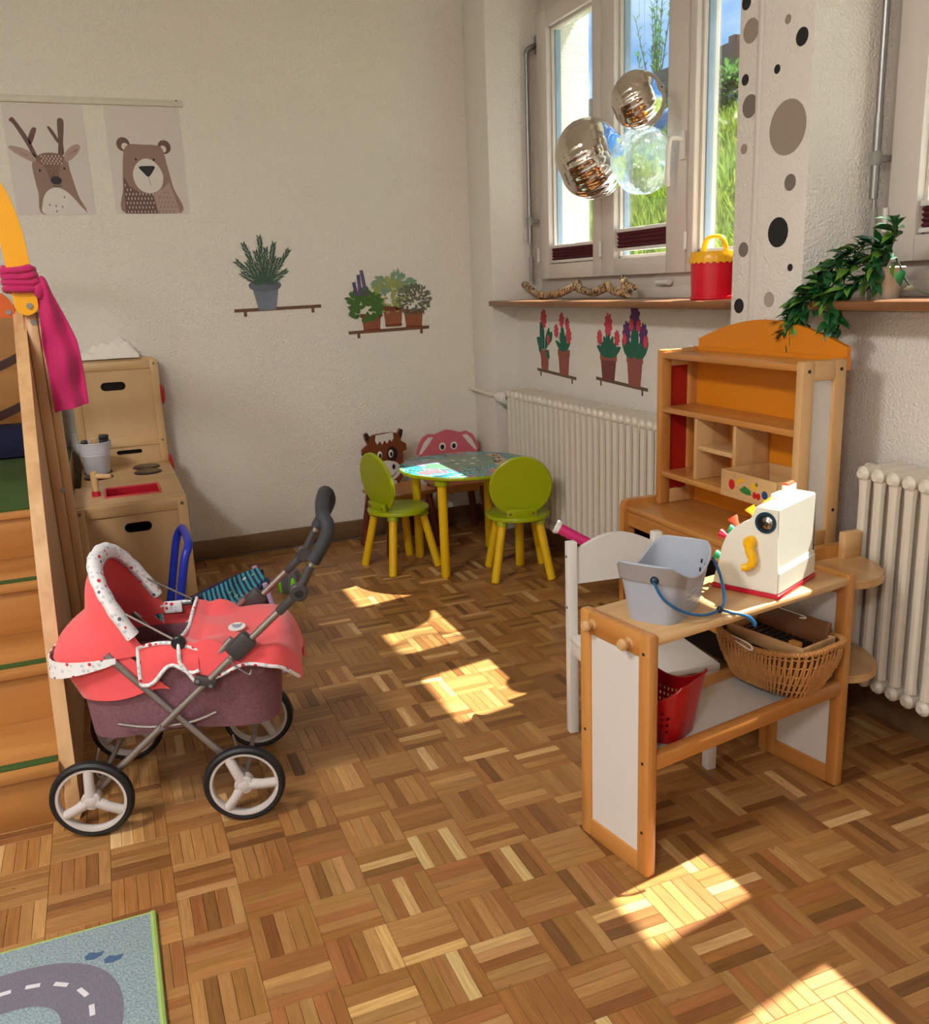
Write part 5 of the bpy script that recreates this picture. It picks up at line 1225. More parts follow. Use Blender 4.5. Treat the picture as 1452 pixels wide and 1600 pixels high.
for x in (KX0 + 0.018, KX1 - 0.018):
    bm = BM(); cyl(bm, (x, -0.0012, 0.478), (x, 0.004, 0.478), 0.006, seg=12); finish('screw', bm, M['screw'], KT)
# stove unit behind: y 0.372..0.86
KB = KX0 + 0.02; KE = 0.224
bm = BM(); bx(bm, KB, KE, 0.374, 0.83, 0.470, 0.498, 0.006); finish('stove_top', bm, M['ply']['x'], KT)
for x0 in (KB + 0.002, KE - 0.018):
    bm = BM(); bx(bm, x0, x0 + 0.016, 0.376, 0.86, 0.0, 0.471, 0.003); finish('stove_side', bm, M['ply']['y'], KT)
bm = BM(); bx(bm, KB + 0.02, KE - 0.02, 0.376, 0.39, 0.0, 0.471, 0); finish('stove_front', bm, M['ply']['x'], KT)
M['plate'] = mat('hotplate', srgb(58, 44, 40), 0.3)
for x, y in ((0.122, 0.70), (0.122, 0.575), (-0.068, 0.69), (-0.068, 0.565)):
    bm = BM(); lathe(bm, [(0, 0.0), (0.052, 0.0), (0.054, 0.004), (0.050, 0.008), (0, 0.009)], 36, Matrix.Translation((x, y, 0.4975))); hp = finish('hotplate', bm, M['plate'], KT)
    bm = BM(); lathe(bm, [(0.050, 0.0), (0.0555, 0.0), (0.0555, 0.004), (0.050, 0.004)], 36, Matrix.Translation((x, y, 0.4975))); finish('hotplate_ring', bm, M['black'], hp)
# tall back
BY = 0.832
for x0 in (KB, KE - 0.034):
    bm = BM(); bx(bm, x0, x0 + 0.034, BY, BY + 0.02, 0.47, 0.940, 0.005); finish('back_stile', bm, M['birch']['z'], KT)
for z0, z1 in ((0.902, 0.9395), (0.572, 0.610), (0.470, 0.492)):
    bm = BM(); bx(bm, KB + 0.032, KE - 0.032, BY + 0.001, BY + 0.019, z0, z1, 0.003); finish('back_rail', bm, M['birch']['x'], KT)
bm = BM(); plate_hole(bm, [(KB + 0.032, 0.608), (KE - 0.032, 0.608), (KE - 0.032, 0.904), (KB + 0.032, 0.904)], capsule(0.034, 0.835, 0.100, 0.036), BY + 0.007, BY + 0.014); finish('back_panel', bm, M['ply']['z'], KT, 20)
bm = BM(); plate_hole(bm, [(KB + 0.032, 0.490), (KE - 0.032, 0.490), (KE - 0.032, 0.574), (KB + 0.032, 0.574)], capsule(0.065, 0.548, 0.105, 0.018), BY + 0.007, BY + 0.014); finish('back_panel', bm, M['ply']['z'], KT, 20)
bm = BM(); bx(bm, KB + 0.012, KE - 0.012, BY + 0.022, BY + 0.07, 0.47, 0.90, 0); finish('shade_filler', bm, M['darkhole'], KT, 0)  # same near-black filler for the shade behind the upper slots
bm = BM(); bx(bm, KB - 0.001, KE - 0.012, BY + 0.018, BY + 0.075, 0.925, 0.948, 0.004); finish('top_shelf', bm, M['birch']['x'], KT)
for x in (KE - 0.017,):
    for z in (0.922, 0.59):
        bm = BM(); cyl(bm, (x, BY - 0.0012, z), (x, BY + 0.004, z), 0.0055, seg=12); finish('screw', bm, M['screw'], KT)
M['knobr'] = mat('red_wood_knob', srgb(186, 14, 22), 0.35)
for z, y in ((0.785, 0.862), (0.485, 0.80)):
    bm = BM(); lathe(bm, [(0, 0.018), (0.028, 0.016), (0.042, 0.008), (0.044, 0.0), (0.0, 0.0)], 28, Matrix.Translation((KE, y, z)) @ Matrix.Rotation(PI / 2, 4, 'Y')); finish('red_knob', bm, M['knobr'], KT)
# white tin bucket with utensils on the hotplates
M['tin'] = mat('white_tin', srgb(206, 206, 212), 0.35)
BU = thing('tin_bucket', 'small white tin bucket on the play stove', 'bucket', (-0.070, 3.27 + 0.635, 0.507))
bm = BM(); lathe(bm, [(0, 0.001), (0.0, 0.0), (0.045, 0.0), (0.047, 0.003), (0.0555, 0.075), (0.0568, 0.077), (0.0562, 0.081), (0.0578, 0.084), (0.0572, 0.089), (0.064, 0.125), (0.0665, 0.127), (0.0655, 0.130), (0.062, 0.127), (0.054, 0.07), (0.044, 0.006), (0, 0.006)], 40); finish('tin', bm, M['tin'], BU)
for s in (-1, 1):
    bm = BM(); box(bm, (s * 0.063, 0.0, 0.116), (0.006, 0.018, 0.022), 0.003); finish('ear', bm, M['tin'], BU)
for nm, lab, (x, y), (rx, ry), sz, mt in (('wooden_block', 'pale wooden stick standing in the white tin bucket', (0.0, -0.005), (4, 2), (0.026, 0.012, 0.135), M['pine']['z']), ('dark_brush', 'black speckled toy brush, taller one in the white tin bucket', (0.032, -0.004), (-3, 6), (0.034, 0.016, 0.148), M['black']), ('dark_spatula', 'short dark toy spatula at the left in the white tin bucket', (-0.030, 0.002), (3, -5), (0.022, 0.014, 0.128), M['cowd'])):
    o_ = thing(nm, lab, 'toy utensil', (-0.070 + x, 3.27 + 0.635 + y, 0.514), 0)
    bm = BM(); box(bm, (0, 0, sz[2] / 2), sz, 0.004, Matrix.Rotation(math.radians(ry), 3, 'Y')); hd_ = finish('shaft', bm, mt, o_)
    bm = BM(); box(bm, (math.sin(math.radians(ry)) * sz[2] / 2, 0, sz[2] * 0.93), (sz[0] + 0.004, sz[1] + 0.003, 0.024), 0.005, Matrix.Rotation(math.radians(ry), 3, 'Y')); finish('head', bm, mt, o_)
# white cloth on top of the tall back
M['cloth'] = mat('white_cloth', srgb(240, 232, 224), 0.9, sheen=0.3)
rc = random.Random(9)
bm = BM()
def clothp(u, v):
    x = -0.125 + 0.245 * u; y = -0.040 + 0.10 * v
    e = math.sin(PI * u) ** 0.5 * math.sin(PI * v) ** 0.5
    h = 0.012 + e * (0.040 + 0.036 * math.exp(-((u - 0.72) / 0.22) ** 2) + 0.012 * math.sin(u * 13 + v * 7) + 0.007 * math.sin(u * 27 - v * 9))
    if v < 0.1: h -= 0.012
    return Vector((x, y, max(0.002, h)))
sheet(bm, clothp, 60, 20); bmesh.ops.recalc_face_normals(bm, faces=bm.faces[:]); bmesh.ops.solidify(bm, geom=bm.faces[:], thickness=0.002)
tag(finish('cloth', bm, M['cloth'], None, 80, loc=(0.035, 3.27 + 0.870, 0.950)), 'crumpled white cloth on top of the play kitchen', 'cloth')
# ------------------------------------------------------------------ wooden play stairs / loft on the left
ST = thing('play_stairs', 'wooden play stairs with solid side panel and yellow arch handle', 'play stairs', (-0.2, 2.1, 0))
SO = Vector((-0.2, 2.1, 0))
M['stw'] = {a: wood('stair_wood_' + a, srgb(172, 114, 56), srgb(194, 138, 76), a, 5, 8, 0.4) for a in 'xyz'}
M['green'] = mat('green_carpet', srgb(58, 84, 28), 0.95, var=0.25, vscale=300, bump=0.5, bscale=500); M['yelh'] = mat('yellow_lacquer', srgb(240, 168, 16), 0.3); M['orh'] = mat('orange_lacquer', srgb(206, 92, 22), 0.35); M['brn'] = mat('brown_paint', srgb(70, 32, 20), 0.5); M['navyc'] = mat('navy_cloth', srgb(22, 26, 58), 0.9)
def sb(bm, x0, x1, y0, y1, z0, z1, b=0.003): bx(bm, x0 - SO.x, x1 - SO.x, y0 - SO.y, y1 - SO.y, z0, z1, b)
X0 = -0.95; X1 = -0.212
steps = [(2.108, 0.144), (2.385, 0.289), (2.665, 0.434), (2.955, 0.580)]
for k, (y, z) in enumerate(steps):
    yn = steps[k + 1][0] if k + 1 < len(steps) else y + 0.29
    bm = BM(); sb(bm, X0, X1, y + 0.006, y + 0.022, (steps[k - 1][1] if k else 0.0), z - 0.018, 0.001); finish('riser', bm, M['stw']['x'], ST)
    bm = BM(); sb(bm, X0, X1, y - 0.008, yn + 0.010, z - 0.020, z, 0.003); tr = finish('tread', bm, M['stw']['x'], ST)
    bm = BM(); sb(bm, X0 + 0.01, X1 - 0.004, y + 0.022, y + 0.050, z - 0.001, z + 0.004, 0.001); finish('carpet_strip', bm, M['green'], tr)
prof = smoothpath([(2.098, 0.0, 0), (2.128, 0.11, 0), (2.205, 0.335, 0), (2.315, 0.545, 0), (2.435, 0.716, 0), (2.585, 0.889, 0), (2.705, 1.02, 0), (2.80, 1.12, 0)], 5)
poly = [(p.x - SO.y, p.y) for p in prof] + [(2.835 - SO.y, 1.160), (2.865 - SO.y, 1.178), (2.90 - SO.y, 1.182), (2.96 - SO.y, 1.182), (2.96 - SO.y, 0.0)]
bm = BM(); prism(bm, poly, -0.212 - SO.x, -0.180 - SO.x, 'yz')
bmesh.ops.bevel(bm, geom=[e for e in bm.edges if abs(e.verts[0].co.x - e.verts[1].co.x) < 1e-5], offset=0.006, segments=3, affect='EDGES'); finish('side_panel', bm, M['pine']['z'], ST)
bm = BM(); sb(bm, -0.180, -0.150, 2.800, 2.845, 0, 1.172, 0.005); po = finish('post', bm, M['pine']['z'], ST)
bm = BM(); sb(bm, -0.150, -0.126, 2.806, 2.850, 0, 1.168, 0.005); finish('post', bm, M['pine']['z'], ST)
for z in (1.14, 0.66):
    bm = BM(); cyl(bm, (-0.152 - SO.x if z < 1 else -0.160 - SO.x, 2.7985 - SO.y, z), (-0.152 - SO.x if z < 1 else -0.160 - SO.x, 2.806 - SO.y, z), 0.008, seg=14); finish('bolt', bm, M['steel'], po)
# platform
bm = BM(); sb(bm, X0, -0.165, 3.245, 4.165, 0.50, 0.575, 0.003); finish('platform', bm, M['stw']['x'], ST)
bm = BM(); sb(bm, X0, -0.166, 2.97, 4.165, 0.578, 0.588, 0.002); finish('platform_carpet', bm, M['green'], ST)
bm = BM(); sb(bm, -0.215, -0.166, 2.97, 4.165, 0.0, 0.5, 0.0); finish('platform_side', bm, M['stw']['z'], ST)
bm = BM(); sb(bm, X0 - 0.02, X0, 2.1, 4.165, 0, 0.6, 0); finish('far_side', bm, M['stw']['y'], ST)
bm = BM(); sb(bm, X0, -0.185, 4.10, 4.13, 0.588, 1.19, 0.004); bp_ = finish('back_board', bm, M['stw']['x'], ST)
for (cz, th) in ((1.05, 0.022), (0.86, 0.022)):
    c = [(x, cz - 0.16 + 0.16 * ((x + 0.60) / 0.42) ** 2) for x in [-0.93 + 0.74 * i / 30 for i in range(31)]]
    bm = BM(); prism(bm, [(a - SO.x, b) for a, b in c] + [(a - SO.x, b + th * 1.6) for a, b in c[::-1]], 4.095 - SO.y, 4.101 - SO.y, 'xz'); finish('painted_band', bm, M['brn'], bp_)
bm = BM(); sb(bm, X0 + 0.05, -0.22, 3.95, 4.09, 0.588, 0.72, 0.03); finish('navy_bolster', bm, M['navyc'], ST)
# orange rounded board behind the handle
bm = BM(); prism(bm, [(a - SO.x, b) for a, b in [(-0.95, 1.155), (-0.205, 1.155)] + arc(-0.255, 1.165, 0.05, 0.062, 0, 90, 8) + [(-0.95, 1.227)]], 2.852 - SO.y, 2.870 - SO.y, 'xz'); ob_ = finish('orange_board', bm, M['orh'], ST)
bm = BM(); cyl(bm, (-0.222 - SO.x, 2.849 - SO.y, 1.170), (-0.222 - SO.x, 2.853 - SO.y, 1.170), 0.007, seg=14); finish('bolt', bm, M['steel'], ob_)
# yellow arch handle (flat board)
cl = smoothpath([(-0.170, 1.190, 0), (-0.176, 1.30, 0), (-0.186, 1.40, 0), (-0.212, 1.49, 0), (-0.27, 1.565, 0), (-0.37, 1.61, 0), (-0.58, 1.63, 0), (-0.79, 1.61, 0), (-0.89, 1.565, 0), (-0.948, 1.49, 0), (-0.974, 1.40, 0), (-0.984, 1.30, 0), (-0.99, 1.19, 0)], 5)
hw = 0.030
outer, inner = [], []
for i, p in enumerate(cl):
    d = (cl[min(i + 1, len(cl) - 1)] - cl[max(i - 1, 0)]).normalized(); n = Vector((-d.y, d.x, 0))
    outer.append(p - n * hw); inner.append(p + n * hw)
def endcap(c, a0, a1): return [(c[0] + hw * math.cos(math.radians(a)), c[1] + hw * math.sin(math.radians(a))) for a in range(a0, a1, 15)]
poly = [(p.x, p.y) for p in outer] + endcap((cl[-1].x, cl[-1].y), -165, -10)[::1] + [(p.x, p.y) for p in inner[::-1]] + endcap((cl[0].x, cl[0].y), -165, -10)
V = [(p.x, p.y) for p in outer]; Wp = [(p.x, p.y) for p in inner]
bm = BM(); ya, yb = 2.772 - SO.y, 2.798 - SO.y
fo = [[bm.verts.new((a - SO.x, y, b)) for a, b in V] for y in (ya, yb)]; fi = [[bm.verts.new((a - SO.x, y, b)) for a, b in Wp] for y in (ya, yb)]
for i in range(len(V) - 1):
    bm.faces.new((fo[0][i], fo[0][i + 1], fi[0][i + 1], fi[0][i])); bm.faces.new((fo[1][i], fi[1][i], fi[1][i + 1], fo[1][i + 1]))
    bm.faces.new((fo[0][i], fo[1][i], fo[1][i + 1], fo[0][i + 1])); bm.faces.new((fi[0][i], fi[0][i + 1], fi[1][i + 1], fi[1][i]))
for e in (0, -1): bm.faces.new((fo[0][e], fi[0][e], fi[1][e], fo[1][e]))
hd = finish('arch_handle', bm, M['yelh'], ST)
for c in (cl[0], cl[-1]):
    bm = BM(); prism(bm, [(c.x - SO.x + hw * math.cos(math.radians(a)), c.y + hw * math.sin(math.radians(a))) for a in range(0, 360, 12)], 2.7721 - SO.y, 2.7979 - SO.y, 'xz'); fc = finish('handle_end', bm, M['yelh'], ST)
    bm = BM(); cyl(bm, (c.x + 0.008 - SO.x, 2.768 - SO.y, c.y - 0.005), (c.x + 0.008 - SO.x, 2.774 - SO.y, c.y - 0.005), 0.008, seg=14); finish('bolt', bm, M['steel'], fc)
# magenta scarf tied round the handle
M['scarf'] = mat('magenta_cloth', srgb(186, 12, 92), 0.8, var=0.1, sheen=0.3)
SF = thing('scarf', 'magenta scarf knotted round the yellow arch handle', 'scarf', (-0.175, 2.785, 1.255))
for k in range(4):
    z = -0.024 + k * 0.0165
    bm = BM(); c = -0.0015 * k
    pts = [(c + 0.038 * math.copysign(abs(math.cos(a)) ** 0.5, math.cos(a)), 0.022 * math.copysign(abs(math.sin(a)) ** 0.5, math.sin(a)), z + 0.003 * math.sin(a * 2 + k)) for a in [2 * PI * i / 40 for i in range(40)]]
    tube(bm, pts, [0.0105 + 0.0015 * math.sin(i * 0.7 + k) for i in range(40)], 8, closed=True); finish('wrap_fold', bm, M['scarf'], SF)
bm = BM(); ell(bm, (0.043, -0.012, -0.030), (0.018, 0.018, 0.022), 14, 10); finish('knot', bm, M['scarf'], SF)
def tail(u, v):
    # u across, v down
    w = 0.016 + 0.030 * min(1, v * 2.2); cx = 0.052 + 0.028 * v + 0.010 * math.sin(v * 3)
    x = cx + (u - 0.5) * 2 * w; fold = 0.016 * math.sin(u * 2 * PI * 1.3 + 0.6) * (0.4 + 0.6 * v) + 0.006 * math.sin(v * 14 + u * 4)
    return Vector((x, -0.016 + fold, -0.022 - v * 0.345 + 0.020 * u * v + (0.03 * math.sin(PI * u) if v < 0.1 else 0)))
bm = BM(); sheet(bm, tail, 22, 34); bmesh.ops.recalc_face_normals(bm, faces=bm.faces[:]); bmesh.ops.solidify(bm, geom=bm.faces[:], thickness=0.003); finish('tail', bm, M['scarf'], SF, 60)
def tail2(u, v):
    w = 0.012 + 0.016 * v
    return Vector((0.048 + 0.018 * v + (u - 0.5) * 2 * w, 0.004 + 0.010 * math.sin(u * 5 + v * 3), -0.020 - v * 0.26))
bm = BM(); sheet(bm, tail2, 14, 24); bmesh.ops.recalc_face_normals(bm, faces=bm.faces[:]); bmesh.ops.solidify(bm, geom=bm.faces[:], thickness=0.003); finish('tail', bm, M['scarf'], SF, 60)

# ------------------------------------------------------------------ road rug
def rugmat():
    m, t, p = newmat('rug_pile'); tc = nd(t, 'ShaderNodeTexCoord')
    n = nd(t, 'ShaderNodeTexNoise'); n.inputs['Scale'].default_value = 220; n.inputs['Detail'].default_value = 3
    r = nd(t, 'ShaderNodeValToRGB'); r.color_ramp.elements[0].color = srgb(112, 134, 142); r.color_ramp.elements[1].color = srgb(168, 184, 186); r.color_ramp.elements[0].position = 0.3; r.color_ramp.elements[1].position = 0.7
    b = nd(t, 'ShaderNodeBump'); b.inputs['Strength'].default_value = 0.6; b.inputs['Distance'].default_value = 0.004
    L = t.links.new; L(tc.outputs['Object'], n.inputs['Vector']); L(n.outputs[0], r.inputs[0]); L(r.outputs[0], p.inputs['Base Color']); L(n.outputs[0], b.inputs['Height']); L(b.outputs[0], p.inputs['Normal']); p.inputs['Roughness'].default_value = 0.95
    return m
M['rug'] = rugmat(); M['road'] = mat('rug_road', srgb(112, 108, 120), 0.95, var=0.25, vscale=260, bump=0.5, bscale=260, bdist=0.004); M['dash'] = mat('rug_dash', srgb(206, 204, 208), 0.95, var=0.1, vscale=200); M['rugd'] = mat('rug_blue_mark', srgb(66, 92, 124), 0.95, var=0.3, vscale=200); M['bind'] = mat('rug_binding', srgb(150, 176, 96), 0.8, var=0.1)
RU = thing('road_rug', 'pale blue rug with a grey printed road in the front left corner', 'rug', (-0.046, 1.663, 0))
RW, RD = 1.3, 1.4
bm = BM(); bx(bm, -RW, 0, -RD, 0, 0.001, 0.009, 0.002); finish('pile', bm, M['rug'], RU)
bm = BM(); tube(bm, [(0.001, -RD, 0.006), (0.001, 0.001, 0.006)], 0.0065, 8); finish('edge_binding', bm, M['bind'], RU)
bm = BM(); tube(bm, [(-RW, 0.001, 0.006), (0.001, 0.001, 0.006)], 0.0035, 8); finish('edge_binding', bm, M['bind'], RU)
# ring road: centre line loop
RC = (-0.245, -0.235)
def ring(rx, ry, n=48, p=2.3): return [(RC[0] + superell(2 * PI * i / n, rx, ry, p)[0], RC[1] + superell(2 * PI * i / n, rx, ry, p)[1]) for i in range(n)]
o1, i1 = ring(0.185, 0.170), ring(0.085, 0.070)
bm = BM(); vo = [bm.verts.new((*p, 0.0095)) for p in o1]; vi = [bm.verts.new((*p, 0.0095)) for p in i1]
for i in range(48): bm.faces.new((vo[i], vo[(i + 1) % 48], vi[(i + 1) % 48], vi[i]))
bmesh.ops.recalc_face_normals(bm, faces=bm.faces[:]); bmesh.ops.solidify(bm, geom=bm.faces[:], thickness=0.0004); finish('road', bm, M['road'], RU)
mid = ring(0.135, 0.120, 96)
for k in range(0, 96, 6):
    a, b = mid[k], mid[(k + 3) % 96]; d = Vector((b[0] - a[0], b[1] - a[1], 0)); n = Vector((-d.y, d.x, 0)).normalized() * 0.0045
    bm = BM(); prism(bm, [(a[0] - n.x, a[1] - n.y), (b[0] - n.x, b[1] - n.y), (b[0] + n.x, b[1] + n.y), (a[0] + n.x, a[1] + n.y)], 0.0094, 0.0101, 'xy'); finish('road_dash', bm, M['dash'], RU, 0)
for cx, cy in ((-0.108, -0.082), (-0.075, -0.105)):
    bm = BM(); prism(bm, [(cx + rx_, cy + ry_) for rx_, ry_ in ((-0.016, 0.004), (-0.006, 0.012), (0.004, 0.006), (0.018, 0.006), (0.014, -0.004), (0.0, -0.010), (-0.014, -0.006))], 0.0088, 0.0097, 'xy'); finish('printed_footprint', bm, M['rugd'], RU, 0)
# ------------------------------------------------------------------ posters on the back wall
YW = YB
M['paper'] = mat('poster_paper', srgb(216, 206, 200), 0.6, var=0.01); M['taupe'] = mat('print_taupe', srgb(150, 122, 110), 0.7, var=0.03); M['dtaupe'] = mat('print_dark_taupe', srgb(112, 84, 76), 0.7, var=0.04); M['ltaupe'] = mat('print_light_taupe', srgb(176, 150, 140), 0.7, var=0.03); M['mtaupe'] = mat('print_mid_taupe', srgb(132, 102, 88), 0.7, var=0.03); M['ink'] = mat('print_ink', srgb(38, 34, 40), 0.6); M['cream'] = mat('print_cream', srgb(222, 214, 208), 0.7)
def wlay(parent, name, poly, k, mt, lo=0.0005):
    """flat printed shape on the back wall, k = layer"""
    bm = BM(); prism(bm, [(x, max(z, lo)) for x, z in poly], -0.0012 - 0.00025 * k, -0.0012 - 0.00025 * (k - 1), 'xz'); return finish(name, bm, mt, parent, 0)
def ticks(parent, name, pts, k, mt, L=0.012, W=0.0022):
    bm = BM()
    for (x, z) in pts: prism(bm, [(x - W / 2, z - L / 2), (x + W / 2, z - L / 2), (x + W * 0.7, z), (x + W / 2, z + L / 2), (x - W / 2, z + L / 2), (x - W * 0.7, z)], -0.0012 - 0.00025 * k, -0.0012 - 0.00025 * (k - 1), 'xz')
    return finish(name, bm, mt, parent, 0)
def sp2(pts, n=5): return [(p.x, p.y) for p in smoothpath([(a, b, 0) for a, b in pts], n, closed=True)]
rp = random.Random(21)
PW, PH = 0.297, 0.42
def poster(x, z, label):
    P = thing('poster', label, 'poster', (x, YW, z), 0, 'animal posters')
    bm = BM(); bx(bm, 0, PW, -0.0012, -0.0002, 0, PH); finish('paper', bm, M['paper'], P, 0)
    return P
# deer (coordinates as fractions of the sheet)
PD = poster(-0.237, 1.541, 'poster of a brown deer with antlers on the back wall')
F_ = lambda pts: [(a * PW, b * PH) for a, b in pts]
wlay(PD, 'deer_neck', sp2(F_([(0.33, 0.0), (0.30, 0.20), (0.27, 0.42), (0.30, 0.50), (0.42, 0.56), (0.62, 0.56), (0.72, 0.50), (0.74, 0.40), (0.80, 0.18), (0.86, 0.0)])), 1, M['taupe'])
for nm, e in (('deer_ear', [(0.30, 0.48), (0.14, 0.535), (0.02, 0.60), (0.05, 0.625), (0.20, 0.60), (0.33, 0.54)]), ('deer_ear', [(0.70, 0.49), (0.80, 0.52), (0.90, 0.60), (0.89, 0.645), (0.80, 0.63), (0.70, 0.56)])):
    eo = wlay(PD, nm, sp2(F_(e)), 2, M['ltaupe'])
    cx = sum(a for a, b in e) / 6; cz = sum(b for a, b in e) / 6
    wlay(eo, 'ear_line', F_([(cx - 0.07, cz + (0.02 if cx < 0.5 else -0.03)), (cx + 0.07, cz - (0.025 if cx < 0.5 else -0.03)), (cx + 0.07, cz - (0.032 if cx < 0.5 else -0.02))]), 3, M['dtaupe'])
for s, a in ((-1, [(0.36, 0.52), (0.27, 0.70), (0.14, 0.86), (0.10, 0.875), (0.07, 0.85), (0.12, 0.81), (0.22, 0.67), (0.30, 0.545)]), (-1, [(0.27, 0.69), (0.33, 0.78), (0.38, 0.79), (0.38, 0.755), (0.30, 0.64)]), (1, [(0.62, 0.55), (0.64, 0.66), (0.66, 0.85), (0.70, 0.88), (0.74, 0.86), (0.73, 0.78), (0.70, 0.66), (0.69, 0.555)]), (1, [(0.64, 0.70), (0.57, 0.79), (0.53, 0.805), (0.54, 0.77), (0.63, 0.655)])):
    wlay(PD, 'antler', sp2(F_(a)), 2, M['dtaupe'])
wlay(PD, 'forehead', sp2(F_([(0.33, 0.50), (0.42, 0.56), (0.60, 0.56), (0.68, 0.52), (0.61, 0.43), (0.58, 0.32), (0.50, 0.30), (0.46, 0.36), (0.42, 0.44)])), 3, M['mtaupe'])
ticks(PD, 'forehead_flecks', [((0.40 + 0.045 * i + 0.02 * (j % 2)) * PW, (0.535 - 0.022 * j) * PH) for i in range(6) for j in range(4)], 4, M['cream'], 0.008, 0.0024)
ticks(PD, 'nose_flecks', [((0.50 + rp.uniform(-0.04, 0.05)) * PW, (0.39 + rp.uniform(-0.04, 0.03)) * PH) for i in range(10)], 4, M['ink'], 0.003, 0.002)
for ex in (0.36, 0.67): wlay(PD, 'deer_eye', arc(ex * PW, (0.405 + 0.02 * (ex > 0.5)) * PH, 0.0042, 0.0052, 0, 345, 12), 4, M['ink'])
wlay(PD, 'deer_nose', arc(0.545 * PW, 0.315 * PH, 0.021, 0.016, 0, 345, 20), 5, M['ink'])
wlay(PD, 'deer_mouth', F_([(0.50, 0.265), (0.545, 0.255), (0.60, 0.265), (0.60, 0.270), (0.545, 0.261), (0.50, 0.270)]), 5, M['ink'])
wlay(PD, 'deer_chest', sp2(F_([(0.36, 0.0), (0.34, 0.12), (0.42, 0.22), (0.55, 0.25), (0.68, 0.20), (0.80, 0.09), (0.85, 0.0)])), 4, M['cream'])
ticks(PD, 'chest_flecks', [(x * PW, z * PH) for x, z in ((0.42, 0.09), (0.50, 0.08), (0.50, 0.03), (0.58, 0.07), (0.62, 0.16))], 5, M['dtaupe'], 0.009, 0.003)
# bear
PBr = poster(0.140, 1.541, 'poster of a brown bear with a white muzzle on the back wall')
for cx, cz in ((0.20, 0.655), (0.745, 0.635)):
    er = wlay(PBr, 'bear_ear', arc(cx * PW, cz * PH, 0.0265, 0.0275, 0, 350, 24), 1, M['dtaupe']); wlay(er, 'inner_ear', arc((cx + (0.02 if cx < 0.5 else -0.02)) * PW, (cz - 0.02) * PH, 0.0135, 0.014, 0, 350, 18), 2, M['cream'])
wlay(PBr, 'bear_head', sp2(F_([(0.12, 0.005), (0.13, 0.25), (0.16, 0.45), (0.20, 0.60), (0.28, 0.655), (0.45, 0.655), (0.64, 0.65), (0.72, 0.61), (0.76, 0.45), (0.81, 0.25), (0.88, 0.005)])), 3, M['taupe'])
wlay(PBr, 'bear_dark_half', F_([(0.13, 0.004), (0.135, 0.20), (0.15, 0.36), (0.22, 0.26), (0.35, 0.20), (0.52, 0.19), (0.56, 0.004)]), 4, M['dtaupe'])
wlay(PBr, 'bear_light_half', F_([(0.565, 0.004), (0.53, 0.19), (0.66, 0.24), (0.76, 0.30), (0.80, 0.20), (0.865, 0.004)]), 4, M['ltaupe'])
ticks(PBr, 'fur_flecks', [(x * PW, z * PH) for x, z in [(0.16 + 0.045 * i + 0.022 * (j % 2), 0.02 + 0.042 * j) for i in range(9) for j in range(8)] if x < 0.53 and z < max(0.19, 0.36 - 1.2 * (x - 0.13))], 5, M['cream'], 0.009, 0.0026)
ticks(PBr, 'fur_flecks', [(x * PW, z * PH) for x, z in [(0.58 + 0.05 * i + 0.025 * (j % 2), 0.02 + 0.045 * j) for i in range(6) for j in range(6)] if x < 0.82 - (z - 0.02) * 0.3 and z < 0.16 + 0.4 * (x - 0.55)], 5, M['dtaupe'], 0.007, 0.0022)
for ex in (0.345, 0.585): wlay(PBr, 'bear_eye', arc(ex * PW, 0.515 * PH, 0.0042, 0.0052, 0, 345, 12), 5, M['ink'])
mz_ = wlay(PBr, 'bear_muzzle', sp2(F_([(0.28, 0.36), (0.32, 0.45), (0.42, 0.515), (0.52, 0.52), (0.62, 0.47), (0.685, 0.37), (0.65, 0.26), (0.55, 0.205), (0.42, 0.205), (0.32, 0.26)])), 6, M['cream'])
wlay(mz_, 'bear_nose', sp2(F_([(0.37, 0.445), (0.48, 0.455), (0.585, 0.45), (0.55, 0.40), (0.485, 0.352), (0.42, 0.395)]), 4), 7, M['ink'])
wlay(mz_, 'bear_mouth', F_([(0.482, 0.36), (0.488, 0.36), (0.512, 0.262), (0.507, 0.262)]), 7, M['ink'])
# hanging rail
M['rail'] = mat('rail_white', srgb(216, 208, 194), 0.5)
RL = thing('poster_rail', 'long white picture rail above the two posters', 'rail', (0, YW, 1.966))
bm = BM(); bx(bm, -1.35, 0.452, -0.010, 0, 0.0, 0.020, 0.002); finish('rail_body', bm, M['rail'], RL)
bm = BM(); bx(bm, -1.35, 0.452, -0.005, 0, 0.020, 0.027, 0.001); finish('rail_lip', bm, M['rail'], RL)
bm = BM(); cyl(bm, (0.430, -0.0065, 0.0235), (0.430, -0.004, 0.0235), 0.003, seg=10); finish('screw', bm, M['ink'], RL)

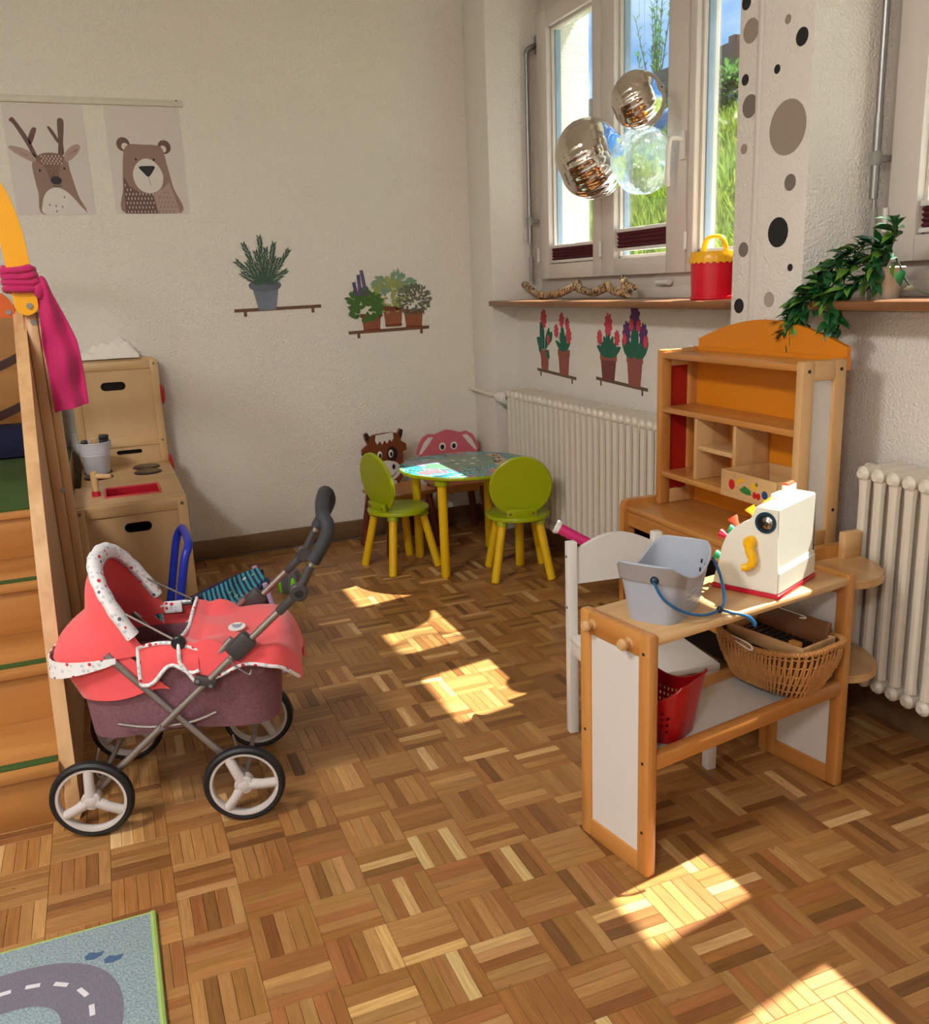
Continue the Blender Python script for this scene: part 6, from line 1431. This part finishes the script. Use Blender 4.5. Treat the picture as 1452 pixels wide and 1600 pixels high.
# ------------------------------------------------------------------ plant stickers on the walls
M['dshelf'] = mat('sticker_shelf', srgb(112, 78, 54), 0.7, var=0.12, vscale=60); M['zinc'] = mat('sticker_zinc', srgb(120, 128, 142), 0.6, var=0.35, vscale=22); M['zincd'] = mat('sticker_zinc_rim', srgb(98, 104, 118), 0.6, var=0.3, vscale=30); M['rose'] = mat('sticker_rosemary', srgb(62, 92, 74), 0.7, var=0.35, vscale=90); M['terr'] = mat('sticker_basket_pot', srgb(146, 84, 52), 0.7, var=0.4, vscale=45); M['terd'] = mat('sticker_pot_band', srgb(120, 58, 36), 0.7, var=0.2, vscale=40); M['herb'] = mat('sticker_herb', srgb(70, 108, 40), 0.7, var=0.4, vscale=70); M['herb2'] = mat('sticker_pale_herb', srgb(150, 160, 84), 0.7, var=0.35, vscale=60); M['herb3'] = mat('sticker_grey_herb', srgb(104, 106, 84), 0.7, var=0.35, vscale=80); M['lav'] = mat('sticker_lavender', srgb(92, 76, 116), 0.7, var=0.25, vscale=90); M['sage'] = mat('sticker_sage', srgb(126, 156, 128), 0.7, var=0.25, vscale=50)
LC = [0]
def lf(bm, x, z, ang, L, W, k):
    c, s = math.cos(ang), math.sin(ang)
    pts = [(0, 0), (0.3, 0.45), (0.6, 0.5), (1, 0), (0.6, -0.5), (0.3, -0.45)]; k = k + LC[0] * 0.004; LC[0] = (LC[0] + 1) % 400
    prism(bm, [(x + a * L * c - b * W * s, z + a * L * s + b * W * c) for a, b in pts], -0.0012 - 0.00025 * k, -0.0010, 'xz')
rr_ = random.Random(4)
def shelf_sticker(S, x0, x1, slope, t=0.013):
    n = 8
    bm = BM(); prism(bm, [(x0, 0), (x1, slope), (x1, slope + t), (x0, t)], -0.0014, -0.0004, 'xz'); sh = finish('printed_shelf', bm, M['dshelf'], S, 0)
    for q in (0.12, 0.90):
        x = x0 + (x1 - x0) * q; bm = BM(); prism(bm, [(x - 0.006, slope * q - 0.018), (x + 0.006, slope * q - 0.018), (x + 0.006, slope * q), (x - 0.006, slope * q)], -0.0014, -0.0004, 'xz'); finish('printed_bracket', bm, M['dshelf'], sh, 0)
def xz(px, py):
    """point of the back wall behind a photograph pixel, used as a tape measure"""
    return px
# rosemary sticker: shelf from x 0.554..0.952 at z about 1.30
S1 = thing('rosemary_sticker', 'wall sticker of a rosemary bush in a zinc pot on a little shelf', 'wall sticker', (0.583, YW, 1.116), 0, 'plant stickers')
shelf_sticker(S1, 0.0, 0.354, 0.004)
wlay(S1, 'printed_pot', [(0.098, 0.004), (0.168, 0.004), (0.184, 0.090), (0.080, 0.090)], 2, M['zinc']); wlay(S1, 'printed_pot_rim', sp2([(0.074, 0.088), (0.13, 0.074), (0.188, 0.088), (0.190, 0.112), (0.13, 0.120), (0.072, 0.112)], 4), 3, M['zincd'])
bm = BM()
for (bx_, ang, L) in ((0.12, 2.35, 0.13), (0.125, 1.95, 0.17), (0.13, 1.6, 0.185), (0.135, 1.3, 0.165), (0.14, 0.95, 0.16), (0.12, 2.1, 0.10), (0.14, 1.15, 0.11), (0.13, 1.75, 0.13), (0.13, 1.45, 0.14), (0.118, 2.6, 0.085), (0.145, 0.6, 0.09)):
    n = int(L / 0.0065)
    for i in range(n):
        q = i / n; x = bx_ + math.cos(ang) * L * q * 1.05; z = 0.105 + math.sin(ang) * L * q
        for s in (-1, 1): lf(bm, x, z, ang + s * rr_.uniform(0.35, 0.75), 0.026 * (1 - 0.3 * q), 0.0045, 4 + (i % 2))
finish('printed_foliage', bm, M['rose'], S1, 0)['kind'] = 'stuff'
# three herb pots sticker
S2 = thing('herb_pots_sticker', 'wall sticker of three wooden herb pots on a little shelf', 'wall sticker', (1.102, YW, 0.990), 0, 'plant stickers')
shelf_sticker(S2, 0.0, 0.352, 0.006)
for k, (x, z, h) in enumerate(((0.10, 0.006, 0.070), (0.195, 0.022, 0.082), (0.285, 0.010, 0.078))):
    p_ = wlay(S2, 'printed_pot', [(x - 0.034, z), (x + 0.034, z), (x + 0.042, z + h), (x - 0.042, z + h)], 3, M['terr'])
    wlay(p_, 'pot_band', sp2([(x - 0.044, z + h - 0.012), (x, z + h - 0.018), (x + 0.044, z + h - 0.012), (x + 0.044, z + h + 0.004), (x, z + h), (x - 0.044, z + h + 0.004)], 3), 5, M['terd']); wlay(p_, 'pot_band', [(x - 0.036, z + 0.004), (x + 0.036, z + 0.004), (x + 0.037, z + 0.012), (x - 0.037, z + 0.012)], 5, M['terd'])
def bush(S, name, mt, cx, cz, rx, rz, n, L, W, k):
    bm = BM()
    for i in range(n):
        a = rr_.uniform(0, 2 * PI); q = math.sqrt(rr_.random()); x = cx + rx * q * math.cos(a); z = cz + rz * q * math.sin(a)
        lf(bm, x, z, math.atan2(z - cz + 0.3 * rz, x - cx) + rr_.uniform(-0.7, 0.7), L * rr_.uniform(0.7, 1.2), W, k + i % 3)
    o = finish(name, bm, mt, S, 0); o['kind'] = 'stuff'; return o
bush(S2, 'printed_basil', M['herb'], 0.075, 0.112, 0.062, 0.048, 110, 0.030, 0.016, 6)
bush(S2, 'printed_pale_herb', M['herb2'], 0.185, 0.150, 0.062, 0.058, 130, 0.026, 0.011, 2)
bush(S2, 'printed_sage', M['sage'], 0.205, 0.195, 0.075, 0.030, 46, 0.034, 0.016, 1)
bush(S2, 'printed_thyme', M['herb3'], 0.290, 0.128, 0.066, 0.060, 190, 0.018, 0.007, 6)
bm = BM()
for x0, z0, ang, L in ((0.045, 0.15, 1.75, 0.055), (0.06, 0.15, 1.62, 0.085), (0.085, 0.15, 1.72, 0.105)):
    for i in range(14):
        q = i / 14; x = x0 + math.cos(ang) * L * q; z = z0 + math.sin(ang) * L * q
        for s in (-1, 1): lf(bm, x, z, ang + s * 0.7, 0.011, 0.006, 9)
finish('printed_lavender', bm, M['lav'], S2, 0)['kind'] = 'stuff'

for S_, f_ in ((S1, 1.12), (S2, 1.15)): S_.scale = (f_, 1.0, f_)
# flower stickers on the parapet under the window: drawn in (y to the left, z)
XP = 1.862
M['fpot'] = mat('sticker_clay', srgb(150, 84, 74), 0.7, var=0.06); M['fpotd'] = mat('sticker_clay_dark', srgb(118, 60, 60), 0.7, var=0.06); M['fleaf'] = mat('sticker_leaf', srgb(34, 100, 78), 0.7, var=0.12); M['fpink'] = mat('sticker_pink', srgb(206, 70, 84), 0.7, var=0.15, vscale=90); M['fpur'] = mat('sticker_purple', srgb(92, 48, 104), 0.7, var=0.2, vscale=90); M['fsh'] = mat('sticker_shelf_brown', srgb(104, 82, 62), 0.7)
SL = [0]
def play(parent, name, poly, k, mt):
    k = k + SL[0] * 0.01; SL[0] = (SL[0] + 1) % 60
    bm = BM(); prism(bm, poly, -0.0006 - 0.0003 * k, -0.0004, 'yz'); return finish(name, bm, mt, parent, 0)
def leafp(parent, y, z, ang, L, W, k=3):
    c, s = math.cos(ang), math.sin(ang)
    pts = sp2([(0, 0), (0.35, 0.42), (0.7, 0.36), (1, 0), (0.7, -0.36), (0.35, -0.42)], 3)
    k = k + LC[0] * 0.06; LC[0] = (LC[0] + 1) % 12
    return play(parent, 'printed_leaf', [(y - (a * L * c - b * W * s), z + a * L * s + b * W * c) for a, b in pts], k, M['fleaf'])
def flower(parent, y, z, r, mt, k=4):
    return play(parent, 'printed_flower', [(y + r * (0.92 + 0.14 * math.cos(9 * a)) * math.cos(a) * 0.78, z + r * (0.92 + 0.14 * math.cos(9 * a)) * math.sin(a) * 1.2) for a in [2 * PI * i / 56 for i in range(56)]], k, mt)
def stemp(parent, y0, z0, y1, z1, k=2):
    play(parent, 'printed_stem', [(y0 - 0.0016, z0), (y0 + 0.0016, z0), (y1 + 0.0012, z1), (y1 - 0.0012, z1)], k, M['fleaf'])
def potp(parent, y, z0, w, h, dark=False):
    p_ = play(parent, 'printed_pot', [(y - w * 0.36, z0), (y + w * 0.36, z0), (y + w * 0.46, z0 + h * 0.8), (y - w * 0.46, z0 + h * 0.8)], 2, M['fpotd'] if dark else M['fpot'])
    play(p_, 'pot_rim', [(y - w * 0.5, z0 + h * 0.76), (y + w * 0.5, z0 + h * 0.76), (y + w * 0.5, z0 + h), (y - w * 0.5, z0 + h)], 3, M['fpot'])
def shelfp(parent, ya, yb, za, zb):
    sh = play(parent, 'printed_shelf', [(ya, za), (yb, zb), (yb, zb + 0.013), (ya, za + 0.013)], 1, M['fsh'])
    for q in (0.1, 0.9):
        y = ya + (yb - ya) * q; z = za + (zb - za) * q; play(sh, 'printed_bracket', [(y - 0.006, z - 0.020), (y + 0.006, z - 0.020), (y + 0.006, z), (y - 0.006, z)], 1, M['fsh'])
def flowers_on(name, label, y0, z0):
    return thing(name, label, 'wall sticker', (XP, y0, z0), 0, 'flower stickers under the window')
A1 = flowers_on('flower_sticker', 'wall sticker of two pink-flowered pots on a shelf, nearer the corner', 3.54, 0.80)
shelfp(A1, 0.187, -0.181, 0.000, -0.016)
potp(A1, 0.110, 0.008, 0.088, 0.090)
stemp(A1, 0.112, 0.095, 0.114, 0.22); stemp(A1, 0.108, 0.095, 0.085, 0.17)
for y, z, a, L, W in ((0.118, 0.10, 1.75, 0.125, 0.040), (0.135, 0.115, 2.5, 0.06, 0.045), (0.16, 0.085, 1.2, 0.075, 0.046), (0.10, 0.10, 1.2, 0.105, 0.040), (0.085, 0.13, 0.75, 0.070, 0.05), (0.095, 0.10, -0.9, 0.05, 0.03)): leafp(A1, y, z, a, L, W)
flower(A1, 0.114, 0.235, 0.036, M['fpink']); flower(A1, 0.070, 0.145, 0.020, M['fpink'])
potp(A1, -0.072, -0.004, 0.108, 0.112)
for y1, z1, r in ((-0.055, 0.232, 0.028), (-0.105, 0.215, 0.024), (-0.005, 0.185, 0.026), (-0.118, 0.168, 0.030)):
    stemp(A1, -0.072, 0.10, y1, z1); flower(A1, y1, z1, r, M['fpink'])
for a, L in ((1.57, 0.10), (1.95, 0.085), (1.2, 0.088), (2.6, 0.085), (0.6, 0.075), (1.7, 0.13)): leafp(A1, -0.07, 0.10, a, L, 0.030)
A2 = flowers_on('flower_sticker', 'wall sticker with a pink and a purple-flowered pot beside the toy shop', 3.00, 0.80)
shelfp(A2, 0.193, -0.183, 0.000, -0.016)
potp(A2, 0.098, 0.003, 0.126, 0.105, True)
for y1, z1, r in ((0.098, 0.222, 0.038), (0.165, 0.170, 0.026), (0.034, 0.172, 0.026)):
    stemp(A2, 0.098, 0.10, y1, z1); flower(A2, y1, z1, r, M['fpink'])
for a, L in ((1.65, 0.125), (2.0, 0.09), (1.2, 0.09), (2.7, 0.10), (0.45, 0.10), (2.35, 0.085), (0.8, 0.085)): leafp(A2, 0.096, 0.095, a, L, 0.038)
potp(A2, -0.092, -0.005, 0.112, 0.118)
leafp(A2, -0.092, 0.11, 1.57, 0.135, 0.058, 4); leafp(A2, -0.088, 0.105, 2.5, 0.105, 0.066); leafp(A2, -0.096, 0.105, 0.6, 0.105, 0.066)
for y1, z1, r, m_ in ((-0.092, 0.252, 0.042, M['fpur']), (-0.035, 0.195, 0.036, M['fpur']), (-0.150, 0.190, 0.036, M['fpur']), (-0.070, 0.225, 0.020, M['fpink']), (-0.118, 0.222, 0.020, M['fpink']), (-0.022, 0.17, 0.02, M['fpink']), (-0.165, 0.165, 0.02, M['fpink'])):
    stemp(A2, -0.092, 0.12, y1, z1); flower(A2, y1, z1, r, m_, 5 if m_ is M['fpur'] else 6)

# ------------------------------------------------------------------ round dot stickers on the pier
M['dk'] = mat('dot_black', srgb(26, 26, 30), 0.6, var=0.02); M['dt'] = mat('dot_taupe', srgb(156, 140, 124), 0.6, var=0.02); M['dg'] = mat('dot_grey', srgb(120, 112, 104), 0.6, var=0.02); M['dl'] = mat('dot_pale', srgb(176, 160, 146), 0.6, var=0.02)
DOTS = [(2.1782, 1.9024, 0.0185, 'dk', 'black dot sticker at the very top left of the dotted pier'), (2.1556, 1.8276, 0.031, 'dt', 'taupe dot sticker cut by the pipe high on the left of the pier'), (2.1723, 1.7088, 0.0145, 'dk', 'small black dot sticker left of the pipe, below the upper taupe one'), (2.1497, 1.6379, 0.030, 'dg', 'grey dot sticker cut by the pipe at mid height'), (2.1675, 1.5303, 0.0136, 'dt', 'small taupe dot sticker left of the pipe, level with the largest dot'), (2.155, 1.26, 0.0205, 'dg', 'grey dot sticker left of the pipe beside the red bucket'), (2.1659, 1.1031, 0.021, 'dk', 'black dot sticker at the bottom left, just above the arched shelf top'),
        (2.0126, 1.8188, 0.0112, 'dt', 'small taupe dot sticker at the top right of the pier'), (1.9585, 1.7654, 0.0218, 'dk', 'black dot sticker near the right edge at the top of the pier'), (2.0454, 1.7088, 0.0115, 'dk', 'small black dot sticker just above the largest taupe dot'), (1.9966, 1.5588, 0.0685, 'dt', 'largest taupe dot sticker in the middle of the pier'), (1.9774, 1.4209, 0.0212, 'dg', 'grey dot sticker just below the largest taupe dot'), (2.0152, 1.2978, 0.039, 'dk', 'large black dot sticker above the toy shop shelf'), (1.962, 1.2042, 0.0098, 'dk', 'tiny black dot sticker below the large black dot'), (2.0392, 1.121, 0.0208, 'dl', 'pale taupe dot sticker just above the arched orange board')]
for y, z, r, mt, lab in DOTS:
    bm = BM(); pts = arc(0, 0, r, r, 0, 350, 35)
    yc = 2.1262
    pts = [((min(a, 2.098 - y) if y < 2.1 else max(a, yc - y)), b) for a, b in pts]
    prism(bm, pts, -0.0008, -0.0001, 'yz'); tag(finish('dot_sticker', bm, M[mt], None, 0, loc=(XW, y, z)), lab, 'wall sticker', 'dot stickers')
# ------------------------------------------------------------------ outside the windows: grass bank, fence, shrubs
def gz(x): 
    if x < 2.7: return 1.04
    if x < 6.2: return 1.04 + (x - 2.7) * 0.515
    return 1.04 + 3.5 * 0.515 + (x - 6.2) * 0.05
M['soil'] = mat('bank_soil', srgb(86, 104, 46), 0.95, var=0.3, vscale=3)
bm = BM()
xs = [2.262, 2.7, 3.2, 3.7, 4.2, 4.7, 5.2, 5.7, 6.2, 8.0, 14, 40]; ys = [-14, -8, -4, 0, 3, 5, 7, 9, 11, 14, 20, 40]
V = [[bm.verts.new((x, y, gz(x) + (0.05 * math.sin(x * 3 + y * 1.7) if x > 2.8 else 0))) for y in ys] for x in xs]
for i in range(len(xs) - 1):
    for j in range(len(ys) - 1): bm.faces.new((V[i][j], V[i + 1][j], V[i + 1][j + 1], V[i][j + 1]))
bank = finish('ground_outside', bm, M['soil'], None, 180); bank['kind'] = 'structure'
def grassmat(name, c1, c2):
    m, t, p = newmat(name); t.nodes.remove(p)
    tc = nd(t, 'ShaderNodeTexCoord'); n = nd(t, 'ShaderNodeTexNoise'); n.inputs['Scale'].default_value = 5; n.inputs['Detail'].default_value = 5
    r = nd(t, 'ShaderNodeValToRGB'); r.color_ramp.elements[0].color = c1; r.color_ramp.elements[1].color = c2; r.color_ramp.elements[0].position = 0.35; r.color_ramp.elements[1].position = 0.65
    d = nd(t, 'ShaderNodeBsdfDiffuse'); tl = nd(t, 'ShaderNodeBsdfTranslucent'); mi = nd(t, 'ShaderNodeMixShader'); mi.inputs[0].default_value = 0.4
    L = t.links.new; L(tc.outputs['Object'], n.inputs['Vector']); L(n.outputs[0], r.inputs[0]); L(r.outputs[0], d.inputs[0]); L(r.outputs[0], tl.inputs[0]); L(d.outputs[0], mi.inputs[1]); L(tl.outputs[0], mi.inputs[2]); L(mi.outputs[0], t.nodes['Material Output'].inputs[0])
    return m
M['grass'] = grassmat('grass_blades', srgb(96, 124, 40), srgb(150, 160, 70)); M['shrub'] = grassmat('shrub_leaves', srgb(40, 84, 34), srgb(96, 134, 64))
M['bounce_ground'] = mat('pale_bounce_gravel', srgb(170, 168, 164), 0.95, var=0.2, vscale=60, bump=0.5, bscale=120)
bm = BM(); bx(bm, 2.262, 2.72, -6.0, 10.0, 1.02, 1.055); gv = finish('bounce_strip', bm, M['bounce_ground'], None, 0); gv['kind'] = 'structure'  # added unseen pale strip that bounces sunlight up through the windows
rgx = random.Random(17)
V, Fc = [], []
for k in range(30000):
    x = 2.65 + 3.7 * rgx.random(); y = x * rgx.uniform(1.12, 2.1)
    if rgx.random() < 0.12: y = rgx.uniform(-1.0, x * 1.12)
    z = gz(x) + 0.05 * math.sin(x * 3 + y * 1.7) - 0.02
    h = rgx.uniform(0.08, 0.24); a = rgx.uniform(0, 2 * PI); w = rgx.uniform(0.004, 0.009); lean = rgx.uniform(0.1, 0.6) * h
    c, s = math.cos(a), math.sin(a); lx, ly = lean * math.cos(a * 3.1), lean * math.sin(a * 3.1)
    o = len(V)
    V += [(x - c * w, y - s * w, z), (x + c * w, y + s * w, z), (x + c * w * 0.8 + lx * 0.4, y + s * w * 0.8 + ly * 0.4, z + h * 0.6), (x - c * w * 0.8 + lx * 0.4, y - s * w * 0.8 + ly * 0.4, z + h * 0.6), (x + lx, y + ly, z + h)]
    Fc += [(o, o + 1, o + 2, o + 3), (o + 3, o + 2, o + 4)]
me = bpy.data.meshes.new('meadow_grass'); me.from_pydata(V, [], Fc); me.materials.append(M['grass'])
o = bpy.data.objects.new('meadow_grass', me); COL.objects.link(o); o['kind'] = 'stuff'; tag(o, 'sunlit long meadow grass on the bank outside the window', 'grass')
# fence on the bank
M['fenw'] = wood('fence_wood', srgb(72, 58, 52), srgb(98, 80, 70), 'y', 3, 10, 0.8, 0.0); M['fenr'] = mat('fence_post_paint', srgb(116, 66, 52), 0.8)
FN = thing('wooden_fence', 'dark brown plank fence at the top of the grassy bank', 'fence', (6.15, 9.4, 2.80))
for k in range(5):
    bm = BM(); bx(bm, -0.015, 0.015, -1.55, 2.6, 0.0 + k * 0.125, 0.118 + k * 0.125, 0.004); finish('plank', bm, M['fenw'], FN)
for y in (-1.55, 0.3, 2.3):
    bm = BM(); bx(bm, -0.05, 0.05, y - 0.05, y + 0.05, -0.1, 0.66, 0.006); finish('post', bm, M['fenr'], FN)
def shrub(name, label, c, r, n, L, group='shrubs on the bank'):
    S = thing(name, label, 'shrub', c, 0, group)
    bm = BM()
    for i in range(n):
        d = Vector((rgx.gauss(0, 1), rgx.gauss(0, 1), rgx.gauss(0, 1))).normalized(); q = rgx.uniform(0.55, 1.0)
        p = Vector((d.x * r[0] * q, d.y * r[1] * q, max(0.02, r[2] * (0.5 + 0.5 * d.z * q) * 1.9)))
        leaf(bm, p, (d + Vector((rgx.uniform(-.6, .6), rgx.uniform(-.6, .6), rgx.uniform(-.3, .6)))), Vector((0, 0, 1)), L * rgx.uniform(0.7, 1.2), L * 0.55)
    f = finish('foliage', bm, M['shrub'], S); f['kind'] = 'stuff'
    bm = BM()
    for k in range(5): tube(bm, [(0, 0, -0.05), (rgx.uniform(-.5, .5) * r[0], rgx.uniform(-.5, .5) * r[1], r[2] * 0.9)], [0.012, 0.005], 6)
    finish('stems', bm, M['stem'], S)
shrub('ivy_shrub', 'leafy green shrub at the right end of the plank fence', (5.95, 7.75, 2.66), (0.28, 0.50, 0.26), 900, 0.085)
shrub('ivy_shrub', 'leafy green shrub growing in front of the plank fence', (5.95, 8.75, 2.66), (0.2, 0.45, 0.17), 600, 0.075)
shrub('ivy_shrub', 'tall green shrub at the far left end of the plank fence', (5.9, 10.9, 2.70), (0.3, 0.5, 0.36), 700, 0.09)
# sapling behind the fence
SA = thing('sapling', 'slender upright sapling rising behind the plank fence', 'tree', (6.5, 9.75, 2.85))
bm = BM(); bml = BM()
for k in range(16):
    a = rgx.uniform(0, 2 * PI); sp_r = rgx.uniform(0.05, 0.34); hh = rgx.uniform(0.75, 1.45)
    pts = smoothpath([(0, 0, 0), (sp_r * 0.35 * math.cos(a), sp_r * 0.35 * math.sin(a), hh * 0.45), (sp_r * math.cos(a), sp_r * math.sin(a), hh)], 8)
    tube(bm, pts, [0.010 * (1 - i / len(pts)) + 0.003 for i in range(len(pts))], 5)
    for i in range(5, len(pts)):
        for s in range(2): leaf(bml, pts[i], Vector((rgx.uniform(-1, 1), rgx.uniform(-1, 1), 1.2)), Vector((0, 0, 1)), 0.10, 0.022)
finish('branches', bm, M['stem'], SA); finish('leaves', bml, M['shrub'], SA)['kind'] = 'stuff'
M['tarp'] = mat('blue_tarp', srgb(104, 128, 168), 0.7, var=0.2, vscale=8)
bm = BM()
def tarp(u, v):
    a = 2 * PI * u; q = math.sin(PI * v / 2)
    return Vector((0.20 * q * math.cos(a) * (1 + 0.12 * math.sin(3 * a)), 0.30 * q * math.sin(a) * (1 + 0.1 * math.sin(5 * a + 1)), 0.26 * math.cos(PI * v / 2) + 0.02 * math.sin(7 * a) * q))
sheet(bm, tarp, 32, 10, closeu=True); bmesh.ops.remove_doubles(bm, verts=bm.verts[:], dist=1e-4)
tag(finish('garden_tarp', bm, M['tarp'], None, 60, loc=(5.85, 8.35, gz(5.85) + 0.0)), 'blue-grey garden tarp heaped on the bank below the fence', 'tarp')
